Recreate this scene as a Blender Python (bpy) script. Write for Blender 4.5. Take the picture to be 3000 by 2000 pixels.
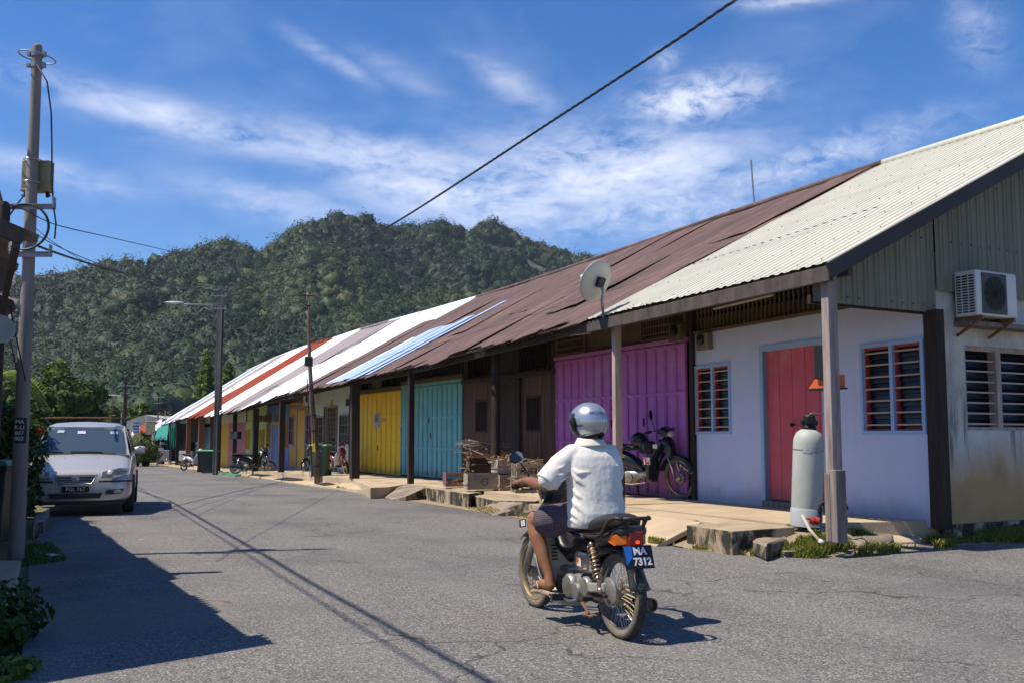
import bpy, math, random
from mathutils import Vector, Matrix
import numpy as np
random.seed(7)
R=math.radians
for o in list(bpy.data.objects): bpy.data.objects.remove(o)
SC=bpy.context.scene; COL=SC.collection
# ---------------- camera
F_=2950.0; CAMH=1.335; PITCH=math.atan(275/F_)
cam=bpy.data.cameras.new('camera'); camo=bpy.data.objects.new('camera',cam); COL.objects.link(camo)
camo.location=(0,0,CAMH); camo.rotation_euler=(R(90)+PITCH,0,0)
cam.sensor_width=36; cam.lens=36*F_/3000; cam.clip_start=.05; cam.clip_end=6000
SC.camera=camo
# ---------------- world and sun
SUNV=Vector((-.56,-.16,1.0)).normalized()
sun=bpy.data.lights.new('sun','SUN'); suno=bpy.data.objects.new('sun',sun); COL.objects.link(suno)
sun.energy=4.7; sun.angle=R(.53); sun.color=(1.0,.925,.80)
suno.rotation_euler=(-SUNV).to_track_quat('-Z','Y').to_euler()
EL=math.asin(SUNV.z); AZ=math.atan2(SUNV.x,SUNV.y)
w=bpy.data.worlds.new('World'); SC.world=w; w.use_nodes=True
nt=w.node_tree; N=nt.nodes; L=nt.links
for n in list(N): N.remove(n)
def wn(t,**k):
    n=N.new(t)
    for a,b in k.items(): setattr(n,a,b)
    return n
def wm(op,a,b=None,c=None,clamp=False):
    n=wn('ShaderNodeMath',operation=op); n.use_clamp=clamp
    for i,v in enumerate((a,b,c)):
        if v is None: continue
        if isinstance(v,(int,float)): n.inputs[i].default_value=v
        else: L.new(v,n.inputs[i])
    return n.outputs[0]
sky=wn('ShaderNodeTexSky',sky_type='NISHITA'); sky.sun_disc=False
sky.sun_elevation=EL; sky.sun_rotation=AZ; sky.air_density=1.0; sky.dust_density=.25; sky.ozone_density=4.5; sky.altitude=300
hsv=wn('ShaderNodeHueSaturation'); hsv.inputs['Saturation'].default_value=1.30; hsv.inputs['Value'].default_value=1.0
tnt=wn('ShaderNodeMix',data_type='RGBA'); tnt.blend_type='MULTIPLY'; tnt.inputs['Factor'].default_value=1; tnt.inputs['B'].default_value=(1.02,.955,1.03,1); L.new(sky.outputs[0],tnt.inputs['A']); L.new(tnt.outputs['Result'],hsv.inputs['Color'])
tc=wn('ShaderNodeTexCoord'); sep=wn('ShaderNodeSeparateXYZ'); L.new(tc.outputs['Generated'],sep.inputs[0])
az=wm('ARCTAN2',sep.outputs[0],sep.outputs[1]); el=wm('ARCSINE',sep.outputs[2])
def azel(px,py):
    v=1000-py; ct,st=math.cos(PITCH),math.sin(PITCH)
    d=Vector((px-1500,F_*ct-v*st,F_*st+v*ct)).normalized()
    return math.atan2(d.x,d.y), math.asin(d.z)
cmb=wn('ShaderNodeCombineXYZ'); L.new(az,cmb.inputs[0]); L.new(el,cmb.inputs[1])
def wnoise(scale,detail,rough,sx=1,sy=1,dist=0,rot=0,off=(0,0,0)):
    mp=wn('ShaderNodeMapping'); mp.inputs['Scale'].default_value=(sx,sy,1); mp.inputs['Rotation'].default_value=(0,0,rot); mp.inputs['Location'].default_value=off
    L.new(cmb.outputs[0],mp.inputs[0])
    n=wn('ShaderNodeTexNoise'); n.inputs['Scale'].default_value=scale; n.inputs['Detail'].default_value=detail; n.inputs['Roughness'].default_value=rough; n.inputs['Distortion'].default_value=dist
    L.new(mp.outputs[0],n.inputs['Vector']); return n.outputs['Fac']
nzs=wnoise(9,9,.62,1,3.2,.35,R(9)); nzf=wnoise(38,8,.65,1,1.8,.6,R(20),(3,1,0)); nzw=wnoise(5,5,.6,1,2,.2,0,(7,7,0))
# cloud bodies: centre px, semi-axes px, tilt, strength, fine share
clouds=[((560,365),(470,44),-9,.72,.2),((1150,470),(420,60),-8,.75,.3),((960,165),(130,22),-25,.38,.2),((1180,225),(170,34),-24,.22,.2),
 ((1380,560),(330,95),-6,1.1,.3),((1790,500),(400,110),0,1.05,.35),((1900,610),(330,70),6,.6,.6),((2350,480),(330,50),12,.5,.75),
 ((2040,290),(170,55),6,1.0,.75),((1500,250),(160,40),-30,.32,.3),((2860,90),(60,100),20,.24,.8),((150,505),(260,36),-8,.34,.2),((820,600),(260,50),-8,.42,.3),
 ((2300,0),(160,20),0,.5,.6),((1950,180),(50,30),20,.3,.8)]
dens=None
for (c,ax,tilt,stg,fs) in clouds:
    a0,e0=azel(*c); sa,sb=ax[0]/F_,ax[1]/F_; t=R(tilt); ct,st=math.cos(t),math.sin(t)
    da=wm('SUBTRACT',az,a0); de=wm('SUBTRACT',el,e0)
    u=wm('ADD',wm('MULTIPLY',da,ct/sa),wm('MULTIPLY',de,st/sa)); v=wm('ADD',wm('MULTIPLY',da,-st/sb),wm('MULTIPLY',de,ct/sb))
    r2=wm('ADD',wm('MULTIPLY',u,u),wm('MULTIPLY',v,v))
    m=wm('POWER',2.718,wm('MULTIPLY',r2,-1.0))
    nz=wm('ADD',wm('MULTIPLY',nzs,1-fs),wm('MULTIPLY',nzf,fs))
    d=wm('MULTIPLY',wm('MULTIPLY_ADD',nz,3.3,-1.2,clamp=False),m)
    d=wm('MULTIPLY',wm('MAXIMUM',d,0),stg)
    dens=d if dens is None else wm('MAXIMUM',dens,d)
veil=wm('MULTIPLY',wm('MAXIMUM',wm('SUBTRACT',nzw,.52),0),.25)
dens=wm('ADD',dens,veil)
dens=wm('MULTIPLY',wm('SUBTRACT',1.0,wm('POWER',2.718,wm('MULTIPLY',dens,-1.35))),.93,clamp=True)
mx=wn('ShaderNodeMix',data_type='RGBA'); L.new(dens,mx.inputs['Factor']); L.new(hsv.outputs[0],mx.inputs['A']); mx.inputs['B'].default_value=(10.0,10.0,10.4,1)
bg=wn('ShaderNodeBackground'); bg.inputs['Strength'].default_value=.105; L.new(mx.outputs['Result'],bg.inputs[0])
wo=wn('ShaderNodeOutputWorld'); L.new(bg.outputs[0],wo.inputs[0])
SC.view_settings.view_transform='Standard'; SC.view_settings.look='None'; SC.view_settings.exposure=0.43; SC.view_settings.gamma=1
try:
    SC.cycles.max_bounces=8; SC.cycles.diffuse_bounces=4; SC.cycles.glossy_bounces=3; SC.cycles.transmission_bounces=4; SC.cycles.transparent_max_bounces=8
    SC.cycles.use_denoising=True; SC.cycles.caustics_reflective=False; SC.cycles.caustics_refractive=False
except Exception: pass
# ---------------- helpers
def g(Y): return -0.01*max(0.0,min(Y,110)-11.3)
def ray(x,y):
    v=1000-y; ct,st=math.cos(PITCH),math.sin(PITCH); Y=F_*ct-v*st; Z=F_*st+v*ct
    return ((x-1500)/Y, Z/Y)
def gp(x,y,h=0.0):       # a point of the ground (or h above it) seen at this place of the photo
    rx,rz=ray(x,y); Y=20.0
    for _ in range(60): Y=(g(Y)+h-CAMH)/rz
    return Vector((rx*Y,Y,g(Y)+h))
def at(x,y,Y):
    rx,rz=ray(x,y); return Vector((rx*Y,Y,CAMH+rz*Y))
MATS={}
def M(name,col,rough=.75,metal=0.0,col2=None,vs=3.0,bump=.15,bs=40.0,stretch=(1,1,1),spec=.4,detail=6,contrast=1.0,coat=0,coords='Object',extra=None,sheen=0,bdist=.01):
    if name in MATS: return MATS[name]
    m=bpy.data.materials.new(name); m.use_nodes=True; nt=m.node_tree; n=nt.nodes; l=nt.links
    b=n['Principled BSDF']; b.inputs['Roughness'].default_value=rough; b.inputs['Metallic'].default_value=metal
    b.inputs['Specular IOR Level'].default_value=spec; b.inputs['Coat Weight'].default_value=coat
    if sheen: b.inputs['Sheen Weight'].default_value=sheen
    if col2 is None: col2=tuple(c*.78 for c in col)
    tc=n.new('ShaderNodeTexCoord'); mp=n.new('ShaderNodeMapping'); mp.inputs['Scale'].default_value=stretch; l.new(tc.outputs[coords],mp.inputs[0])
    nz=n.new('ShaderNodeTexNoise'); nz.inputs['Scale'].default_value=vs; nz.inputs['Detail'].default_value=detail; nz.inputs['Roughness'].default_value=.62
    l.new(mp.outputs[0],nz.inputs['Vector'])
    rp=n.new('ShaderNodeValToRGB'); rp.color_ramp.elements[0].position=.5-.22/contrast; rp.color_ramp.elements[1].position=.5+.2/contrast
    rp.color_ramp.elements[0].color=(*col2,1); rp.color_ramp.elements[1].color=(*col,1)
    l.new(nz.outputs['Fac'],rp.inputs[0]); out=rp.outputs[0]
    if extra: out=extra(n,l,out,mp,tc)
    l.new(out,b.inputs['Base Color'])
    if bump:
        nb=n.new('ShaderNodeTexNoise'); nb.inputs['Scale'].default_value=bs; nb.inputs['Detail'].default_value=5; l.new(mp.outputs[0],nb.inputs['Vector'])
        bp=n.new('ShaderNodeBump'); bp.inputs['Strength'].default_value=bump; bp.inputs['Distance'].default_value=bdist
        l.new(nb.outputs['Fac'],bp.inputs['Height']); l.new(bp.outputs[0],b.inputs['Normal'])
    MATS[name]=m; return m
def nmix(n,l,fac,a,b):
    x=n.new('ShaderNodeMix'); x.data_type='RGBA'
    if isinstance(fac,(int,float)): x.inputs['Factor'].default_value=fac
    else: l.new(fac,x.inputs['Factor'])
    for k,v in (('A',a),('B',b)):
        if isinstance(v,tuple): x.inputs[k].default_value=(*v,1)
        else: l.new(v,x.inputs[k])
    return x.outputs['Result']
def nmath(n,l,op,a,b=None,clamp=False):
    x=n.new('ShaderNodeMath'); x.operation=op; x.use_clamp=clamp
    for i,v in enumerate((a,b)):
        if v is None: continue
        if isinstance(v,(int,float)): x.inputs[i].default_value=v
        else: l.new(v,x.inputs[i])
    return x.outputs[0]
def nnoise(n,l,vec,scale,detail=5,rough=.6,stretch=None,loc=(0,0,0)):
    if stretch:
        mp=n.new('ShaderNodeMapping'); mp.inputs['Scale'].default_value=stretch; mp.inputs['Location'].default_value=loc; l.new(vec,mp.inputs[0]); vec=mp.outputs[0]
    x=n.new('ShaderNodeTexNoise'); x.inputs['Scale'].default_value=scale; x.inputs['Detail'].default_value=detail; x.inputs['Roughness'].default_value=rough
    l.new(vec,x.inputs['Vector']); return x.outputs['Fac']
def nstep(n,l,v,a,b):
    x=n.new('ShaderNodeMapRange'); x.inputs['From Min'].default_value=a; x.inputs['From Max'].default_value=b; x.interpolation_type='SMOOTHSTEP'
    l.new(v,x.inputs['Value']); return x.outputs[0]
class MB:
    def __init__(s): s.v=[];s.f=[];s.m=[]
    def add(s,vs,fs,m=0):
        k=len(s.v); s.v+= [tuple(v) for v in vs]; s.f+=[tuple(i+k for i in f) for f in fs]; s.m+=[m]*len(fs)
    def box(s,a,b,m=0):       # corners
        (x0,y0,z0),(x1,y1,z1)=a,b
        if x0>x1:x0,x1=x1,x0
        if y0>y1:y0,y1=y1,y0
        if z0>z1:z0,z1=z1,z0
        s.add([(x0,y0,z0),(x1,y0,z0),(x1,y1,z0),(x0,y1,z0),(x0,y0,z1),(x1,y0,z1),(x1,y1,z1),(x0,y1,z1)],
          [(0,3,2,1),(4,5,6,7),(0,1,5,4),(1,2,6,5),(2,3,7,6),(3,0,4,7)],m)
    def obox(s,o,u,v,w_,m=0):
        o,u,v,w_=map(Vector,(o,u,v,w_)); p=[o,o+u,o+u+v,o+v]; p+=[q+w_ for q in p]
        fs=[(0,3,2,1),(4,5,6,7),(0,1,5,4),(1,2,6,5),(2,3,7,6),(3,0,4,7)]
        if u.cross(v).dot(w_)<0: fs=[f[::-1] for f in fs]
        s.add(p,fs,m)
    def bar(s,a,b,w_,h=None,up=(0,0,1),m=0):
        a,b=Vector(a),Vector(b); d=(b-a); h=h or w_; up=Vector(up)
        x=d.cross(up)
        if x.length<1e-5: x=d.cross(Vector((1,0,0)))
        x.normalize(); y=x.cross(d).normalized()
        s.obox(a-x*w_/2-y*h/2,x*w_,y*h,d,m)
    def tube(s,pts,r,n=8,m=0,caps=True,closed=False,flat=None):
        pts=[Vector(p) for p in pts]; k=len(pts)
        rs=r if isinstance(r,(list,tuple)) else [r]*k
        tn=[]
        for i in range(k):
            if closed: t=pts[(i+1)%k]-pts[i-1]
            else: t=pts[min(i+1,k-1)]-pts[max(i-1,0)]
            tn.append(t.normalized())
        ref=Vector((0,0,1)) if abs(tn[0].z)<.9 else Vector((1,0,0))
        x=tn[0].cross(ref).normalized(); vs=[];base=len(s.v)
        for i in range(k):
            x=(x-tn[i]*x.dot(tn[i])).normalized(); y=tn[i].cross(x)
            for j in range(n):
                a=2*math.pi*j/n; fx=1;fy=1
                if flat: fx,fy=flat
                vs.append(pts[i]+x*math.cos(a)*rs[i]*fx+y*math.sin(a)*rs[i]*fy)
        fs=[]
        for i in range(k if closed else k-1):
            i2=(i+1)%k
            for j in range(n): fs.append((i*n+j,i*n+(j+1)%n,i2*n+(j+1)%n,i2*n+j))
        if caps and not closed: fs.append(tuple(range(n-1,-1,-1))); fs.append(tuple((k-1)*n+j for j in range(n)))
        s.add(vs,fs,m)
    def ball(s,c,r,nu=14,nv=9,m=0,rot=None,v0=0,v1=1):
        if isinstance(r,(int,float)): r=(r,r,r)
        vs=[];c=Vector(c)
        for i in range(nv+1):
            t=math.pi*(v0+(v1-v0)*i/nv)
            for j in range(nu):
                a=2*math.pi*j/nu; p=Vector((r[0]*math.sin(t)*math.cos(a),r[1]*math.sin(t)*math.sin(a),r[2]*math.cos(t)))
                if rot: p=rot@p
                vs.append(c+p)
        fs=[(i*nu+j,(i+1)*nu+j,(i+1)*nu+(j+1)%nu,i*nu+(j+1)%nu) for i in range(nv) for j in range(nu)]
        s.add(vs,fs,m)
    def lathe(s,prof,c=(0,0,0),axis=(0,0,1),n=20,m=0,caps=True):
        ax=Vector(axis).normalized(); ref=Vector((0,0,1)) if abs(ax.z)<.9 else Vector((1,0,0)); x=ax.cross(ref).normalized(); y=ax.cross(x); c=Vector(c)
        vs=[c+ax*z+(x*math.cos(2*math.pi*j/n)+y*math.sin(2*math.pi*j/n))*r for r,z in prof for j in range(n)]
        k=len(prof); fs=[(i*n+j,i*n+(j+1)%n,(i+1)*n+(j+1)%n,(i+1)*n+j) for i in range(k-1) for j in range(n)]
        if caps: fs.append(tuple(range(n-1,-1,-1))); fs.append(tuple((k-1)*n+j for j in range(n)))
        s.add(vs,fs,m)
    def prism(s,poly,vec,m=0):      # 3D polygon extruded by vec
        p=[Vector(q) for q in poly]; v=Vector(vec); n=len(p)
        nrm=Vector((0,0,0))
        for i in range(n): nrm+=p[i].cross(p[(i+1)%n])
        if nrm.dot(v)>0: p=p[::-1]
        s.add(p+[q+v for q in p],[tuple(range(n)),tuple(range(2*n-1,n-1,-1))]+[(i,i+n,(i+1)%n+n,(i+1)%n) for i in range(n)],m)
    def grid(s,fn,nu,nv,m=0):
        vs=[fn(i/nu,j/nv) for j in range(nv+1) for i in range(nu+1)]
        s.add(vs,[(j*(nu+1)+i,j*(nu+1)+i+1,(j+1)*(nu+1)+i+1,(j+1)*(nu+1)+i) for j in range(nv) for i in range(nu)],m)
    def build(s,name,mats,parent=None,smooth=False,bevel=0,subsurf=0,loc=None):
        me=bpy.data.meshes.new(name); me.from_pydata(s.v,[],s.f)
        if not isinstance(mats,(list,tuple)): mats=[mats]
        for q in mats: me.materials.append(q)
        me.polygons.foreach_set('material_index',s.m)
        if smooth is not False:
            me.polygons.foreach_set('use_smooth',[True]*len(s.f))
            if smooth is not True: me.set_sharp_from_angle(angle=R(smooth))
        me.update()
        o=bpy.data.objects.new(name,me); COL.objects.link(o)
        if parent: o.parent=parent
        if loc: o.location=loc
        if bevel:
            b=o.modifiers.new('bevel','BEVEL'); b.width=bevel; b.segments=2; b.limit_method='ANGLE'; b.angle_limit=R(40)
        if subsurf:
            b=o.modifiers.new('sub','SUBSURF'); b.levels=subsurf; b.render_levels=subsurf
        return o
def tag(o,label=None,cat=None,group=None,kind=None):
    if label: o['label']=label
    if cat: o['category']=cat
    if group: o['group']=group
    if kind: o['kind']=kind
    return o
def thing(name,label,cat,loc=(0,0,0),rz=0.0,group=None,rot=None):
    o=bpy.data.objects.new(name,None); COL.objects.link(o); o.location=loc; o.rotation_euler=rot or (0,0,rz); o.empty_display_size=.2
    return tag(o,label,cat,group)
def copytree(o,parent=None):
    c=o.copy(); COL.objects.link(c)
    if parent: c.parent=parent
    for ch in [x for x in o.children]: copytree(ch,c)
    return c
def text(name,s,size,mat,parent,mtx,depth=.002,bold=0):
    cu=bpy.data.curves.new(name,'FONT'); cu.body=s; cu.size=size; cu.extrude=depth; cu.align_x='CENTER'; cu.align_y='CENTER'; cu.offset=bold
    cu.materials.append(mat); o=bpy.data.objects.new(name,cu)
    dg=bpy.context.evaluated_depsgraph_get
    COL.objects.link(o); me=bpy.data.meshes.new_from_object(o.evaluated_get(dg())); bpy.data.objects.remove(o)
    o=bpy.data.objects.new(name,me); COL.objects.link(o); o.parent=parent; o.matrix_local=mtx
    return o
def face_mtx(o,xdir,ydir):       # text plane: xdir reading direction, ydir up
    x=Vector(xdir).normalized(); y=Vector(ydir); y=(y-x*y.dot(x)).normalized(); z=x.cross(y)
    m=Matrix((x,y,z)).transposed().to_4x4(); m.translation=Vector(o); return m

def join_into(a,b):
    """merge mesh b into mesh a (same parent frame)"""
    import bmesh
    bm=bmesh.new(); bm.from_mesh(a.data); k=len(a.data.materials)
    for m in b.data.materials: a.data.materials.append(m)
    me=b.data.copy(); me.transform(a.matrix_local.inverted()@b.matrix_local)
    n=len(bm.faces); bm.from_mesh(me); bm.faces.ensure_lookup_table()
    for f in bm.faces[n:]: f.material_index+=k
    bm.to_mesh(a.data); bm.free(); bpy.data.objects.remove(b)
# ---------------- materials
def woodx(n,l,out,mp,tc):
    gr=nnoise(n,l,tc.outputs['Object'],6,6,.7,(9,9,.6)); return nmix(n,l,nstep(n,l,gr,.35,.65),out,nmix(n,l,.5,out,(.01,.008,.006)))
DARKW=M('dark_old_wood',(.045,.028,.018),.8,col2=(.012,.009,.008),vs=2,stretch=(6,6,.7),bump=.5,bs=12,contrast=1.2)
BROWNW=M('brown_board_wood',(.125,.055,.024),.65,col2=(.022,.011,.007),vs=1.6,stretch=(7,7,.45),bump=.4,bs=10,contrast=1.3)
GREYW=M('weathered_grey_wood',(.30,.25,.215),.85,col2=(.09,.075,.065),vs=2.2,stretch=(7,7,.5),bump=.6,bs=14)
PINKW=M('faded_pink_post',(.50,.38,.33),.8,col2=(.25,.19,.16),vs=3,stretch=(5,5,.5),bump=.4,bs=12,extra=None)
FASC=M('grey_brown_fascia',(.11,.085,.07),.85,col2=(.035,.028,.025),vs=2,stretch=(3,3,1),bump=.5,bs=14)
CONC=M('warm_porch_concrete',(.54,.42,.27),.9,col2=(.34,.26,.17),vs=1.3,bump=.35,bs=30,contrast=.9,coords='Object')  # one warm concrete tone with mottled noise
def moss(n,l,out,mp,tc):
    ge=n.new('ShaderNodeNewGeometry'); sp=n.new('ShaderNodeSeparateXYZ'); l.new(ge.outputs['Normal'],sp.inputs[0])
    side=nstep(n,l,nmath(n,l,'ABSOLUTE',sp.outputs[2]),.6,.3)
    nz=nnoise(n,l,tc.outputs['Object'],3.2,8,.7,(1,1,.55)); f=nmath(n,l,'MULTIPLY',nstep(n,l,nz,.42,.56),side)
    o=nmix(n,l,f,out,(.03,.028,.018)); s2=nstep(n,l,nnoise(n,l,tc.outputs['Object'],.9,7,.7,(1,1,1),(5,3,1)),.56,.72)
    return nmix(n,l,nmath(n,l,'MULTIPLY',s2,.55),o,(.15,.12,.09))
KERB=M('mossy_kerb_concrete',(.45,.35,.23),.92,col2=(.26,.20,.13),vs=2.5,bump=.6,bs=18,extra=moss)
SLAB=M('dirty_slab_concrete',(.33,.265,.19),.92,col2=(.15,.12,.09),vs=2.2,bump=.6,bs=20,extra=moss)
ROCK=M('broken_concrete',(.36,.31,.25),.95,col2=(.10,.085,.065),vs=3.5,bump=1,bs=16,bdist=.03,extra=moss)
DIRT=M('dry_dirt',(.38,.29,.18),.95,col2=(.20,.15,.10),vs=3,bump=.7,bs=30)
def aggregate(n,l,out,mp,tc):
    v=n.new('ShaderNodeTexVoronoi'); v.inputs['Scale'].default_value=88; l.new(tc.outputs['Object'],v.inputs['Vector'])
    sp=n.new('ShaderNodeSeparateColor'); l.new(v.outputs['Color'],sp.inputs[0])
    a=nmix(n,l,nstep(n,l,sp.outputs[0],.55,.95),out,(.32,.298,.265)); a=nmix(n,l,nstep(n,l,sp.outputs[1],.62,1.0),a,(.062,.058,.055))
    big=nnoise(n,l,tc.outputs['Object'],.35,6,.65); a=nmix(n,l,nmath(n,l,'MULTIPLY',nstep(n,l,big,.42,.7),.6),a,(.07,.068,.070))
    tr=nnoise(n,l,tc.outputs['Object'],.8,7,.7,(1.6,.5,1),(3,9,0)); a=nmix(n,l,nmath(n,l,'MULTIPLY',nstep(n,l,tr,.56,.75),.35),a,(.24,.225,.20))
    # a dusty worn patch near the left verge
    sx=n.new('ShaderNodeSeparateXYZ'); l.new(tc.outputs['Object'],sx.inputs[0])
    dx=nmath(n,l,'DIVIDE',nmath(n,l,'ADD',sx.outputs[0],3.0),1.15); dy=nmath(n,l,'DIVIDE',nmath(n,l,'SUBTRACT',sx.outputs[1],7.6),1.3)
    rr=nmath(n,l,'ADD',nmath(n,l,'MULTIPLY',dx,dx),nmath(n,l,'MULTIPLY',dy,dy)); rr=nmath(n,l,'ADD',rr,nmath(n,l,'MULTIPLY',nnoise(n,l,tc.outputs['Object'],2.2,6,.65),1.6))
    a=nmix(n,l,nmath(n,l,'MULTIPLY',nstep(n,l,rr,1.8,1.1),.42),a,(.22,.185,.145))
    P=tc.outputs['Object']; wv=n.new('ShaderNodeVectorMath'); wv.operation='ADD'; nzv=n.new('ShaderNodeTexNoise'); nzv.inputs['Scale'].default_value=1.3; nzv.inputs['Detail'].default_value=6; l.new(P,nzv.inputs['Vector']); l.new(P,wv.inputs[0]); l.new(nzv.outputs['Color'],wv.inputs[1])
    vc=n.new('ShaderNodeTexVoronoi'); vc.feature='DISTANCE_TO_EDGE'; vc.inputs['Scale'].default_value=.42; l.new(wv.outputs[0],vc.inputs['Vector'])
    ck=nmath(n,l,'MULTIPLY',nstep(n,l,vc.outputs['Distance'],.009,.003),nstep(n,l,nnoise(n,l,P,.5,4,.6,(1,1,1),(7,2,0)),.50,.58)); a=nmix(n,l,nmath(n,l,'MULTIPLY',ck,.7),a,(.03,.029,.028))
    cr=nmath(n,l,'ADD',nmath(n,l,'MULTIPLY',sx.outputs[0],.882),nmath(n,l,'MULTIPLY',sx.outputs[1],.47)); sn=nmath(n,l,'SINE',nmath(n,l,'MULTIPLY',cr,3.6)); a=nmix(n,l,nmath(n,l,'MULTIPLY',nstep(n,l,sn,.0,1.0),.16),a,(.24,.228,.212))
    oil=nnoise(n,l,P,2.3,5,.6,(1,1,1),(1,8,0)); a=nmix(n,l,nmath(n,l,'MULTIPLY',nstep(n,l,oil,.68,.76),.5),a,(.05,.048,.046))
    return a
ASPH=M('worn_asphalt',(.175,.161,.146),.88,col2=(.112,.103,.094),vs=22,bump=.75,bs=75,contrast=1.1,extra=aggregate,bdist=.012,spec=.35)
def grasscol(n,l,out,mp,tc): return nmix(n,l,nstep(n,l,nnoise(n,l,tc.outputs['Object'],.7,5,.6),.45,.6),out,(.13,.12,.05))
GROUND=M('ground_soil_grass',(.09,.11,.035),.95,col2=(.16,.13,.07),vs=1.2,bump=.6,bs=12,extra=grasscol)
def rusty(base,dark,rust,amt=.5):
    def fn(n,l,out,mp,tc):
        s=nnoise(n,l,tc.outputs['Object'],1.1,7,.7,(2.2,.6,.6)); o=nmix(n,l,nmath(n,l,'MULTIPLY',nstep(n,l,s,.45,.72),amt),out,rust)
        s2=nnoise(n,l,tc.outputs['Object'],.55,6,.65,(1.6,.5,.5),(4,2,1)); o=nmix(n,l,nmath(n,l,'MULTIPLY',nstep(n,l,s2,.48,.7),.75),o,dark); return o
    return fn
ZBROWN=M('rusted_brown_sheet',(.150,.088,.080),.75,col2=(.088,.062,.060),vs=2.5,stretch=(3,.6,.6),bump=.25,bs=50,extra=rusty(0,(.065,.05,.05),(.25,.15,.12),.75),spec=.3)
ZWHITE=M('cream_white_sheet',(.60,.59,.50),.6,col2=(.50,.49,.405),vs=1.6,stretch=(2.5,.5,.5),bump=.05,spec=.4)
ZZINC=M('bright_zinc_sheet',(.86,.88,.92),.5,metal=.0,col2=(.70,.72,.77),vs=1.2,stretch=(4,.4,.4),bump=.06,spec=.7,extra=rusty(0,(.62,.63,.66),(.6,.55,.5),.15))
ZRED=M('oxide_red_sheet',(.33,.07,.04),.9,col2=(.22,.05,.035),vs=2,stretch=(3,.5,.5),bump=.1,spec=.08)
ZPALE=M('aged_grey_sheet',(.34,.30,.31),.6,col2=(.16,.12,.12),vs=1.6,stretch=(4,.5,.5),bump=.15,spec=.4)
ZBLUE=M('pale_blue_translucent_sheet',(.42,.55,.85),.35,col2=(.30,.42,.72),vs=1.5,stretch=(4,.4,.4),bump=.05,spec=.6)
ZGREEN=M('grey_green_gable_sheet',(.215,.215,.155),.6,col2=(.145,.148,.108),vs=1.3,stretch=(2.5,2.5,.35),bump=.1,spec=.35)
def worn(n,l,out,mp,tc):
    P=tc.outputs['Object']; sx=n.new('ShaderNodeSeparateXYZ'); l.new(P,sx.inputs[0]); z=sx.outputs[2]
    st=nnoise(n,l,P,2.0,8,.75,(7,7,.35)); o=nmix(n,l,nmath(n,l,'MULTIPLY',nstep(n,l,st,.52,.72),.38),out,(.08,.06,.05))
    fd=nnoise(n,l,P,.9,6,.7,(1,1,.8),(4,4,4)); o=nmix(n,l,nmath(n,l,'MULTIPLY',nstep(n,l,fd,.5,.72),.22),o,(.62,.58,.55))
    h=nmath(n,l,'ADD',z,nmath(n,l,'MULTIPLY',nnoise(n,l,P,5,6,.7,(1,1,.6)),-.45)); o=nmix(n,l,nmath(n,l,'MULTIPLY',nstep(n,l,h,.10,-.22),.6),o,(.16,.12,.09))
    ch=nnoise(n,l,P,24,4,.8,(1,1,.5)); return nmix(n,l,nmath(n,l,'MULTIPLY',nstep(n,l,ch,.70,.74),.6),o,(.13,.10,.09))
def paint(name,c,k=.8,rough=.6,**a): return M(name,c,rough,col2=tuple(x*k for x in c),vs=2.2,bump=.12,bs=30,**a)
PURPLE=paint('purple_paint',(.51,.16,.50),extra=worn); TEAL=paint('teal_paint',(.16,.46,.51),extra=worn); YELLOW=paint('yellow_paint',(.88,.56,.015),.9,extra=worn)
def dirtbase(n,l,out,mp,tc):
    sx=n.new('ShaderNodeSeparateXYZ'); l.new(tc.outputs['Object'],sx.inputs[0]); nz=nnoise(n,l,tc.outputs['Object'],2.5,7,.65,(1,1,.5))
    h=nmath(n,l,'ADD',sx.outputs[2],nmath(n,l,'MULTIPLY',nz,-.5)); f=nstep(n,l,h,.12,-.25); o=nmix(n,l,nmath(n,l,'MULTIPLY',f,.45),out,(.25,.20,.15))
    return nmix(n,l,nmath(n,l,'MULTIPLY',nstep(n,l,nnoise(n,l,tc.outputs['Object'],1.2,7,.7,(1,1,.4),(2,2,2)),.55,.75),.22),o,(.30,.30,.32))
BLUEW=paint('pale_blue_wall_paint',(.54,.61,.82),.93,.7,extra=dirtbase); TRIMB=paint('light_blue_trim',(.33,.50,.76),.85); REDD=paint('red_door_paint',(.60,.10,.135),.85,extra=worn); REDF=paint('red_frame_paint',(.42,.05,.055),.7)
GREYW2=paint('pale_grey_green_wall',(.50,.56,.55),.85,.7,extra=dirtbase); BLUE2=paint('medium_blue_wall',(.15,.22,.58),.85); GREEN2=paint('lime_green_wall',(.46,.58,.22),.85); PINK2=paint('dusty_pink_paint',(.42,.16,.22),.85); YEL2=paint('mustard_paint',(.62,.38,.05),.85); YEL3=paint('ochre_frame_paint',(.55,.33,.02),.8); LILAC=paint('lilac_trim_paint',(.36,.24,.36),.85); BLUE3=paint('sky_blue_door_paint',(.16,.30,.52),.85)
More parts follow.
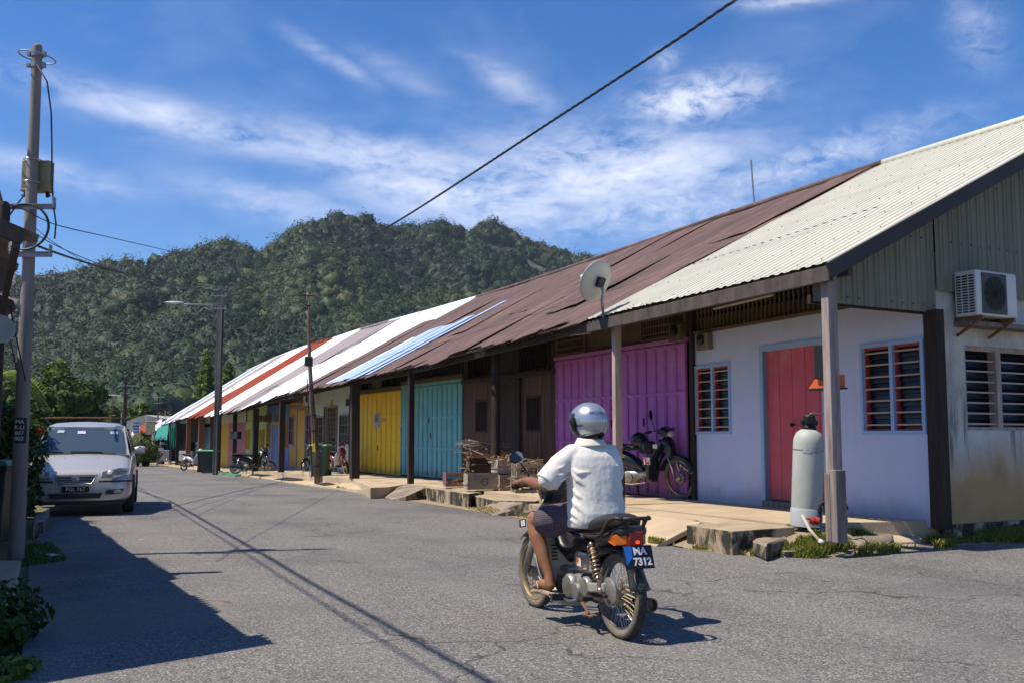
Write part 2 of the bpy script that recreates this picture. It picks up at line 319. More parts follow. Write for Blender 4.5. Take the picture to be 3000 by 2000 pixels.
def stain(n,l,out,mp,tc):
    P=tc.outputs['Object']; sx=n.new('ShaderNodeSeparateXYZ'); l.new(P,sx.inputs[0]); z=sx.outputs[2]
    st=nnoise(n,l,P,1.7,8,.72,(3.2,3.2,.22)); low=nstep(n,l,z,1.75,1.2); dk=nmath(n,l,'MULTIPLY',nmath(n,l,'MULTIPLY',nstep(n,l,st,.50,.66),low),nstep(n,l,z,.45,.9))
    o=nmix(n,l,nmath(n,l,'MULTIPLY',dk,.9),out,(.10,.098,.09))
    b=nnoise(n,l,P,1.3,7,.68,(1,1,.35)); h=nmath(n,l,'SUBTRACT',z,nmath(n,l,'MULTIPLY',b,1.3)); o=nmix(n,l,nmath(n,l,'MULTIPLY',nstep(n,l,h,.40,-.35),.85),o,(.46,.25,.06))
    t=nnoise(n,l,P,.8,7,.7,(1.6,1.6,1),(8,1,2)); return nmix(n,l,nmath(n,l,'MULTIPLY',nstep(n,l,t,.47,.68),.45),o,(.15,.145,.135))
STAIN=M('stained_white_plaster',(.62,.585,.52),.85,col2=(.44,.41,.36),vs=2.4,bump=.3,bs=25,extra=stain)
BEIGEW=M('dull_beige_board',(.16,.115,.055),.8,col2=(.085,.06,.03),vs=3,bump=.2)
BLACK=M('matt_black',(.012,.012,.013),.6,col2=(.006,.006,.007)); BLACKG=M('gloss_black_plastic',(.012,.013,.015),.25,col2=(.009,.009,.01),bump=.03,coat=.3)
RUBBER=M('dusty_tyre_rubber',(.05,.045,.04),.9,col2=(.025,.023,.022),vs=8); RUBW=M('dusty_tyre_sidewall',(.20,.17,.13),.92,col2=(.09,.078,.065),vs=7)
CHROME=M('dull_chrome',(.55,.55,.54),.3,1.0,col2=(.35,.33,.3),vs=9,bump=.05); ALU=M('cast_aluminium',(.42,.41,.38),.5,.75,col2=(.22,.20,.17),vs=9,bump=.2)
STEEL=M('grey_steel',(.33,.34,.36),.55,.6,col2=(.2,.2,.21)); RUSTM=M('rusty_steel',(.30,.13,.06),.8,.2,col2=(.10,.055,.035),vs=14)
GLASSD=M('dark_window_glass',(.012,.014,.015),.22,col2=(.008,.009,.010),bump=.25,bs=60,spec=.3)
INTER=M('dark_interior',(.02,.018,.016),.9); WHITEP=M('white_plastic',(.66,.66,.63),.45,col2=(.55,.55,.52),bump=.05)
PINKBAR=M('pale_pink_bar',(.50,.36,.30),.6,col2=(.4,.28,.23)); WIREM=M('black_cable',(.012,.013,.015),.6,bump=0)
WHITE=M('white_marking',(.8,.8,.8),.5,col2=(.7,.7,.7),bump=0); POLEC=M('grey_concrete_pole',(.26,.235,.215),.85,col2=(.16,.145,.13),vs=4,stretch=(3,3,.4),bump=.3,bs=30)
ORANGE=M('orange_red_paint',(.62,.13,.02),.6,col2=(.5,.1,.02)); GREENP=M('green_bin_lid_plastic',(.06,.38,.10),.5,col2=(.045,.30,.09)); BINM=M('dark_green_bin_plastic',(.018,.035,.028),.5,col2=(.012,.024,.02)); BING=M('mid_green_bin_plastic',(.085,.13,.095),.55,col2=(.06,.095,.07))
# ---------------- the row: plan of the front walls
WP=[(5.03,12.22),(3.06,17.15),(.95,21.82),(-1.26,26.26),(-3.29,30.32),(-5.2,34.13),(-7.63,38.99),(-9.34,42.41),(-11.17,46.06),(-13.21,50.15),(-15.11,53.95),(-16.59,57.23),(-19.59,64.38),(-25.07,78.09)]
PH=[.32,.32,.32,.32,.32,.32,.29,.2,.1,.08,.08,.08,.08,.08]
EH=[3.2,3.27,3.2,3.09,3.07,3.01,2.92,2.76,2.70,2.72,2.78,2.76,2.74,2.9]
RH=[6.42,6.56,6.6,6.55,6.5,6.5,6.58,6.66,6.72,6.72,6.8,6.85,6.95,7.1]
def _norm(i):
    a=WP[max(0,i-1)];b=WP[min(len(WP)-1,i+1)]; d=Vector((b[0]-a[0],b[1]-a[1])).normalized(); return Vector((-d.y,d.x))
NR=[_norm(i) for i in range(len(WP))]
EAVE=[Vector((WP[i][0]+NR[i].x*2.0,WP[i][1]+NR[i].y*2.0,EH[i]+g(WP[i][1]))) for i in range(len(WP))]
RIDGE=[Vector((WP[i][0]-NR[i].x*4.4,WP[i][1]-NR[i].y*4.4,RH[i]+g(WP[i][1]))) for i in range(len(WP))]
class Unit:
    def __init__(s,i,name,label,cat='house',group='terraced houses of the row'):
        s.i=i; a,b=Vector(WP[i]),Vector(WP[i+1]); s.w=(b-a).length; s.u=(b-a)/s.w; s.n=Vector((-s.u.y,s.u.x)); s.a=a
        s.z=(g(a.y)+g(b.y))/2+(PH[i]+PH[i+1])/2; s.ang=math.atan2(s.u.y,s.u.x)
        s.e=thing(name,label,cat,(a.x,a.y,s.z),s.ang,group); s.inv=s.e.matrix_basis.inverted()
    def px(s,x,y,d=0.0):   # local (t,h) of a photo point on the plane d metres in front of the wall
        rx,rz=ray(x,y); A=s.a+s.n*d; Y=(A.x*s.u.y-A.y*s.u.x)/(rx*s.u.y-s.u.x); P=Vector((rx*Y,Y))
        return (P-A).dot(s.u), CAMH+rz*Y-s.z
    def r(s,x0,y0,x1,y1,d=0.0):   # photo rectangle (left,top,right,bottom) -> t0,t1,z0,z1
        t1,_=s.px(x0,(y0+y1)/2,d); t0,_=s.px(x1,(y0+y1)/2,d); zt=(s.px(x0,y0,d)[1]); zb=s.px(x0,y1,d)[1]
        return t0,t1,zb,zt
    def loc(s,v): return s.inv@Vector(v)
def wall(mb,x0,x1,z0,z1,y0,y1,holes,m=0,mr=None):   # outer face at y1, inner at y0
    mr=m if mr is None else mr
    xs=sorted({x0,x1,*[h[0] for h in holes],*[h[1] for h in holes]}); zs=sorted({z0,z1,*[h[2] for h in holes],*[h[3] for h in holes]})
    for i in range(len(xs)-1):
        for j in range(len(zs)-1):
            cx,cz=(xs[i]+xs[i+1])/2,(zs[j]+zs[j+1])/2
            if any(h[0]<cx<h[1] and h[2]<cz<h[3] for h in holes): continue
            a,b,c,d=xs[i],xs[i+1],zs[j],zs[j+1]
            mb.add([(a,y1,c),(b,y1,c),(b,y1,d),(a,y1,d)],[(3,2,1,0)],m); mb.add([(a,y0,c),(b,y0,c),(b,y0,d),(a,y0,d)],[(0,1,2,3)],m)
    def rim(a,b,c,d,inner,mm):
        q=[(a,y0,c),(b,y0,c),(b,y0,d),(a,y0,d),(a,y1,c),(b,y1,c),(b,y1,d),(a,y1,d)]
        fs=[(0,1,5,4),(1,2,6,5),(2,3,7,6),(3,0,4,7)]
        if inner: fs=[f[::-1] for f in fs]
        mb.add(q,fs,mm)
    rim(x0,x1,z0,z1,False,m)
    for h in holes: rim(*h,True,mr)
def sheet(mb,e0,e1,r0,r1,pitch,amp,m=0,m2=None,prof='sine',rows=10,ragged=.0,v0=0.0,v1=1.0,lift=0.0,wob=.012,seed=1):
    rnd=random.Random(seed); e0,e1,r0,r1=map(Vector,(e0,e1,r0,r1)); W_=(e1-e0).length; per=5 if prof=='trap' else 4; nc=max(2,int(W_/pitch))*per
    nrm=(e1-e0).cross(r0-e0).normalized()
    if nrm.z<0: nrm=-nrm
    rag=[rnd.uniform(-ragged,ragged) for _ in range(nc//(per*9)+2)]; ph=[rnd.uniform(0,6.28) for _ in range(6)]
    def fn(a,b):
        i=int(round(a*nc)); vv=v0+(v1-v0)*b; k=i//(per*9)
        if b==0: vv+=rag[min(k,len(rag)-1)]+ragged*.25*math.sin(i*1.7)
        p=e0.lerp(e1,a).lerp(r0.lerp(r1,a),vv)
        if prof=='sine': h=amp*math.sin(math.pi/2*(i%4))
        else: h=(0,0,amp*2,amp*2,0)[i%5]
        h+=wob*(math.sin(a*W_*1.3+ph[0]+vv*5)+math.sin(a*W_*.6+ph[1]-vv*9)*.8+math.sin(a*W_*2.9+ph[2]+vv*16)*.45)
        h+= .012*((vv*3)%1.0) 
        return p+nrm*(h+lift)
    k0=len(mb.m); mb.grid(fn,nc,rows,m)
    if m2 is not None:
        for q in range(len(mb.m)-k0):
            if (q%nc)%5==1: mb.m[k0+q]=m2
def roof(U,mat,pitch=.085,amp=.012,prof='sine',ragged=.035,rows=12,patches=(),e=None,r=None,wob=.012):
    i=U.i; e0,e1=e or (EAVE[i],EAVE[i+1]); r0,r1=r or (RIDGE[i],RIDGE[i+1]); e0,e1,r0,r1=[U.loc(q) for q in (e0,e1,r0,r1)]
    mb=MB(); mats=[mat]+([M('shaded_rib_side',(.36,.35,.29),.8,col2=(.26,.25,.205),vs=2)] if prof=='trap' else []); sheet(mb,e0,e1,r0,r1,pitch,amp,0,1 if prof=='trap' else None,prof,rows*2,ragged,seed=i,wob=wob)  # second colour darkens the near rib sides, rib shading put into the colour
    for k,(a0,a1,v0,v1,pm) in enumerate(patches):
        if pm not in mats: mats.append(pm)
        sheet(mb,e0.lerp(e1,a0),e0.lerp(e1,a1),r0.lerp(r1,a0),r0.lerp(r1,a1),pitch,amp,mats.index(pm),None,prof,rows,ragged*.6,v0,v1,.03+.006*(k%3),wob=.004,seed=i*9+k)
    mb.build('roof',mats,U.e,smooth=50)
    # rear slope, ridge capping, rear wall and a party wall keep the inside dark
    b0,b1=r0+Vector((0,-6.4,-3.3)),r1+Vector((0,-6.4,-3.3)); mb=MB(); sheet(mb,b0,b1,r0,r1,pitch*2,amp,0,None,'sine',6,0,seed=i+50,wob=.0); mb.build('rear_roof',mat,U.e,smooth=50)
    mb=MB(); mb.tube([r0+Vector((0,0,.02)),r1+Vector((0,0,.02))],.07,8); mb.build('ridge_cap',mat,U.e,smooth=True)
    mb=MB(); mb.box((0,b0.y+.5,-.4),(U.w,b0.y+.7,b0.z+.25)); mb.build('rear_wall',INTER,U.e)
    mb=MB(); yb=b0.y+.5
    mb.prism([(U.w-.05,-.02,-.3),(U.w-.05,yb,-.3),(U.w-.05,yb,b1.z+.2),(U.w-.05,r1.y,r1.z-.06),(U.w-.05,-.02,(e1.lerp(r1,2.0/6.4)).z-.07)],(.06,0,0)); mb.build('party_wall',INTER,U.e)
    # rafters and eave plate under the sheets
    mb=MB(); n=max(3,int(U.w/.9))
    for k in range(n):
        a=(k+.5)/n; p=e0.lerp(e1,a); q=r0.lerp(r1,a); d=(q-p).normalized(); mb.bar(p+d*.12+Vector((0,0,-.09)),p+d*3.2+Vector((0,0,-.09)),.05,.1)
    pe=e0.lerp(r0,.05)+Vector((0,0,-.2)); qe=e1.lerp(r1,.05)+Vector((0,0,-.2)); mb.bar(pe,qe,.06,.14)
    pe=e0.lerp(r0,.02)+Vector((0,0,-.055)); qe=e1.lerp(r1,.02)+Vector((0,0,-.055)); mb.bar(pe,qe,.05,.04)
    mb.build('roof_timber',DARKW if mat is not ZWHITE else FASC,U.e)
def post(U,x,y,d,w_=.14,top=None,mat=DARKW,lean=0,round_=False,name='post',bot=None):
    t,_=U.px(x,y,d); e=U.loc(EAVE[U.i]); 
    zt=top if top is not None else e.z-.02
    zb=0.0 if bot is None else bot
    mb=MB()
    if round_: mb.tube([(t,d,zb),(t+lean*.5+.02,d,zt*.5),(t+lean,d,zt)],[w_*.55,w_*.5,w_*.46],10)
    else: mb.bar((t,d,zb),(t+lean,d,zt),w_,w_*.9,up=(1,0,0))
    return mb.build(name,mat,U.e,smooth=40 if round_ else False,bevel=0 if round_ else .008)
def folding(U,t0,t1,z0,z1,n,mat,rails,y=0.0,name='folding_door',handles=()):
    mb=MB(); wd=(t1-t0)/n; dy=.045
    for k in range(n):
        a=t0+k*wd+.006; b=a+wd-.012; s=.03
        mb.box((a,y,z0),(b,y+.015,z1))
        mb.box((a,y+.014,z0+.001),(a+s,y+dy,z1-.001)); mb.box((b-s,y+.014,z0+.001),(b,y+dy,z1-.001))
        for zz in [z0+.03]+[z0+(z1-z0)*q for q in rails]+[z1-.05]: mb.box((a+s,y+.014,zz-.025),(b-s,y+dy-.004,zz+.025))
        if k%2==0:
            for zz in (z0+.12,z0+(z1-z0)*.52,z1-.1): mb.tube([(b+.004,y+dy+.004,zz-.06),(b+.004,y+dy+.004,zz+.06)],.009,6)
    o=mb.build(name,mat,U.e)
    if handles:
        hb=MB()
        for (t,z) in handles: hb.box((t-.012,y+dy,z-.08),(t+.012,y+dy+.02,z+.08))
        hb.build('door_handle',BLACK,o)
    return o
def bars(U,t0,t1,z0,z1,y,n,w_,mat,name='vent_bars',frame=.05,back=True,horiz=0,diag=False,plate=None):
    mb=MB()
    if frame:
        mb.box((t0,y-.03,z0),(t0+frame,y+.03,z1)); mb.box((t1-frame,y-.03,z0),(t1,y+.03,z1)); mb.box((t0+frame,y-.03,z0),(t1-frame,y+.03,z0+frame)); mb.box((t0+frame,y-.03,z1-frame),(t1-frame,y+.03,z1))
    if diag:
        h=z1-z0; st=(t1-t0)/n
        for k in range(-2,n+1):
            for sgn,yy in ((1,y-.012),(-1,y+.006)):
                a=t0+k*st; b=a+h*.42
                za,zb=z0,z1
                if a<t0: za=z0+(t0-a)/(b-a)*h; a=t0
                if b>t1: zb=z0+(t1-a)/(b-a)*(z1-za)+0 if b>a else z1; zb=min(z1,za+(t1-a)*h/(h*.42)); b=t1
                if b<=a: continue
                if sgn<0: a,b=t0+t1-a,t0+t1-b
                mb.bar((a,yy,za),(b,yy,zb),.012,w_,up=(0,1,0))
    else:
        for k in range(n):
            t=t0+frame+(t1-t0-2*frame)*(k+.5)/n; mb.box((t-w_/2,y-.012,z0+.01),(t+w_/2,y+.012,z1-.01))
    for k in range(horiz):
        z=z0+(z1-z0)*(k+1)/(horiz+1); mb.box((t0+.01,y-.018,z-.012),(t1-.01,y-.013+.03,z+.012))
    return mb.build(name,mat,U.e)
def backing(U,t0,t1,z0,z1,y=-.35,mat=None,name='dark_backing'):  # near-black sheet behind openings, the dark of the room put into its colour
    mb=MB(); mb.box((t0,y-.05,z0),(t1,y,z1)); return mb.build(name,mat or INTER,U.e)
def grille_window(U,t0,t1,z0,z1,y,frm,glass=None,nv=2,nh=3,name='window'):
    mb=MB(); f=.05
    mb.box((t0-f,y,z0-f),(t0,y+.05,z1+f)); mb.box((t1,y,z0-f),(t1+f,y+.05,z1+f)); mb.box((t0,y,z0-f),(t1,y+.05,z0)); mb.box((t0,y,z1),(t1,y+.05,z1+f))
    for k in range(1,nv+1):
        t=t0+(t1-t0)*k/(nv+1); mb.box((t-.012,y+.012,z0),(t+.012,y+.035,z1))
    for k in range(1,nh+1):
        z=z0+(z1-z0)*k/(nh+1); mb.box((t0,y+.01,z-.012),(t1,y+.033,z+.012))
    o=mb.build(name,frm,U.e); mb=MB(); mb.box((t0,y+.001,z0),(t1,y+.008,z1)); mb.build('pane',glass or GLASSD,o); return o
def door(U,t0,t1,z0,z1,y,mat,frm,planks=8,name='door',fw=.06,knob=None):
    mb=MB(); wd=(t1-t0)/planks
    for k in range(planks): mb.box((t0+k*wd+.003,y,z0),(t0+(k+1)*wd-.003,y+.035+.004*(k%2),z1))
    mb.box((t0,y-.01,z0),(t1,y+.02,z1))
    o=mb.build(name,mat,U.e)
    if frm:
        f=MB(); f.box((t0-fw,y-.02,z0),(t0,y+.07,z1+fw)); f.box((t1,y-.02,z0),(t1+fw,y+.07,z1+fw)); f.box((t0,y-.02,z1),(t1,y+.07,z1+fw)); f.build('door_frame',frm,o)
    if knob:
        kb=MB(); kb.tube([(knob[0],y+.04,knob[1]),(knob[0],y+.075,knob[1])],.014,8); kb.ball((knob[0],y+.095,knob[1]),.03); kb.build('door_knob',BLACK,o,smooth=True)
    return o
def board_wall(U,t0,t1,z0,z1,mat,y=0.0,n=None,name='board_wall',d=.05):
    mb=MB(); n=n or max(2,int((t1-t0)/.14)); wd=(t1-t0)/n
    for k in range(n):
        j=random.uniform(0,.008); mb.box((t0+k*wd+.002,y-d,z0),(t0+(k+1)*wd-.002,y+j,z1))
    return mb.build(name,mat,U.e)
# ---------------- terrain and road
def build_ground():
    ys=[-30,-15,0,5,10,15,20,30,40,50,60,70,80,95,110,140,180,240,320,420,600,900,1500,2500]; xs=[-2500,-1200,-700,-400,-250,-160,-100,-60,-30,-15,-8,-4,0,4,8,15,30,60,100,160,250,400,700,1200,2500]
    mb=MB(); vs=[(x,y,g(y)-.03) for y in ys for x in xs]; n=len(xs)
    mb.add(vs,[(j*n+i,j*n+i+1,(j+1)*n+i+1,(j+1)*n+i) for j in range(len(ys)-1) for i in range(n-1)])
    tag(mb.build('ground',GROUND),kind='structure')
build_ground()
# road edge (right side, far to near) then to the side street; left side near to far
RE=[(446,1358),(561,1374),(625,1384),(765,1398),(925,1420),(1071,1441),(1212,1467),(1340,1487),(1543,1519),(1780,1556),(1913,1581),(2040,1604),(2168,1621),(2360,1633),(2470,1630),(2540,1624),(2640,1612),(2790,1601),(2900,1590),(3000,1583)]
LE=[(-300,1960),(60,1960),(75,1760),(85,1620),(150,1480),(230,1420),(300,1385),(330,1366),(335,1352)]
ROADR=[gp(*p) for p in RE]; 
def build_road():
    def wig(p,q,n=8):
        out=[]
        for k in range(n):
            a=p.lerp(q,k/n); out.append(a+Vector((random.uniform(-.03,.03),random.uniform(-.03,.03),0)) if k else a)
        return out
    rr=[]
    for a,b in zip(ROADR[:-1],ROADR[1:]): rr+=wig(a,b,6)
    rr.append(ROADR[-1])
    # left edge as X(Y)
    le=[gp(*p) for p in ((62,1950),(85,1640),(140,1500),(215,1425),(270,1390),(300,1370),(300,1356))]
    far_l=[Vector((-34,78,0)),Vector((-60,92,0)),Vector((-120,105,0))]; far_r=[Vector((-33,83.5,0)),Vector((-60,99,0)),Vector((-120,113,0))]
    # strip quads between left(Y) and right(Y)
    right=far_r[::-1]+rr; left=far_l[::-1]+le[::-1]
    right+= [Vector((14,19.5,0)),Vector((40,40,0))]
    poly=right+[Vector((48,34,0)),Vector((20,8,0)),Vector((12,-25,0)),Vector((-2.0,-25,0)),Vector((-2.5,2,0))]+left[::-1]
    import bmesh
    bm=bmesh.new(); vs=[bm.verts.new((p.x,p.y,0)) for p in poly]; f=bm.faces.new(vs); bmesh.ops.triangulate(bm,faces=[f])
    for yy in [8,9,9.5,10,10.5,11,11.5,12,12.5,13,14,17,20,25,30,35,40,50,60,70,80,95]:
        bmesh.ops.bisect_plane(bm,geom=bm.verts[:]+bm.edges[:]+bm.faces[:],plane_co=(0,yy,0),plane_no=(0,1,0))
    for xx in [2,2.5,3,3.5,4,4.5,5,5.5,6,7,9]: bmesh.ops.bisect_plane(bm,geom=bm.verts[:]+bm.edges[:]+bm.faces[:],plane_co=(xx,0,0),plane_no=(1,0,0))
    S3=lambda t:(lambda q:q*q*(3-2*q))(min(1,max(0,t)))
    for v in bm.verts: v.co.z=g(v.co.y)+.075*S3((v.co.x-2.3)/3.2)*S3((v.co.y-8.2)/3.6)
    bmesh.ops.recalc_face_normals(bm,faces=bm.faces[:])
    me=bpy.data.meshes.new('road'); bm.to_mesh(me); bm.free(); me.materials.append(ASPH)
    if me.polygons[0].normal.z<0: me.flip_normals()
    o=bpy.data.objects.new('road',me); COL.objects.link(o); tag(o,kind='structure')
build_road()
def slab(name,pts,h,mat,depth=None,kind='structure',jit=.0,bev=.012):
    """pts: photo points of the top face; h: height above ground (number or list)"""
    hs=h if isinstance(h,(list,tuple)) else [h]*len(pts)
    p=[gp(x,y,hh) for (x,y),hh in zip(pts,hs)]
    mb=MB(); n=len(p); low=[Vector((q.x,q.y,(q.z-depth) if depth else g(q.y)-.06)) for q in p]
    ar=sum(p[i].x*p[(i+1)%n].y-p[(i+1)%n].x*p[i].y for i in range(n))
    if ar<0: p=p[::-1]; low=low[::-1]
    mb.add(p+low,[tuple(range(n)),tuple(range(2*n-1,n-1,-1))]+[(i,i+n,(i+1)%n+n,(i+1)%n) for i in range(n)])
    o=mb.build(name,mat,bevel=bev); 
    if kind: o['kind']=kind
    return o
# porch slabs along the row (one continuous stepped pavement), inner strip to d=1.75 and a drain cover strip beyond it
def porch():
    mb=MB()
    for i in range(13):
        a,b=WP[i],WP[i+1]; na,nb=NR[i],NR[i+1]; za,zb=g(a[1])+PH[i],g(b[1])+PH[i+1]
        dk=1.8
        if i==0: NAX=Vector((-.1,.55,0))
        else: NAX=Vector((0,0,0))
        A=Vector((a[0],a[1],za)); B=Vector((b[0],b[1],zb)); NA=Vector((na.x,na.y,0)); NB=Vector((nb.x,nb.y,0))
        p=[A-NA*.3,B-NB*.3,B+NB*dk+Vector((0,0,-.015)),A+NA*dk+NAX+Vector((0,0,-.015))]
        low=[q+Vector((0,0,-.6)) for q in p]
        mb.add(p+low,[(0,1,2,3)[::-1],(2,3,7,6)[::-1],(3,0,4,7)[::-1],(1,2,6,5)[::-1]])
    me=mb.build('pavement',CONC); tag(me,kind='structure'); me.data.update()
porch()
def U_strip(i,t0,t1,d0,d1,h0,h1,mat,name='pavement',low=-.6):
    a,b=Vector(WP[i]),Vector(WP[i+1]); w_=(b-a).length
    def P(t,d,h):
        f=t/w_; p=a.lerp(b,f); n=NR[i].lerp(NR[i+1],min(max(f,0),1)); ph=PH[i]*(1-f)+PH[i+1]*f; q=p+n*d; return Vector((q.x,q.y,g(p.y)+ph+h))
    mb=MB(); p=[P(t0,d0,h0),P(t1,d0,h0),P(t1,d1,h1),P(t0,d1,h1)]; lw=[q+Vector((0,0,low)) for q in p]
    mb.add(p+lw,[(3,2,1,0),(4,5,6,7),(0,1,5,4),(1,2,6,5),(2,3,7,6),(3,0,4,7)])
    return tag(mb.build(name,mat,bevel=.01),kind='structure')
def t_of(i,x,y,h=.3):
    a,b=Vector(WP[i]),Vector(WP[i+1]); p=gp(x,y,h); return (p.to_2d()-a).dot((b-a).normalized())
# drain covers, kerbs, ramps: unit by unit (t from the right end)
U_strip(0,.25,1.22,1.8,2.66,-.02,-.04,KERB)
U_strip(0,1.22,1.7,1.8,2.2,-.02,-.03,CONC)
U_strip(0,1.7,3.3,1.8,2.3,-.02,-.03,CONC); U_strip(0,1.45,3.3,2.3,2.95,-.03,-.29,CONC,'pavement',-.07)
U_strip(0,3.3,5.3,1.8,2.7,-.02,-.04,KERB); U_strip(1,0,.76,1.8,2.7,-.02,-.04,KERB)
slab('pavement',[(1250,1427),(1372,1445),(1448,1434),(1390,1400),(1255,1405)],[.29,.28,.29,.3,.3],KERB)
slab('pavement',[(1376,1449),(1450,1464),(1570,1466),(1640,1445),(1540,1430),(1448,1434)],[.22,.22,.24,.27,.26,.25],KERB)
slab('pavement',[(1462,1467),(1392,1488),(1446,1506),(1500,1495),(1487,1487),(1535,1470)],[.2,.03,.02,.1,.14,.25],SLAB)
slab('pavement',[(1140,1425),(1085,1446),(1150,1462),(1188,1453),(1248,1426),(1190,1417)],[.22,.02,.02,.1,.28,.28],SLAB)
slab('pavement',[(1085,1427),(1140,1425),(1190,1417),(1255,1405),(1130,1399),(1060,1408)],[.26,.26,.28,.29,.29,.27],CONC)
slab('pavement',[(690,1387),(765,1398),(850,1411),(925,1421),(985,1427),(1060,1433),(1085,1424),(1090,1400),(1000,1390),(900,1380),(800,1372),(700,1370)],[.02,.02,.03,.04,.05,.10,.25,.28,.29,.27,.15,.1],CONC)
# drain openings: near-black slabs, the shade of the drain put into their colour
PITM=M('drain_mouth_shade',(.02,.017,.012),.8,col2=(.01,.009,.007),vs=5)
def pit(pts,h=.02):
    slab('drain',pts,h,PITM,kind='structure',bev=0)
pit([(1140,1425),(1190,1414),(1250,1420),(1250,1462),(1190,1455)]); pit([(1487,1487),(1545,1468),(1612,1500),(1600,1512),(1505,1500)]); U_strip(0,1.2,1.75,2.1,2.75,-.30,-.30,M('drain_mouth_shade',(.02,.017,.012),.8),'drain')
def hole(pts):  # flat near-black sheet laid on the pavement, painted shade for an opening
    bpy.context.view_layer.update(); dg=bpy.context.evaluated_depsgraph_get(); out=[]
    for x,y in pts:
        rx,rz=ray(x,y); h_,l_,n_,i_,o_,m_=SC.ray_cast(dg,Vector((0,0,CAMH)),Vector((rx,1,rz)).normalized()); out.append(l_+Vector((0,-.02,.008)))
    mb=MB(); mb.add(out,[tuple(range(len(out)))]); o=mb.build('drain',PITM); o['kind']='structure'
    if o.data.polygons[0].normal.z<0: o.data.flip_normals()
for q in ([(718,1393),(752,1387),(800,1391),(760,1396)],[(800,1403),(842,1397),(892,1402),(848,1408)],[(922,1416),(958,1412),(985,1417),(950,1422)]): hole(q)
slab('pavement',[(560,1372),(640,1381),(700,1388),(760,1397),(780,1378),(700,1371),(620,1366),(560,1362)],[.03,.03,.04,.05,.05,.07,.07,.06],CONC)
slab('pavement',[(440,1356),(560,1372),(560,1362),(500,1350)],[.03,.03,.05,.05],CONC)
GREENPT=paint('green_floor_paint',(.10,.30,.19),.7)
slab('pavement',[(636,1383),(690,1391),(716,1386),(650,1378)],.055,GREENPT,bev=0)
# dirt verge between the road and the kerb
def verge():
    mb=MB(); top=[];n=0
    pts=[Vector((p.x,p.y,0)) for p in ROADR]; vs=[]
    for k,p in enumerate(pts):
        if k>12: break
        a=pts[max(0,k-1)];b=pts[min(len(pts)-1,k+1)]; d=(b-a).normalized(); nn=Vector((d.y,-d.x,0))
        # nn should point away from the road centre (towards the houses)
        if nn.dot(Vector((1,.4,0)))<0: nn=-nn
        if k>=13: nn=Vector((.35,.94,0))
        o1=p-nn*(.05+random.uniform(0,.05)); o2=p+nn*1.1
        vs+=[(o1.x,o1.y,g(o1.y)+.006),(o2.x,o2.y,g(o2.y)+.014)]
    m=13; mb.add(vs,[(2*k,2*k+1,2*k+3,2*k+2) for k in range(m-1)])
    o=mb.build('verge',DIRT); tag(o,kind='structure')
    import bmesh
    for pl in o.data.polygons: pass
    if o.data.polygons[5].normal.z<0: o.data.flip_normals()
verge()
slab('path',[(2470,1520),(2560,1512),(2718,1524),(2820,1556),(2812,1576),(2640,1588),(2520,1580),(2440,1560)],[.3,.31,.31,.19,.11,.09,.13,.27],CONC)
# grassy bank between the road edge and the house corner
BLO=[(1960,1596,0),(2060,1612,0),(2168,1624,0),(2360,1636,0),(2470,1633,.01),(2540,1627,.02),(2640,1615,.035),(2790,1603,.055),(2900,1592,.07),(3010,1585,.08),(3160,1580,.09)]
BHI=[(1960,1578,.03),(2050,1584,.09),(2150,1594,.1),(2330,1560,.22),(2440,1545,.27),(2530,1574,.125),(2640,1586,.08),(2800,1577,.09),(2880,1558,.15),(3010,1545,.17),(3160,1541,.18)]
mb=MB(); lo=[gp(x,y,h)+Vector((0,-.05,.004)) for x,y,h in BLO]; hi=[gp(x,y,h) for x,y,h in BHI]; up_=[v+Vector((.12,.9,.02)) for v in hi]; n=len(lo)
mb.add(lo+hi+up_,[(i,i+1,n+i+1,n+i) for i in range(n-1)]+[(n+i,n+i+1,2*n+i+1,2*n+i) for i in range(n-1)]); tag(mb.build('verge',DIRT),kind='structure')
# ================= house 0: pale blue house with the red door
U0=Unit(0,'blue_house','pale blue end house with a red plank door under a cream corrugated roof')
e=U0
RW=e.r(2531,1020,2703,1261); LW=e.r(2041,1080,2137,1263); RDR=e.r(2240,1028,2414,1473)
WT=e.px(2398,919)[1]; 
mb=MB(); wall(mb,0.0,e.w-.12,-.05,WT,-.16,0,[RW,LW,RDR]); mb.build('wall',BLUEW,e.e)
def louvre(U,r,n,border,inner,parent=None,frame_side=None,flip=1):
    t0,t1,z0,z1=r; mb=MB(); f=.045
    mb.box((t0-f,0,z0-f),(t0,.022,z1+f)); mb.box((t1,0,z0-f),(t1+f,.022,z1+f)); mb.box((t0,0,z0-f),(t1,.022,z0)); mb.box((t0,0,z1),(t1,.022,z1+f))
    tm=(t0+t1)/2; mb.box((tm-.028,-.10,z0),(tm+.028,.014,z1))
    o=mb.build('window',border,U.e)
    mb=MB()
    for a,b in ((t0,tm-.028),(tm+.028,t1)):
        mb.box((a,-.13,z0),(a+.03,-.03,z1)); mb.box((b-.03,-.13,z0),(b,-.03,z1)); mb.box((a+.03,-.12,z1-.03),(b-.03,-.03,z1)); mb.box((a+.03,-.12,z0),(b-.03,-.03,z0+.02))
    mb.build('frame',inner,o)
    mb=MB()
    for k in range(n):
        z=z0+(z1-z0)*(k+.5)/n; mb.box((t0+.002,-.02,z-.012),(t1-.002,-.004,z+.008))
    mb.build('security_bar',PINKBAR,o)
    mb=MB(); rnd=random.Random(3)
    for a,b in ((t0+.03,tm-.058),(tm+.058,t1-.03)):
        for k in range(n):
            z=z0+(z1-z0)*(k)/n; q=(z1-z0)/n; s=rnd.uniform(.25,.5); mb.obox((a,-.075,z),(b-a,0,0),(0,-.06*s,q*.98),(0,.004,0))
    mb.build('louvre_glass',GLASSD,o); return o
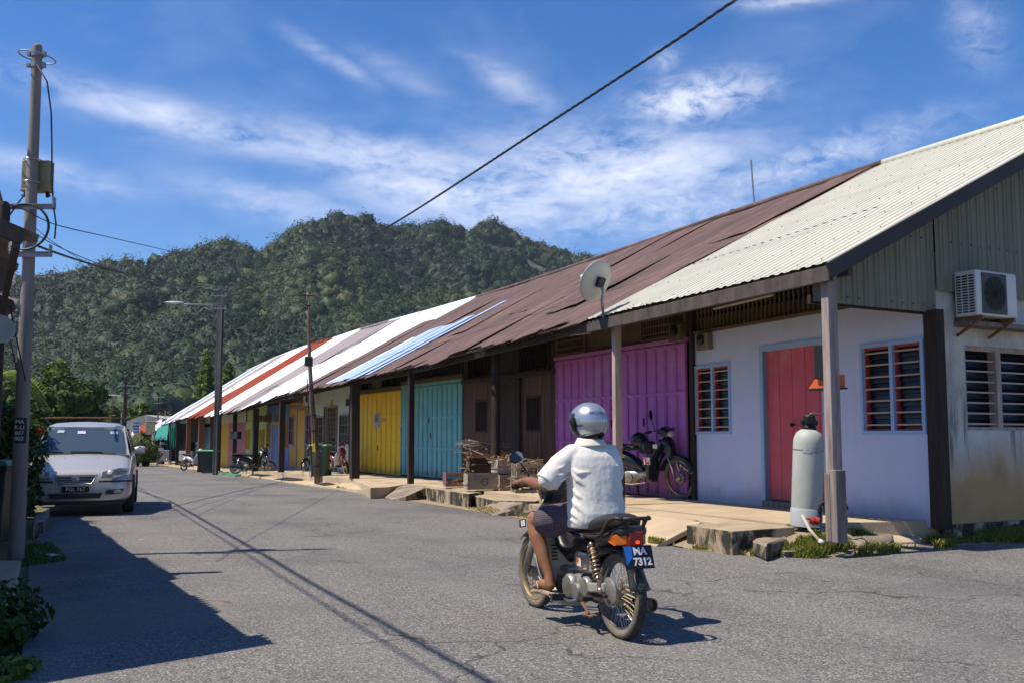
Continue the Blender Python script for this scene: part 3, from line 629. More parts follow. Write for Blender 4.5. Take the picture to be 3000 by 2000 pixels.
louvre(U0,RW,7,TRIMB,REDF); louvre(U0,LW,7,TRIMB,REDF)
backing(U0,.75,e.w-.1,0,3.2,-.8)
kx,kz=e.px(2319,1243)
dr=door(U0,RDR[0],RDR[1],RDR[2]+.06,RDR[3],-.1,REDD,None,9,knob=(kx,kz))
mb=MB(); f=.075
mb.box((RDR[0]-f,-.01,RDR[2]-.02),(RDR[0],.02,RDR[3]+f)); mb.box((RDR[1],-.12,RDR[2]-.02),(RDR[1]+f,.02,RDR[3]+f)); mb.box((RDR[0],-.01,RDR[3]),(RDR[1],.02,RDR[3]+f)); mb.build('door_frame',TRIMB,dr)
mb=MB(); mb.box((RDR[0]-.02,-.14,-.03),(RDR[1]+.02,.06,RDR[2]+.05)); mb.build('door_step',GREYW,e.e)
# turned baluster vent above the wall
mb=MB(); t1=e.w-.15; zt=U0.loc(EAVE[0]).z-.02
mb.box((0,-.1,WT+.003),(e.w-.12,.03,WT+.05)); nb=46
for k in range(nb):
    t=.05+(t1-.1)*k/(nb-1); zb=WT+.05
    prof=[(.018,0),(.024,.05),(.012,.10),(.026,.18),(.014,.24),(.026,.32),(.013,.38),(.022,.44),(.018,.6)]
    mb.lathe([(r*1.15,z) for r,z in prof],(t,-.02,zb),n=6,caps=False)
mb.box((0,-.06,WT+.05),(t1,-.045,WT+.27))
mb.build('baluster_vent',BEIGEW,e.e,smooth=50)
Q=Vector((3.44,10.82,3.2)); RQ=Vector((9.1,13.89,6.33))
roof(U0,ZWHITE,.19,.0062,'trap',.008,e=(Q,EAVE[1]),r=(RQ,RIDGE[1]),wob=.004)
# roof screws
mb=MB(); q0,q1=U0.loc(Q),U0.loc(EAVE[1]); r0,r1=U0.loc(RQ),U0.loc(RIDGE[1]); rnd=random.Random(5); nn=(q1-q0).cross(r0-q0).normalized(); nn=nn if nn.z>0 else -nn
for k in range(15):
    for v in (.015,.16,.31,.46,.6,.74,.88):
        a=(k+.55)/15; p=q0.lerp(q1,a).lerp(r0.lerp(r1,a),v+rnd.uniform(-.01,.01)); mb.ball(p+nn*.03,.0085,6,4)
sc_=mb.build('roof_screw',RUSTM,e.e)
join_into([c for c in e.e.children if c.name.split('.')[0]=='roof'][0],sc_)
# fascia beams
mb=MB(); a,b=U0.loc(Q),U0.loc(EAVE[1]); mb.bar(a+Vector((0,-.03,-.11)),b+Vector((.3,-.03,-.12)),.06,.17); mb.build('fascia',FASC,e.e,bevel=.006)
mb=MB(); a,b=U0.loc(Q),U0.loc(RQ); d=(b-a).normalized(); mb.bar(a-d*.02+Vector((-.03,0,-.08)),b+Vector((-.03,0,-.08)),.05,.17); mb.build('barge_board',paint('dark_grey_board',(.04,.035,.032),.7),e.e,bevel=.006)
# side wall and sheeted gable
SV=Vector((.862,.508)).normalized(); S0=Vector((5.12,12.24)); SZ=U0.z
SM=Matrix((( SV.x,-SV.y,0,S0.x),(SV.y,SV.x,0,S0.y),(0,0,1,SZ),(0,0,0,1)))
def side(o): o.matrix_local=U0.inv@SM; return o
def sp(x,y,off=0.0,org=None):
    o=(S0+Vector((-SV.y,SV.x))*off); rx,rz=ray(x,y); Y=(o.x*SV.y-o.y*SV.x)/(rx*SV.y-SV.x); P=Vector((rx*Y,Y)); return (P-o).dot(SV), CAMH+rz*Y-SZ
SW=(sp(2823,1010)[0],sp(3060,1010)[0],sp(2823,1259)[1],sp(2823,1010)[1]); SWR=sp(2915,1010)[0]
mb=MB(); wall(mb,.0,8.3,-.05,3.3,0,.18,[SW]);
mb2=MB()   # mirror faces: outer face is -y here, so build with swapped faces
for f in mb.f: pass
o=side(mb.build('side_wall',STAIN,e.e))
mb=MB(); mb.box((.02,-.05,-.32),(8.3,0.0,-.02)); side(mb.build('plinth',KERB,e.e))
# side window frame, louvres, ledge
mb=MB(); a,b,c,d=SW; m1=a+(b-a)*.5
mb.box((a,.02,c),(a+.05,.12,d)); mb.box((b-.05,.02,c),(b,.12,d)); mb.box((a+.05,.02,d-.05),(b-.05,.12,d)); mb.box((a+.05,.02,c),(b-.05,.12,c+.04))
for x in (2926,): 
    t=sp(x,1100)[0]; mb.box((t-.05,.0,c+.04),(t+.05,.12,d-.05))
t=sp(3035,1100)[0]; mb.box((t-.05,.0,c+.04),(t+.05,.12,d-.05))
wn_=side(mb.build('window',PINKW,e.e)); wn_.name='side_window'
mb=MB()
for k in range(8):
    z=c+(d-c)*(k+.6)/8; mb.box((a+.05,.03,z-.01),(b-.05,.045,z+.01))
o=mb.build('security_bar',PINKBAR,wn_)
mb=MB()
for k in range(8):
    z=c+(d-c)*k/8; mb.obox((a+.05,.11,z),(b-a-.1,0,0),(0,.04,(d-c)/8*.97),(0,.004,0))
mb.build('louvre_glass',GLASSD,wn_)
mb=MB(); mb.box((a-.2,.8,c-.5),(b+.5,.84,d+.5)); side(mb.build('dark_backing',INTER,e.e))
la,lz=sp(2790,950); LEDZ=lz; mb=MB(); mb.box((la+.02,-.24,lz-.03),(6.0,0,lz+.03)); side(mb.build('window_ledge',GREYW,e.e,bevel=.008))
# gable of grey green sheets
gq=sp(2427,886,0.0); gr=sp(2736,918,0.0); zlow=(sp(2580,903)[1]); zhi=sp(2745,853)[1]
Ql=SM.inverted()@Vector((Q.x,Q.y,Q.z)); RQl=SM.inverted()@RQ
mb=MB(); x0=Ql.x+.12; x1=sp(2736,900)[0]; xr=RQl.x
def gz(x): return Ql.z-.12+(RQl.z-Ql.z)*(x-Ql.x)/(RQl.x-Ql.x)
def gzz(x): return gz(x) if x<xr else gz(2*xr-x)
def ribs(mb,xa,xb,zb,y):
    per=.19; prof=[(0,0),(.32,0),(.40,-.016),(.50,-.016),(.58,0),(.78,0),(.80,-.006),(.84,0)]
    pts=[]; x=xa; 
    while x<xb:
        for q,dy in prof:
            xx=x+per*q
            if xx<=xb: pts.append((xx,y+dy))
        x+=per
    pts.append((xb,y))
    lo=[(p[0],p[1],zb) for p in pts]; hi=[(p[0],p[1],max(gzz(p[0]),zb+.01)) for p in pts]; n=len(pts)
    mb.add(lo+hi,[(i,i+1,n+i+1,n+i) for i in range(n-1)])
ribs(mb,x0,x1,zlow,-.03); ribs(mb,x1+.002,9.0,zhi,-.05)
side(mb.build('gable_sheet',ZGREEN,e.e))
mb=MB(); mb.box((x0,.01,zlow-.02),(.0,.06,zlow+.08)); side(mb.build('gable_rail',DARKW,e.e))
mb=MB(); rnd=random.Random(2)
for k in range(26):
    x=x0+.14+k*.19*1.0; 
    for z in (zlow+.08,zlow+.9,zlow+1.7):
        if z<gzz(x)-.1 and rnd.random()<.7 and (x<x1 or z>zhi+.05): mb.ball((x,-.065,z),.013,6,4)
sc_=side(mb.build('sheet_screw',RUSTM,e.e)); join_into([c for c in e.e.children if c.name.startswith('gable_sheet')][0],sc_)
# corner post dark
mb=MB(); mb.box((-.22,-.10,-.05),(-.005,.02,zlow+.02)); mb.build('corner_post',DARKW,e.e); 
[c for c in e.e.children if c.name.startswith('corner_post')][0].location=(0,0,0)
# front posts
pq=U0.loc(Q); mb=MB(); px0=pq.x+.20; py0=pq.y-.16
mb.bar((px0,py0,.62),(px0-.0,py0,pq.z-.1),.13,.12,up=(1,0,0)); po=mb.build('post',M('bleached_pink_grey_post',(.42,.33,.30),.85,col2=(.15,.12,.11),vs=2.5,stretch=(6,6,.6),bump=.5,bs=12),e.e,bevel=.008)
mb=MB(); mb.box((px0-.105,py0-.07,-.1),(px0-.006,py0+.07,.68)); mb.box((px0-.0,py0-.075,-.1),(px0+.09,py0+.07,.64)); mb.build('post_sleeve',GREYW,po,bevel=.01)
post(U0,1810,1400,1.74,.12,mat=PINKW,bot=.72)
tt=U0.px(1810,1400,1.74)[0]; mb=MB(); mb.box((tt-.10,1.66,-.05),(tt+.06,1.84,.72)); mb.build('post_base',KERB,e.e,bevel=.012)
# ================= house 1 purple
U1=Unit(1,'purple_shophouse','shop house with tall purple folding doors and rusted brown roof'); e=U1
z1=e.px(2013,1001)[1]; T0=e.px(2013,1200)[0]; T1=e.px(1631,1200)[0]
folding(e,max(T0,.04),T1,.02,z1,15,PURPLE,(.356,.677),-.02,handles=((e.px(1796,1240)[0],e.px(1796,1240)[1]),(e.px(1890,1235)[0],e.px(1890,1235)[1])))
mb=MB(); mb.box((max(T0,.04)-.05,-.06,z1+.01),(T1+.04,.05,z1+.08)); mb.build('door_lintel',PURPLE,e.e)
zt=U1.loc(EAVE[1]).z+.35
def tz(U,x,y,d=0): return U.px(x,y,d)
a=e.r(1631,978,1717,1037); bars(e,a[0],a[1],z1+.09,z1+.55,0,12,.02,BEIGEW,horiz=2); backing(e,a[0],a[1],z1+.09,z1+.55,-.12)
a2=e.r(1878,919,2011,1011); bars(e,a2[0],a2[1],z1+.1,z1+.62,0,16,.022,BEIGEW,horiz=3); backing(e,a2[0],a2[1],z1+.1,z1+.62,-.12)
board_wall(e,a2[1],a[0],z1+.085,z1+.8,BEIGEW,-.03,3)
board_wall(e,.0,e.w,z1+.6,zt,DARKW,-.06)
roof(U1,ZBROWN,.076,.010,patches=((.05,.26,.53,1.0,ZBROWN),(.55,.8,.2,.55,ZBROWN)))
mb=MB(); mb.box((-.13,-.1,-.05),(-.02,.06,zt)); mb.build('corner_post',DARKW,e.e)
# ================= house 2 dark timber
U2=Unit(2,'dark_timber_house','unpainted dark brown plank house with barred windows and diamond lattice vents'); e=U2
zl=e.px(1600,1098)[1]
lw=e.r(1393,1170,1428,1266); rw=e.r(1541,1160,1585,1264)
tA=e.px(1525,1300)[0]; tB=e.px(1466,1300)[0]; tC=e.px(1448,1300)[0]
for (a,b,wn2,m_) in ((.0,tA,rw,BROWNW),(tC,e.w,lw,BROWNW)):
    c,d,z0,zz=wn2; board_wall(e,a,c,0,zl,m_); board_wall(e,d,b,0,zl,m_); board_wall(e,c,d,0,z0,m_); board_wall(e,c,d,zz,zl,m_); bars(e,c,d,z0,zz,-.02,9,.022,DARKW,'window_bars'); backing(e,c,d,z0,zz,-.1)
door(e,tA+.05,tC-.05,.03,zl-.05,-.05,DARKW,DARKW,5)
mb=MB(); 
for t in (tA,tC): mb.box((t-.05,.0,0),(t+.05,.07,zl))
mb.box((0,-.05,zl),(e.w,.08,zl+.1)); mb.build('timber_frame',DARKW,e.e)
ztop=zl+.95
bars(e,.25,1.75,zl+.1,zl+.75,0,9,.022,DARKW,'lattice_vent',diag=True); bars(e,e.w-1.75,e.w-.25,zl+.1,zl+.7,0,9,.022,DARKW,'lattice_vent',diag=True)
backing(e,.0,e.w,zl,zl+1.3,-.35); board_wall(e,1.76,e.w-1.76,zl+.1,zl+1.1,DARKW,0); board_wall(e,0,.24,zl+.1,zl+1.1,DARKW,0); board_wall(e,e.w-.24,e.w,zl+.1,zl+1.1,DARKW,0)
board_wall(e,.25,1.75,zl+.76,zl+1.1,DARKW,0); board_wall(e,e.w-1.75,e.w-.25,zl+.71,zl+1.1,DARKW,0)
roof(U2,ZBROWN,.076,.010,patches=((.35,.6,.36,1.0,ZBROWN),(.1,.3,.0,.4,ZBROWN)))
post(U2,1453,1300,1.3,.19,round_=True)
# ================= house 3 teal
U3=Unit(3,'teal_shophouse','shop house with teal folding doors and slatted vent above'); e=U3
z1=e.px(1355,1118)[1]; folding(e,.03,e.px(1178,1250)[0],.03,z1,13,TEAL,(.313,.647),0,handles=(e.px(1261,1230),e.px(1266,1275)))
mb=MB(); mb.box((0,-.06,z1+.01),(e.w-.02,.06,z1+.09)); mb.build('door_lintel',TEAL,e.e); mb=MB(); mb.box((0,-.08,z1+.091),(e.w,.05,z1+.2)); mb.build('timber_beam',BEIGEW,e.e)
bars(e,.05,e.w-.05,z1+.2,z1+.78,0,30,.028,DARKW,frame=.05); backing(e,0,e.w,z1,z1+1.2,-.3); board_wall(e,0,e.w,z1+.78,z1+1.2,DARKW,-.02)
roof(U3,ZBROWN,.076,.010,patches=((.42,.49,.0,.66,ZBLUE),(.58,.72,.0,.55,ZBLUE),(.76,.95,.0,.5,ZBLUE),(.0,.2,.3,.7,ZBROWN)))
post(U3,1204,1300,1.72,.14,mat=DARKW,lean=.04)
# ================= house 4 yellow
U4=Unit(4,'yellow_shophouse','shop house with bright yellow folding doors and paper notices'); e=U4
z1=e.px(1177,1141)[1]; folding(e,.03,e.w-.12,.03,z1,9,YELLOW,(.375,.7),0,handles=(e.px(1111,1311),))
mb=MB(); mb.box((0,-.06,z1+.01),(e.w,.06,z1+.12)); mb.build('door_lintel',BEIGEW,e.e); backing(e,0,e.w,z1,z1+1.2,-.3)
bars(e,.1,1.9,z1+.12,z1+.6,0,3,.05,DARKW); board_wall(e,1.9,2.9,z1+.12,z1+.7,BEIGEW,0,2); bars(e,2.9,e.w-.1,z1+.12,z1+.6,0,3,.05,DARKW); board_wall(e,0,e.w,z1+.6,z1+1.1,DARKW,-.02)
roof(U4,ZBROWN,.076,.010,patches=((.0,.28,.0,.52,ZBLUE),(.30,.36,.0,.45,ZZINC)))
post(U4,1040,1300,1.72,.24,mat=DARKW,lean=.08)
PAPER=M('faded_paper',(.52,.47,.45),.8,col2=(.35,.3,.3),vs=30,bump=0); PINKPAP=M('pink_paper',(.6,.36,.22),.8,vs=30,bump=0)
# ================= house 5 pale grey
U5=Unit(5,'pale_grey_house','pale grey green plastered house with a steel grille door'); e=U5
a=e.r(951,1195,987,1368); b=e.r(930,1223,948,1294); c=e.r(997.5,1218,1021.7,1296)
mb=MB(); wall(mb,0.03,e.w-.03,-.05,3.1,-.16,0,[a]); mb.build('wall',GREYW2,e.e)
grille_window(e,*b,.0,GREYW,None,2,2); grille_window(e,*c,.0,GREYW,None,2,2)
mb=MB(); t0,t1,z0,z1=a; z0=.02
for k in range(9):
    t=t0+(t1-t0)*k/8; mb.box((t-.012,.0,z0),(t+.012,.02,z1))
for k in range(14):
    z=z0+(z1-z0)*k/13; mb.box((t0,-.008,z-.01),(t1,.012,z+.01))
mb.box((t0-.06,.0,z0),(t0,.05,z1+.06)); mb.box((t1,.0,z0),(t1+.06,.05,z1+.06)); mb.box((t0,.0,z1),(t1,.05,z1+.06)); gd=mb.build('grille_door',GREYW,e.e); backing(e,t0,t1,z0,z1,-.1)
board_wall(e,0,e.w,3.11,3.6,DARKW,-.05)
roof(U5,ZZINC,.076,.010,patches=((.0,.22,.0,.75,ZBROWN),))
post(U5,1026,1300,.05,.1)
# ================= house 6 mustard
U6=Unit(6,'mustard_house','mustard yellow house with lilac trimmed windows and door'); e=U6
mb=MB(); mb.box((0.03,-.16,-.05),(e.w-.03,0,2.75)); mb.build('wall',YEL2,e.e)
wz=e.r(848,1221,861,1300); wz2=e.r(899,1217,911,1299)
for q in (wz,wz2): grille_window(e,q[0],q[1],q[2],q[3],0,LILAC,None,1,1)
a=e.r(874,1204,897,1370); door(e,a[0],a[1],.03,a[3],.01,YEL2,LILAC,5)
mb=MB(); mb.box((0.03,.0,2.5),(e.w-.03,.05,2.58)); mb.build('lilac_band',LILAC,e.e); mb=MB(); mb.box((0.03,-.01,-.04),(e.w-.03,.02,.12)); mb.build('skirting',LILAC,e.e)
board_wall(e,0,e.w,2.76,3.4,BEIGEW,-.05); roof(U6,ZZINC,.076,.010,patches=((.6,.72,.55,1,ZPALE),(.8,1.0,.5,1,ZPALE))); post(U6,825,1300,1.7,.2,lean=.0,bot=-.05)
# ================= house 7 blue
U7=Unit(7,'medium_blue_house','medium blue house with ochre grille windows'); e=U7
mb=MB(); mb.box((0.03,-.16,-.05),(e.w-.03,0,2.85)); mb.build('wall',BLUE2,e.e)
for q in (e.r(779,1241,790,1308),e.r(830,1238,842,1308)): grille_window(e,max(.1,q[0]),min(e.w-.1,q[1]),q[2],q[3],0,YEL3,None,2,4)
a=e.r(801,1243,819,1372); door(e,a[0],a[1],.02,a[3],.01,BLUE2,YEL3,5,fw=.14)
board_wall(e,0,e.w,2.86,3.3,DARKW,-.05); roof(U7,ZPALE,.076,.010); post(U7,748,1300,1.6,.22,lean=.0,bot=-.05)
# ================= house 8 green
U8=Unit(8,'lime_green_house','lime green house with ochre grille windows'); e=U8
mb=MB(); mb.box((0.03,-.16,-.05),(e.w-.03,0,2.3)); mb.build('wall',GREEN2,e.e)
for q in (e.r(721,1260,731,1312),e.r(763,1259,774,1312)): grille_window(e,max(.1,q[0]),min(e.w-.1,q[1]),q[2],q[3],0,YEL3,YEL3,2,4)
a=e.r(738,1250,756,1372); door(e,a[0],a[1],.02,a[3],.01,GREEN2,GREEN2,5)
board_wall(e,0,e.w,2.31,3.3,GREEN2,-.05); roof(U8,ZZINC,.076,.010); post(U8,687,1300,1.5,.17,bot=-.05)
# ================= house 9 pink
U9=Unit(9,'pink_door_house','house with tall dusty pink plank doors under a red roof strip'); e=U9
mb=MB(); mb.box((0.03,-.16,2.35),(e.w-.03,0,3.2)); mb.build('wall',GREYW2,e.e); board_wall(e,.03,e.w-.03,0,2.34,PINK2,0,16,'plank_door'); roof(U9,ZRED,.076,.010)
# ================= house 10
U10=Unit(10,'ochre_door_house','narrow house with ochre plank doors beside the pink ones'); e=U10
mb=MB(); mb.box((0.03,-.16,2.35),(e.w-.03,0,3.2)); mb.build('wall',GREYW2,e.e); board_wall(e,.03,e.w-.03,0,2.34,YEL2,0,12,'plank_door'); roof(U10,ZZINC,.076,.010); post(U10,640,1300,1.4,.16,bot=-.05)
# ================= house 11
U11=Unit(11,'sky_blue_door_house','house with a sky blue plank door behind the bins'); e=U11
tb=e.px(612,1300)[0]; te=e.px(596,1300)[0]
board_wall(e,0.03,e.w*.55,0,2.4,DARKW,0); board_wall(e,e.w*.56,e.w-.05,0,2.3,BLUE3,0,14,'plank_door'); board_wall(e,.03,e.w-.03,2.41,3.2,DARKW,-.02)
mb=MB(); mb.box((e.w*.6,.0,2.5),(e.w-.6,.03,3.0)); mb.build('notice_board',WHITEP,e.e)
roof(U11,ZZINC,.076,.010,patches=((.45,1.0,.0,1.0,ZPALE),)); post(U11,589,1300,1.6,.28,mat=RUSTM,bot=-.05); post(U11,552,1290,1.7,.24,mat=RUSTM,bot=-.05)
# ================= house 12 open dark shop
U12=Unit(12,'open_fronted_shop','dark open fronted shop at the far end of the row'); e=U12
board_wall(e,.03,e.w-.03,2.3,3.3,DARKW,0,30); backing(e,0,e.w,0,2.4,-2.5); a0=e.px(541,1300)[0]
board_wall(e,max(.3,a0),max(.3,a0)+3.4,0,2.2,YEL2,-.6,12,'plank_door'); board_wall(e,e.w*.55,e.w*.8,0,2.2,LILAC,-.4,10,'plank_door')
roof(U12,ZZINC,.076,.010,patches=((.3,.42,0,1,ZPALE),(.5,.75,0,1,ZBLUE)))
post(U12,520,1300,1.7,.2,mat=DARKW,bot=-.05)
# ================= mountain with forest
def fbm(x,y,oc=5,seed=0):
    s=0;a=1;fq=1;tot=0
    for k in range(oc):
        s+=a*_vn(x*fq+seed*17.3+k*9.1,y*fq-seed*5.7+k*3.3); tot+=a; a*=.5; fq*=2.03
    return s/tot
_rng=np.random.RandomState(4); _tab=_rng.rand(256,256)
def _vn(x,y):
    x=np.asarray(x,float); y=np.asarray(y,float); xi=np.floor(x).astype(int); yi=np.floor(y).astype(int); fx=x-xi; fy=y-yi; fx=fx*fx*(3-2*fx); fy=fy*fy*(3-2*fy)
    a=_tab[xi%256,yi%256];b=_tab[(xi+1)%256,yi%256];c=_tab[xi%256,(yi+1)%256];d=_tab[(xi+1)%256,(yi+1)%256]
    return ((a*(1-fx)+b*fx)*(1-fy)+(c*(1-fx)+d*fx)*fy)*2-1
SKY=[(-900,850),(-400,835),(0,834),(77,829),(166,816),(255,790),(383,771),(485,760),(561,735),(650,712),(714,727),(752,744),(816,702),(880,655),(969,632),(1071,636),(1097,655),(1186,660),(1275,645),(1352,655),(1428,638),(1505,668),(1556,692),(1633,706),(1696,745),(1786,750),(1837,742),(1950,760),(2200,830),(2600,900),(3300,960)]
_sx=np.array([ (p[0]-1500)/F_ for p in SKY]); _sz=np.array([ray(*p)[1] for p in SKY])
YS=620.0
def ridgeY(u): return 560+120*np.sin(u*5+1.0)
def terr(u,Y):
    yr=ridgeY(u); t=np.clip((Y-190)/(yr-190),0,1.5); es=np.interp(u,_sx,_sz)-.0105; X=u*Y
    base=-.007; el=base+(es-base)*np.clip(t,0,1)**.92
    w=np.clip(t*1.6,0,1)*np.clip((1.04-t)*3.2,0,1)
    el=el+(fbm(X/70+3,Y/110,4,1)*.030-np.abs(fbm(X/55,Y/100+5,4,2))*.050+.004)*w+fbm(X/18,Y/18,3,3)*.004*np.clip(t*3,0,1)
    el=np.minimum(el,base+(es-base)*.985)
    z=CAMH+el*Y
    zr=CAMH+es*yr
    return np.where(t<=1,z,zr-(Y-yr)*.45)
nu,nv=220,120; us=np.linspace(-.95,.75,nu); ts=np.linspace(0,1,nv)
UU,TT=np.meshgrid(us,ts); YY=180+(ridgeY(UU)*1.25-180)*TT; ZZ=terr(UU,YY); vs=np.stack([UU*YY,YY,ZZ],-1).reshape(-1,3)
idx=np.arange(nu*nv).reshape(nv,nu); fs=np.stack([idx[:-1,:-1],idx[:-1,1:],idx[1:,1:],idx[1:,:-1]],-1).reshape(-1,4)
def np_mesh(name,vs,fs,mat,parent=None,attr=None,smooth=False,kind=None):
    me=bpy.data.meshes.new(name); k=fs.shape[1]; me.vertices.add(len(vs)); me.vertices.foreach_set('co',np.ascontiguousarray(vs,dtype=np.float32).ravel())
    me.loops.add(fs.size); me.loops.foreach_set('vertex_index',np.ascontiguousarray(fs,dtype=np.int32).ravel()); me.polygons.add(len(fs))
    me.polygons.foreach_set('loop_start',np.arange(0,fs.size,k,dtype=np.int32)); me.polygons.foreach_set('loop_total',np.full(len(fs),k,dtype=np.int32))
    if smooth: me.polygons.foreach_set('use_smooth',np.ones(len(fs),dtype=bool))
    me.update(calc_edges=True); me.validate()
    if attr is not None:
        a=me.attributes.new('tint','FLOAT','POINT'); a.data.foreach_set('value',attr.astype(np.float32))
    me.materials.append(mat); o=bpy.data.objects.new(name,me); COL.objects.link(o)
    if parent: o.parent=parent
    if kind: o['kind']=kind
    return o
HILLM=M('forest_floor_rock',(.045,.055,.025),.95,col2=(.10,.10,.095),vs=.06,bump=1,bs=.3,bdist=2)
np_mesh('hills',vs,fs,HILLM,kind='structure',smooth=True)
def leafmat(name,cols,rough=.6,trans=.25):
    m=bpy.data.materials.new(name); m.use_nodes=True; n=m.node_tree.nodes; l=m.node_tree.links; b=n['Principled BSDF']
    at_=n.new('ShaderNodeAttribute'); at_.attribute_name='tint'; rp=n.new('ShaderNodeValToRGB'); el_=rp.color_ramp.elements
    while len(el_)<len(cols): el_.new(.5)
    for k,(p,c) in enumerate(cols): el_[k].position=p; el_[k].color=(*c,1)
    l.new(at_.outputs['Fac'],rp.inputs[0]); l.new(rp.outputs[0],b.inputs['Base Color']); b.inputs['Roughness'].default_value=rough; b.inputs['Specular IOR Level'].default_value=.25
    if trans:
        t=n.new('ShaderNodeBsdfTranslucent'); l.new(rp.outputs[0],t.inputs[0]); mx=n.new('ShaderNodeMixShader'); mx.inputs[0].default_value=trans
        l.new(b.outputs[0],mx.inputs[1]); l.new(t.outputs[0],mx.inputs[2]); l.new(mx.outputs[0],n['Material Output'].inputs[0])
    return m
FORM=leafmat('forest_canopy_leaves',[(0,(.007,.018,.007)),(.4,(.018,.040,.011)),(.7,(.038,.062,.015)),(.93,(.085,.090,.024)),(.985,(.24,.16,.035)),(1,(.11,.09,.065))],trans=.12)
def leaf_quads(c,nrm,size,rng,asp=.55,rand=.55):
    """one diamond leaf clump per centre; c (n,3), nrm (n,3), size (n,)"""
    n=len(c); r=rng.normal(size=(n,3)); nr=nrm+r*rand; nr/=np.linalg.norm(nr,axis=1,keepdims=True)+1e-9
    t=np.cross(nr,rng.normal(size=(n,3))); t/=np.linalg.norm(t,axis=1,keepdims=True)+1e-9; b=np.cross(nr,t); s=size[:,None]
    v=np.stack([c+t*s,c+b*s*asp+nr*s*.12,c-t*s,c-b*s*asp+nr*s*.12],1).reshape(-1,3); f=np.arange(4*n).reshape(n,4); return v,f
def forest():
    rng=np.random.RandomState(11); n=19000
    u=rng.uniform(-.62,.16,n); t=rng.rand(n)**.62; yr=ridgeY(u); Y=190+(yr-190)*t*1.02; z=terr(u,Y); X=u*Y
    du=.004; slope=np.abs(terr(u,Y+6)-terr(u,Y-6))/12
    # bare limestone faces near the summits
    zs=np.interp(u,_sx,_sz)*yr; rock=(fbm(X/26,Y/50+z/18,4,8)>.30)&(z>.74*zs)
    vis=(z-CAMH)/Y; pxx_=1500+X/Y*2963; pyy_=1275-(z-CAMH)/Y*2963; keep=(X/Y>-.62)&(~rock)&(pyy_<np.interp(pxx_,[440,724,1143,1837,2300],[1290,1170,1040,800,640])); X,Y,z=X[keep],Y[keep],z[keep]; n=len(X)
    nl=112; r=1.7+3.4*rng.rand(n)**2.0; hh=rng.uniform(.75,1.75,n)
    d=rng.normal(size=(n,nl,3)); d/=np.linalg.norm(d,axis=2,keepdims=True); d[:,:,2]=np.abs(d[:,:,2])*1.0-.25*(rng.rand(n,nl))
    lob=1+.30*np.sin(d[:,:,0]*4+rng.rand(n,1)*9)*np.cos(d[:,:,1]*5+rng.rand(n,1)*9)
    c=np.stack([X,Y,z+r*.9],-1)[:,None,:]+d*(r*1)[:,None,None]*lob[:,:,None]*np.stack([np.ones(n),np.ones(n),hh],-1)[:,None,:]
    sz=rng.uniform(.20,.44,(n,nl))*(.55+Y/560)[:,None]; v,f=leaf_quads(c.reshape(-1,3),(d+np.array([0,0,.2])).reshape(-1,3),sz.ravel(),rng,.8,.33)
    base=np.clip(.40+.60*fbm(X/55,Y/70,4,5)+rng.normal(0,.12,n)+ (rng.rand(n)<.022)*.5,0,1)
    tint=np.clip(base[:,None]+rng.normal(0,.05,(n,nl)),0,1); tint=np.repeat(tint.ravel(),4)
    # solid cores
    PN=9; ph=np.linspace(0,2*math.pi,PN+1)[:-1]; ring=[(.0,1.0),(.5,.82),(.85,.42),(.98,-.1),(.7,-.85)]
    core=[]; 
    for (q,zz) in ring[1:]:
        for a in ph: core.append((q*math.cos(a+zz),q*math.sin(a+zz),zz))
    core=np.array([(0,0,1.0)]+core); cf=[]
    tri=[(0,1+k,1+(k+1)%PN) for k in range(PN)]
    for rr in range(3):
        for k in range(PN):
            a,b_=1+rr*PN+k,1+rr*PN+(k+1)%PN; tri+= [(a,a+PN,b_+PN),(a,b_+PN,b_)]
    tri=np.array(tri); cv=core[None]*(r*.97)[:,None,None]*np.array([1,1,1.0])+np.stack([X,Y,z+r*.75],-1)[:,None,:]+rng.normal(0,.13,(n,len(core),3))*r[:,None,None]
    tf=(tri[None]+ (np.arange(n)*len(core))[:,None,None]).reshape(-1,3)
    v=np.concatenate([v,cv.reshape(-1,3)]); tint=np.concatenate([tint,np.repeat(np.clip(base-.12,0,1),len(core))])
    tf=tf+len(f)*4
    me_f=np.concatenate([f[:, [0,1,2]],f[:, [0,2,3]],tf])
    o=np_mesh('forest',v,me_f,FORM,attr=tint,kind='stuff'); return o
forest()
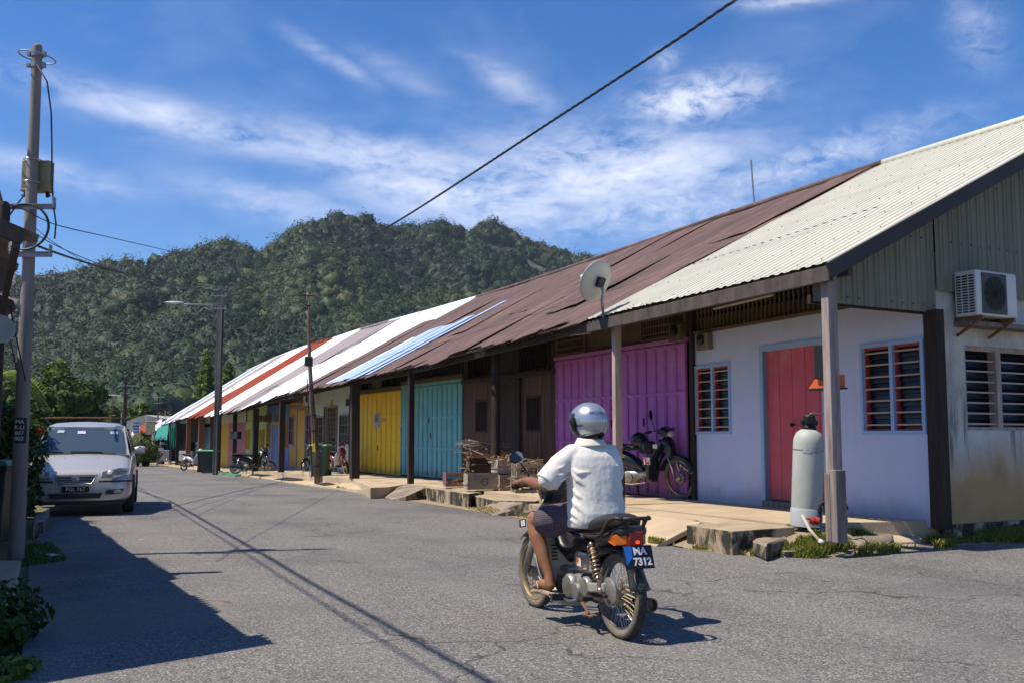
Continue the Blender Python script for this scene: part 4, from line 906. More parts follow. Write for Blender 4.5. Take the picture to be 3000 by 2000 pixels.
# ================= trees
TREEM=leafmat('broad_leaf_green',[(0,(.018,.04,.008)),(.5,(.045,.085,.014)),(.85,(.09,.14,.022)),(1,(.16,.19,.035))])
OLIVE=leafmat('olive_leaf_green',[(0,(.045,.065,.015)),(.5,(.085,.115,.025)),(1,(.17,.17,.045))])
LIME=leafmat('bright_leaf_green',[(0,(.05,.09,.012)),(.5,(.11,.17,.02)),(1,(.25,.29,.04))])
BARK=M('tree_bark',(.12,.09,.065),.9,col2=(.05,.04,.03),vs=6,stretch=(3,3,.6),bump=.8,bs=10)
def crown(parent,blobs,n,size,mat,seed,name='crown',asp=.55,lean=None):
    rng=np.random.RandomState(seed); C=[];D=[]; tot=sum(b[1][0]*b[1][1] for b in blobs); T=[]
    for (c,r) in blobs:
        k=int(n*r[0]*r[1]/tot); d=rng.normal(size=(k,3)); d/=np.linalg.norm(d,axis=1,keepdims=True); q=.62+.42*rng.rand(k)**.5
        lump=1+.16*np.sin(d[:,0]*6+c[0]*3)+.16*np.cos(d[:,1]*7+c[2]*2)+.12*np.sin(d[:,2]*8)
        C.append(np.array(c)+d*np.array(r)*(q*lump)[:,None]); D.append(d+np.array([0,0,.4])); T.append(.45+.22*np.sin(d[:,0]*5+c[1])*np.cos(d[:,2]*6)+rng.normal(0,.14,k)+rng.uniform(-.12,.12))
    C=np.concatenate(C);D=np.concatenate(D);T=np.clip(np.concatenate(T),0,1); v,f=leaf_quads(C,D,rng.uniform(.6,1.3,len(C))*size,rng,asp)
    return np_mesh(name,v,f,mat,parent,attr=np.repeat(T,4))
def tree(name,label,pos,h,rad,mat,seed,n=5000,leaf=.22,group=None,low=.35,trunk=.16,cat='tree'):
    rnd=random.Random(seed); e=thing(name,label,cat,pos,0,group); mb=MB(); th=h*low+rad*.5
    mb.tube([(0,0,-.3),(rnd.uniform(-.1,.1),0,th*.5),(rnd.uniform(-.2,.2),rnd.uniform(-.2,.2),th)],[trunk*1.3,trunk,trunk*.7],9)
    blobs=[]
    for k in range(9):
        a=rnd.uniform(0,6.28); rr=rad*rnd.uniform(.25,.72); z=h*low+(h*(1-low))*rnd.uniform(.25,.85); r=rad*rnd.uniform(.34,.55)
        c=(rr*math.cos(a),rr*math.sin(a),z); blobs.append((c,(r,r,r*rnd.uniform(.65,.95)))); mb.tube([(0,0,th*.7),(c[0]*.5,c[1]*.5,(th+c[2])/2),(c[0],c[1],c[2])],[trunk*.5,trunk*.3,trunk*.12],6)
    blobs.append(((0,0,h-rad*.5),(rad*.5,rad*.5,rad*.5)))
    mb.build('trunk',BARK,e,smooth=True); crown(e,blobs,n,leaf,mat,seed); return e
def gpos(x,y_unused,Y): 
    p=at(x,1400,Y); return Vector((p.x,Y,g(Y)))
TG='trees beyond the end of the street'
def tr(x0,x1,ytop,Y,*a,low=.1,**k):
    h=(1275-ytop)*Y/2963+CAMH-g(Y); r=(x1-x0)/2*Y/2963; name,label,mat,seed,n,leaf=a
    tree(name,label,gpos((x0+x1)/2,0,Y),h,r*1.12,mat,seed,n,leaf,TG,low)
tr(80,265,1098,60,'broadleaf_tree','large dark green round crowned tree behind the silver car',TREEM,21,13000,.17)
tr(205,302,1118,66,'broadleaf_tree','dark green tree at the right flank of the large round tree',TREEM,22,7000,.17)
tr(100,215,1062,84,'broadleaf_tree','yellowish green treetop rising over the large dark tree',LIME,23,9000,.2,low=.3)
tr(364,450,1184,104,'small_tree','bright green low tree behind the far utility pole',LIME,25,7000,.22)
tr(284,360,1192,98,'small_tree','thin olive tree between the far pole and the dark tree',OLIVE,26,6000,.22)
tr(440,540,1215,112,'small_tree','pale green low tree above the stained far wall',OLIVE,27,6000,.22)
tr(0,95,1150,50,'small_tree','deep green bushy tree at the left edge beyond the bins',TREEM,28,7000,.15)
tr(-60,60,1090,92,'broadleaf_tree','olive tree behind the palm at the left edge',OLIVE,24,8000,.22)
def spire(x,Y,h,label,seed):
    e=thing('mast_tree',label,'tree',gpos(x,0,Y),0,'slim mast trees behind the far roofs'); mb=MB(); mb.tube([(0,0,-.2),(0,0,h*.93)],[.14,.03],7); mb.build('trunk',BARK,e)
    bl=[]; k=10
    for i in range(k):
        f=i/(k-1); r=.95*(1-f)**.6*.95+.12; bl.append(((random.uniform(-.12,.12),0,h*(.2+.76*f)),(r,r,h*.075)))
    crown(e,bl,5200,.17,LIME if seed%2 else TREEM,seed); return e
spire(594,84,9.6,'tallest slim mast tree left of the street lamp pole',31); spire(662,88,8.8,'slim mast tree right of the street lamp pole',33); spire(622,90,7.6,'short mast tree hidden mostly by the street lamp pole',36); spire(722,94,9.3,'smallest mast tree tip peeking over the roof ridge',35)
def palm(pos,h,label,seed):
    rnd=random.Random(seed); e=thing('coconut_palm',label,'palm tree',pos); mb=MB(); mb.tube([(0,0,-.2),(.15,0,h*.5),(.1,0,h)],[.16,.12,.1],8); mb.build('trunk',BARK,e,smooth=True)
    rng=np.random.RandomState(seed); C=[];V=[];F=[];T=[]; k=0
    for i in range(17):
        a=i*2.4; up=rnd.uniform(.1,1.0); Lf=rnd.uniform(1.3,1.9)
        for j in range(26):
            s=j/25; px_=Lf*s; pz=up*s*1.3-1.5*s*s*1.1; c=np.array([math.cos(a)*px_+.1,math.sin(a)*px_,h+pz])
            for sd in (-1,1):
                ln=.42*(1-abs(s-.4)*.9); sidev=np.array([-math.sin(a)*sd,math.cos(a)*sd,-.55]); fw=np.array([math.cos(a),math.sin(a),0])*.35
                tip=c+(sidev+fw)*ln; w_=np.array([math.cos(a),math.sin(a),0])*.035; V+=[c-w_,c+w_,tip+w_*.2,tip-w_*.2]; F.append((k,k+1,k+2,k+3)); k+=4; T+=[min(1,max(0,rnd.gauss(.5,.15)))]*4
    np_mesh('frond',np.array(V),np.array(F),LIME,e,attr=np.array(T)); return e
palm(gpos(-25,0,34),3.6,'coconut palm with drooping fronds at the left edge above the roof',41)
def bush(name,label,pos,blobs,n,leaf,mat,seed,group=None,flowers=None,stems=5,cat='shrub'):
    e=thing(name,label,cat,pos,0,group); mb=MB(); rnd=random.Random(seed)
    for k in range(stems):
        c=rnd.choice(blobs)[0]; mb.tube([(c[0]*.3+rnd.uniform(-.05,.05),c[1]*.3,-.05),(c[0]*.7,c[1]*.7,c[2]*.5),c],[.02,.014,.006],5)
    mb.build('stem',BARK,e); crown(e,blobs,n,leaf,mat,seed,'foliage',asp=.45)
    if flowers:
        fm,cnt,sz=flowers; mb=MB()
        for k in range(cnt):
            c,r=rnd.choice(blobs); d=Vector((rnd.gauss(0,1),rnd.gauss(0,1)-.6,rnd.gauss(0,1))).normalized(); p=Vector(c)+Vector((d.x*r[0],d.y*r[1],d.z*r[2]))*1.02
            for j in range(5):
                a=j*1.257+rnd.random()*.3; q=Vector((math.cos(a),.2,math.sin(a))); mb.add([p,p+q*sz+Vector((0,-.02,.0))+q.cross(Vector((0,1,0)))*sz*.4,p+q*sz*1.25,p+q*sz-q.cross(Vector((0,1,0)))*sz*.4],[(0,1,2,3)])
        mb.build('flower',fm,e)
    return e
REDFL=M('red_flower_petal',(.62,.04,.02),.6,col2=(.5,.02,.02),bump=0); PINKFL=M('orange_pink_petal',(.75,.27,.16),.6,bump=0); PURFL=M('purple_petal',(.3,.08,.45),.6,bump=0)
p=gp(120,1500,0); 
bush('hibiscus_bush','leafy hibiscus bush with red flowers hanging over the silver car',Vector((p.x-.35,p.y,p.z)),[((-.15,0,.4),(.36,.4,.42)),((.0,0,.9),(.3,.35,.36)),((-.2,.1,1.35),(.34,.4,.3)),((.18,-.05,1.52),(.26,.26,.12)),((.14,0,.7),(.2,.3,.26)),((-.5,0,1.1),(.4,.5,.6)),((.12,-.1,1.2),(.16,.2,.12))],4200,.06,TREEM,51,flowers=(REDFL,13,.045))
p=gp(20,1560,0)
bush('leafy_shrub','dark leafy shrub behind the left utility pole',Vector((p.x-.75,p.y+1.6,p.z)),[((0,0,.8),(.45,.5,.8)),((-.3,0,1.3),(.5,.6,.5))],3500,.07,TREEM,52)
p=gp(-10,1900,0)
bush('flowering_plant','low plant with purple flowers at the bottom left verge',Vector((p.x-.02,p.y,p.z)),[((0,0,.12),(.2,.45,.16)),((-.05,.25,.22),(.16,.25,.16))],900,.045,TREEM,53,flowers=(PURFL,4,.03))
p=gp(18,1985,0)
bush('weed_plant','small bright green weeds in the sun at the bottom left corner',p,[((0,0,.04),(.14,.16,.06))],260,.035,LIME,54); bush('weed_plant','single pale green seedling beside the bottom left shadow edge',gp(92,1962,0),[((0,0,.03),(.04,.05,.03))],40,.03,LIME,55,stems=2)
POTM=M('dark_plant_pot',(.05,.045,.04),.8); 
for k,(x,y,Y,w_,h_,lb,mt) in enumerate(((395,1358,60,1.4,1.5,'yellow green flowering shrub in pots left of the food cart',LIME),(425,1358,61,1.3,1.25,'shrub with orange pink blossoms in a pot by the food cart',LIME),(470,1358,66,.9,.9,'short bright shrub between the cart legs and the post',OLIVE))):
    po=gpos(x,0,Y); bush('potted_shrub',lb,po,[((0,0,.35+h_*.5),(w_*.55,w_*.5,h_*.5)),((w_*.3,0,h_*.4+.2),(w_*.4,w_*.4,h_*.35)),((-w_*.3,0,h_*.5+.2),(w_*.4,w_*.4,h_*.4))],2600,.075,mt,60+k,'potted shrubs at the street bend',flowers=(PINKFL,14,.07))
    mb=MB(); mb.lathe([(.2,0),(.27,.38),(.3,.4),(.26,.36)],po,n=12); tag(mb.build('plant_pot',POTM,smooth=40),'dark round pot under the '+('yellow green' if k==0 else 'pink blossomed' if k==1 else 'short')+' shrub at the bend','plant pot','plant pots at the street bend')
STAT={}
# grass tufts
GRM=leafmat('grass_blades',[(0,(.06,.12,.015)),(.5,(.14,.19,.03)),(.8,(.34,.29,.07)),(1,(.5,.4,.14))],trans=.3)
def grass(name,polys,n,h,seed,dry=.0):
    rng=np.random.RandomState(seed); V=[];F=[];T=[];k=0; bpy.context.view_layer.update(); DG=bpy.context.evaluated_depsgraph_get()
    for poly,cnt,hh,tt in polys:
        q3=[q if len(q)>2 else (*q,0.0) for q in poly]; xs=[q[0] for q in q3]; ys=[q[1] for q in q3]; c=0; tries=0
        while c<cnt and tries<cnt*30:
            tries+=1; px_,py_=rng.uniform(min(xs),max(xs)),rng.uniform(min(ys),max(ys)); ins=False
            for i in range(len(q3)):
                A,B=q3[i],q3[i-1]
                if (A[1]>py_)!=(B[1]>py_) and px_<(B[0]-A[0])*(py_-A[1])/(B[1]-A[1])+A[0]: ins=not ins
            if not ins: continue
            c+=1; rx_,rz_=ray(px_,py_); hit_,P_,nr_,_i,ho_,_m=SC.ray_cast(DG,Vector((0,0,CAMH)),Vector((rx_,1,rz_)).normalized())
            STAT[ho_.name.split('.')[0] if hit_ else 'none']=STAT.get(ho_.name.split('.')[0] if hit_ else 'none',0)+1
            if not hit_ or abs(nr_.z)<.6 or ho_.name.split('.')[0] not in ('verge','road','ground','path','pavement'): continue
            x,y=P_.x,P_.y
            if fbm(x*2.2,y*2.2,3,seed)<-.34+rng.rand()*.2: continue
            a=rng.rand()*6.28; H=hh*rng.uniform(.4,1.2); w_=.005+.005*rng.rand(); ln=rng.uniform(.2,.9)*H; z=P_.z-.012; d=np.array([math.cos(a),math.sin(a),0]); s=np.array([-d[1],d[0],0])*w_; p0=np.array([x,y,z])
            m=p0+d*ln*.35+np.array([0,0,H*.62]); e_=p0+d*ln+np.array([0,0,H*.95]); V+=[p0-s,p0+s,m+s*.8,m-s*.8,e_+s*.1,e_-s*.1]; F+=[(k,k+1,k+2,k+3),(k+3,k+2,k+4,k+5)]; k+=6
            tv=min(1,max(0,rng.normal(tt,.2))); T+=[min(1,tv+.15)]*2+[tv]*4
    print('GRASS',STAT,len(F)); return np_mesh(name,np.array(V),np.array(F),GRM,attr=np.array(T),kind='stuff')
grass('grass',[([(2390,1560,.22),(2420,1545,.26),(2530,1572,.13),(2640,1586,.08),(2800,1578,.09),(2800,1603,0),(2640,1616,0),(2540,1628,0),(2440,1634,0),(2380,1634,0)],26000,.12,.56),([(2200,1600,.08),(2330,1575,.18),(2390,1575,.2),(2400,1636,0),(2200,1628,0)],5000,.06,.5),
 ([(2800,1578,.09),(2880,1560,.13),(3010,1546,.15),(3080,1545,.15),(3080,1584,0),(2900,1592,.07),(2820,1600,.06)],22000,.085,.62),([(2790,1540,.2),(2860,1535,.17),(3080,1528,.17),(3080,1548,.15),(2880,1562,.13)],9000,.11,.22),([(1900,1575),(2180,1612),(2180,1626),(1900,1590)],3500,.05,.7),
 ([(1370,1470),(1560,1512),(1560,1520),(1370,1492)],1500,.04,.8),([(985,1425),(1085,1440),(1085,1446),(985,1431)],1800,.05,.45),([(40,1600),(150,1590),(200,1640),(60,1660)],1800,.05,.3)],0,.1,3)
# rocks
def rock(label,pts,h0,th,seed,tilt=(0,0),group='broken concrete lumps by the corner post',mat=None):
    p=[gp(x,y,h0) for x,y in pts]; c=sum(p,Vector((0,0,0)))/len(p); rnd=random.Random(seed); mb=MB(); n=26; base=[]
    def rad(a):
        best=0
        d=Vector((math.cos(a),math.sin(a)))
        for i in range(len(p)):
            A=p[i].to_2d()-c.to_2d();B=p[i-1].to_2d()-c.to_2d(); den=d.x*(B-A).y-d.y*(B-A).x
            if abs(den)<1e-9: continue
            t=(A.x*(B-A).y-A.y*(B-A).x)/den; s=(A.x*d.y-A.y*d.x)/den
            if t>0 and -.001<=s<=1.001: best=max(best,t)
        return best
    prof=[(.0,1.0),(.5,1.0),(.85,.97),(.98,.85),(1.02,.55),(1.0,.2),(.93,0)]; vs=[]
    for (q,z) in prof:
        for j in range(n):
            a=2*math.pi*j/n; r=rad(a)*q*(1+rnd.uniform(-.05,.05)); x,y=r*math.cos(a),r*math.sin(a); vs.append((x,y,(z-1)*th+x*tilt[0]+y*tilt[1]+rnd.uniform(-.012,.012)))
    mb.add(vs,[(i*n+j,i*n+(j+1)%n,(i+1)*n+(j+1)%n,(i+1)*n+j)[::-1] for i in range(len(prof)-1) for j in range(n)])
    o=mb.build('concrete_lump',mat or ROCK,smooth=55,loc=c); return tag(o,label,'rock',group)
rock('pale flat topped lump lying on the dark boulder right of the post',[(2496,1510),(2540,1504),(2586,1512),(2582,1530),(2500,1533)],.25,.11,1,group=None)
rock('large dark boulder on the grass right of the post',[(2443,1545),(2490,1530),(2570,1528),(2612,1535),(2618,1562),(2520,1575),(2450,1572)],.19,.2,2,group=None,mat=SLAB)
rock('pale rounded lump in front of the tank',[(2272,1590),(2300,1573),(2340,1572),(2366,1586),(2350,1607),(2290,1612)],.09,.1,3,group=None)
rock('long mossy kerb piece in front of the tank',[(2205,1560),(2345,1532),(2378,1552),(2240,1592),(2208,1590)],.19,.2,4,group=None,mat=SLAB)
rock('small flat lump half sunk in the grass',[(2450,1590),(2500,1584),(2545,1600),(2480,1612)],.07,.08,5,group=None)
rock('low earthen lump left of the pale rounded one',[(2215,1600),(2260,1592),(2285,1605),(2240,1612)],.07,.1,6,group=None)
rock('white stone lump at the foot of the hibiscus bush',[(92,1520),(112,1490),(150,1488),(140,1512),(105,1540)],.2,.3,7,group=None)
# ================= left side: house, pavement, pole, bin
LC=Vector((-3.05,6.18,2.61)); ED=Vector((-.47,.883,0)); VD=Vector((-.76,-.65,0))
lh=thing('left_house','house at the left edge showing only the corner of its corrugated roof','house',(LC.x,LC.y,0))
mb=MB(); e0=Vector((0,0,LC.z)); e1=e0+ED*13.2+Vector((0,0,-.1)); r0=e0+VD*4.2+Vector((0,0,1.35)); r1=e1+Vector((-.883,-.47,0))*3.6+Vector((0,0,1.35)); sheet(mb,e1,e0,r1,r0,.11,.014,0,None,'sine',6,.02,wob=.002); mb.build('roof',ZPALE,lh,smooth=50)
mb=MB(); mb.bar(e0+Vector((.0,.02,-.05)),r0+Vector((0,0,-.05)),.04,.09); mb.bar(e0+Vector((-.03,0,-.07)),e1+Vector((-.03,0,-.07)),.04,.09); mb.build('roof_timber',FASC,lh)
mb=MB(); q=Vector((-.883,-.47,0)); a=e0+q*1.5+ED*.3; b=e1+q*1.5; a.z=b.z=0; mb.obox(a+Vector((0,0,-.4)),b-a,q*3,Vector((0,0,3.1))); mb.build('wall',STAIN,lh)
slab('pavement',[(-400,1790),(-10,1788),(42,1760),(58,1655),(62,1640),(-300,1640)],.06,CONC)
slab('pavement',[(-600,2400),(-60,1990),(0,1800),(-300,1800)],.03,DIRT)
PB=gp(47,1632,0); PT=at(110,140,PB.y); 
up=thing('utility_pole','tall grey round utility pole at the left edge with top ring and cable coil','utility pole',PB)
mb=MB(); n=10; top=PT-PB
pts=[Vector((0,0,-.3)).lerp(Vector((top.x,0,top.z)),k/n) for k in range(n+1)]; mb.tube(pts,[.088-.034*k/n for k in range(n+1)],18); mb.ball((top.x,0,top.z),(.055,.055,.05),12,6)
mb.build('pole',POLEC,up,smooth=50)
def pz(y): return at(80,y,PB.y).z-PB.z
def pxx(z): return top.x*z/top.z
def ringpts(c,ax,ay,n=36): return [Vector(c)+Vector(ax)*math.cos(2*math.pi*k/n)+Vector(ay)*math.sin(2*math.pi*k/n) for k in range(n)]
z=pz(168); mb=MB(); mb.tube(ringpts((pxx(z),-.0,z),(.195,0,-.03),(0,.2,0)),.008,6,closed=True); mb.build('top_ring',STEEL,up,smooth=True)
mb=MB()
for y in (160,192): z=pz(y); mb.lathe([(.062,-.03),(.066,-.03),(.066,.03),(.062,.03)],(pxx(z),0,z),n=16); mb.box((pxx(z)+.06,-.03,z-.03),(pxx(z)+.1,.02,z+.03)); mb.box((pxx(z)-.1,-.05,z-.03),(pxx(z)-.06,.0,z+.01))
mb.build('steel_band',STEEL,up,smooth=40)
z0,z1=pz(548),pz(465); zc=(z0+z1)/2; BOXM=M('beige_splice_box',(.30,.27,.15),.6,col2=(.22,.2,.11))
mb=MB(); mb.box((pxx(zc)-.16,.07,z0),(pxx(zc)+.16,.2,z1)); mb.box((pxx(zc)-.165,.06,z0-.03),(pxx(zc)+.165,.21,z0+.0)); sb=mb.build('splice_box',BOXM,up,bevel=.012)
mb=MB(); 
for k in range(9):
    zz=z0+(z1-z0)*(k+.5)/9; mb.box((pxx(zc)-.172,.1,zz-.008),(pxx(zc)-.158,.17,zz+.008)); mb.box((pxx(zc)+.158,.1,zz-.008),(pxx(zc)+.172,.17,zz+.008))
mb.build('fin',BOXM,sb)
mb=MB(); 
for zz in (z0+.05,z1-.02): mb.tube(ringpts((pxx(zz),.05,zz),(.1,0,0),(0,.16,0)),.007,5,closed=True)
mb.build('strap',CHROME,up)
mb=MB()
for s in (-1,1): mb.tube([(pxx(z0)+s*.12,.13,z0-.02),(pxx(z0)+s*.13,.12,z0-.09)],.022,8); mb.tube([(pxx(z0)+s*.13,.12,z0-.06),(pxx(z0)+s*.16,.1,z0-.08)],.015,6)
mb.build('cable_gland',BLACK,up)
mb=MB()
for y,dx0,dx1 in ((612,-.36,.33),(750,-.42,.31)):
    mb=MB(); zz=pz(y); x_=pxx(zz); mb.box((x_+dx0,-.10,zz-.03),(x_+dx1,-.092,zz+.03)); mb.box((x_+dx0,-.12,zz+.022),(x_+dx1,-.1,zz+.03)); mb.box((x_+dx1-.008,-.17,zz-.02),(x_+dx1,-.1,zz+.10)); mb.box((x_+dx0,-.17,zz-.02),(x_+dx0+.008,-.1,zz+.10)); mb.build('cross_arm',STEEL,up)
cz=pz(672); mb=MB(); DKG=M('dark_green_cable',(.008,.025,.02),.45,bump=0)
for k in range(5): mb.tube(ringpts((pxx(cz)+.0,-.13-.004*k,cz),(.27+.006*(k%3),0,0),(0,0,.26-.005*(k%2)),48),.0085,6,closed=True)
mb.build('cable_coil',DKG,up,smooth=True)
mb=MB(); tp=[(108,190),(138,240),(150,330),(152,430),(152,520),(156,600),(164,655),(160,700)]; mb.tube([at(x,y,PB.y-.1)-PB for x,y in tp],.009,6); mb.tube([at(x,y,PB.y-.1)-PB for x,y in ((72,570),(50,600),(22,640))],.009,6); mb.build('loose_cable',WIREM,up,smooth=True)
zz=pz(1258); mb=MB(); 
def arcplate(z0,z1,a0,a1,r,x):
    vs=[];n_=8
    for k in range(n_+1):
        a=a0+(a1-a0)*k/n_
        for z in (z0,z1): vs.append((x+r*math.sin(a),-r*math.cos(a),z))
    mb.add(vs,[(2*k,2*k+2,2*k+3,2*k+1) for k in range(n_)])
arcplate(pz(1297),pz(1222),-.75,1.2,.0795,pxx(zz)); plate=mb.build('number_plate',BLACK,up)
for k,s in enumerate(('MA','R-LI','007','003')):
    m=face_mtx((pxx(zz)+.018,-.0845,pz(1232+k*16.5)-.01),(1,.28,0),(0,0,1)); text('plate_text',s,.062,WHITE,plate,m,.0012)
# wires
def wire(label,pts,Y0,Y1,r,name='overhead_cable',mat=WIREM,twist=False,x0=None,group='overhead cables',sub=6):
    """a cable hanging in the vertical plane between the ends; photo points give its sag"""
    A=at(pts[0][0],pts[0][1],Y0); B=at(pts[-1][0],pts[-1][1],Y1); out=[]
    for (x,y) in pts:
        rx,rz=ray(x,y); dx,dy=B.x-A.x,B.y-A.y; t=(rx*A.y-A.x)/(dx-rx*dy); Y=A.y+t*dy; out.append(Vector((rx*Y,Y,CAMH+rz*Y)))
    # smooth: catmull
    P=[out[0]*2-out[1]]+out+[out[-1]*2-out[-2]]; sm=[]
    for i in range(1,len(P)-2):
        for k in range(sub):
            t=k/sub; a,b,c,d=P[i-1:i+3]; sm.append(.5*((2*b)+(c-a)*t+(2*a-5*b+4*c-d)*t*t+(3*b-a-3*c+d)*t**3))
    sm.append(out[-1]); mb=MB()
    if twist:
        import itertools
        L_=0; fine=[]
        for a,b in zip(sm[:-1],sm[1:]):
            n_=max(2,int((b-a).length/.045))
            for k in range(n_): fine.append(a.lerp(b,k/n_))
        for s in range(3):
            q=[];acc=0
            for i,pnt in enumerate(fine):
                if i: acc+=(pnt-fine[i-1]).length
                d=(fine[min(i+1,len(fine)-1)]-fine[max(i-1,0)]).normalized(); x=d.cross(Vector((0,0,1))).normalized(); y=d.cross(x); a=acc/.62*6.283+s*2.094
                q.append(pnt+(x*math.cos(a)+y*math.sin(a))*r*.62)
            mb.tube(q,r*.6,5)
    else: mb.tube(sm,r,5)
    return tag(mb.build(name,mat,smooth=True),label,'cable',group)
S=3000/2352.
def D(*l): return [(x*S,y*S) for x,y in l]
LPY=gp(630,1389).y
wire('thick twisted cable crossing the sky diagonally to the street lamp pole',D((1760,-42),(1690,0),(1560,88),(1400,193),(1240,297),(1080,402),(940,492),(860,538),(780,575),(660,622),(560,651),(498,668)),13.0,LPY,.021,twist=True)
wire('thick bundle of cables from the left pole to the street lamp pole',D((-10,536),(60,556),(120,578),(180,598),(260,622),(350,643),(430,660),(494,668)),18.6,LPY,.024,twist=True)
wire('thin cable crossing just above the thick left bundle',D((60,525),(120,560),(190,592),(260,618),(340,645),(420,662),(494,670)),18.6,LPY,.010)
wire('highest thin wire leaving the left pole toward the hillside',D((20,470),(62,485),(130,517),(250,545),(380,575),(494,603),(620,650)),PB.y-1,LPY+14,.007)
wire('drooping thin wire under the left bundle ending at the lamp arm',D((60,505),(120,555),(200,605),(300,665),(400,700),(494,712)),17.0,LPY,.007)
wire('short cable between street lamp pole and rusty stay pole',D((494,668),(560,677),(630,681),(704,676)),LPY,gp(930,1420).y,.016,twist=False)
wire('wire from the lamp pole crossing to the far utility pole',D((282,885),(330,880),(400,850),(450,800),(494,690)),68,LPY,.012)
# high cables left of the view, known by their shadows on the road
ZC=6.0; OFF=Vector((.56,.16,0))*ZC
for lb,pts in (('upper of two high cables that shade the road from the left, thick bundle',((380,1432),(488,1466),(900,1700),(1440,2000),(1700,2150))),('second high cable that shades the road from the left, thinner',((372,1414),(470,1470),(860,1712),(1300,1990),(1560,2150)))):
    q=[gp(x,y)-OFF+Vector((0,0,ZC)) for x,y in pts]; q=[Vector((v.x,v.y,ZC)) for v in q]; mb=MB(); mb.tube(q,.028 if 'upper' in lb else .014,6); tag(mb.build('overhead_cable',WIREM,smooth=True),lb,'cable','overhead cables')
# street lamp pole
lp=thing('street_lamp','street lamp pole with a long arm beside the two wheelie bins','street lamp',gp(630,1390)); b=gp(630,1390)
def lz(y,Y=None): return at(630,y,b.y).z-b.z
mb=MB(); H=lz(838); mb.bar((0,0,-.2),(0,0,H),.20,.17,up=(1,0,0)); mb.bar((-.06,-.1,0),(-.06,-.1,H*.97),.03,.03,up=(1,0,0)); mb.bar((.06,-.1,0),(.06,-.1,H*.97),.03,.03,up=(1,0,0)); mb.build('pole',M('dark_weathered_pole',(.17,.165,.155),.85,col2=(.05,.05,.045),vs=1.0,stretch=(3,3,.5),bump=.3),lp)
mb=MB(); la=at(545,892,b.y)-b; le=at(490,884,b.y)-b; mb.tube([(0,0,lz(893)),la,(la+le)/2],.03,8); mb.tube([(0,-.02,lz(925)),la*.45+Vector((0,0,lz(905)*.55)),la*.9],.012,5); mb.build('lamp_arm',STEEL,lp,smooth=True)
mb=MB(); mb.ball((la+le)/2+Vector((-.12,0,.02)),(.44,.13,.055),16,8); mb.build('lamp_head',M('pale_lamp_housing',(.55,.57,.6),.4),lp,smooth=True)
mb=MB(); 
for yy in (850,868,905): mb.box((-.35,-.13,lz(yy)-.02),(.35,-.10,lz(yy)+.02)); mb.tube([(-.3,-.12,lz(yy)),(-.3,-.12,lz(yy)+.12)],.025,6); mb.tube([(.28,-.12,lz(yy)),(.28,-.12,lz(yy)+.12)],.025,6)
mb.build('bracket',STEEL,lp)
p2=thing('utility_pole','thin dark pole standing directly behind the street lamp pole','utility pole',Vector((at(642,1300,b.y+4).x,b.y+4,g(b.y+4)))); mb=MB(); mb.tube([(0,0,-.2),(0,0,at(642,905,b.y+4).z-p2.location.z)],[.09,.07],8); mb.build('pole',DARKW,p2)
# rusty stay pole
b=gp(930,1421); sp_=thing('utility_pole','slim leaning rusty tube pole with a yellow band beside the green bin','utility pole',b); T=at(899,858,b.y)-b
mb=MB(); mb.tube([Vector((0,0,-.2)).lerp(T,k/6)+Vector((.03*math.sin(k*1.3),0,0)) for k in range(7)],[.085,.085,.08,.07,.06,.052,.045],10); mb.build('pole',M('rusty_pole_metal',(.20,.14,.10),.8,.0,col2=(.06,.045,.035),vs=2,stretch=(2,2,.5),bump=.4),sp_,smooth=True)
f=(1311-858)/(1421-858); c=T*(1-f); mb=MB(); mb.tube([c-T.normalized()*.13,c+T.normalized()*.13],.084,10); mb.build('yellow_band',YELLOW,sp_,smooth=40)
mb=MB(); c=T*((1421-1052)/(563)); mb.box(c+Vector((-.13,-.1,-.25)),c+Vector((.1,-.28,.05))); mb.build('junction_box',BLACK,sp_,bevel=.02)
mb=MB(); mb.tube([T*.55+Vector((-.12,-.1,0)),T*.35+Vector((-.13,-.1,0)),T*.05+Vector((-.12,-.08,0))],.018,6); 
for k in (.1,.28,.36,.5,.93): mb.lathe([(.095,-.02),(.095,.02)],T*k,n=10)
mb.box(T+Vector((-.25,-.08,-.12)),T+Vector((.25,-.05,-.08))); mb.build('conduit',BLACK,sp_)
# far pole with lamp
def simple_pole(x,ytop,Y,label,r=.12,arm=None,name='utility_pole',mat=DARKW):
    b=gpos(x,0,Y); e=thing(name,label,'utility pole',b); T=at(x,ytop,Y)-b; mb=MB(); mb.tube([(0,0,-.2),(0,0,T.z)],[r,r*.8],8); mb.build('pole',mat,e)
    mb=MB(); mb.box((-.5,-.1,T.z-.45),(.5,-.02,T.z-.38)); mb.box((-.35,-.1,T.z-.95),(.35,-.02,T.z-.88)); mb.build('cross_arm',STEEL,e)
    if arm:
        a=at(*arm,Y)-b; mb=MB(); mb.tube([(0,0,a.z-.1),(a.x*.5,0,a.z),(a.x,0,a.z)],.035,6); mb.build('lamp_arm',STEEL,e); mb=MB(); mb.ball((a.x,0,a.z),(.55,.14,.07),12,6); mb.build('lamp_head',WHITEP,e,smooth=True)
    return e
simple_pole(359,1110,66,'dark far pole with a small street lamp above the stained wall',.15,(303,1157))
simple_pole(457,1148,86,'very thin far pole behind the teal awning',.06); simple_pole(258,1200,84,'short far pole behind the roof of the silver car, left one',.08); simple_pole(266,1203,88,'short far pole behind the roof of the silver car, right one',.08)
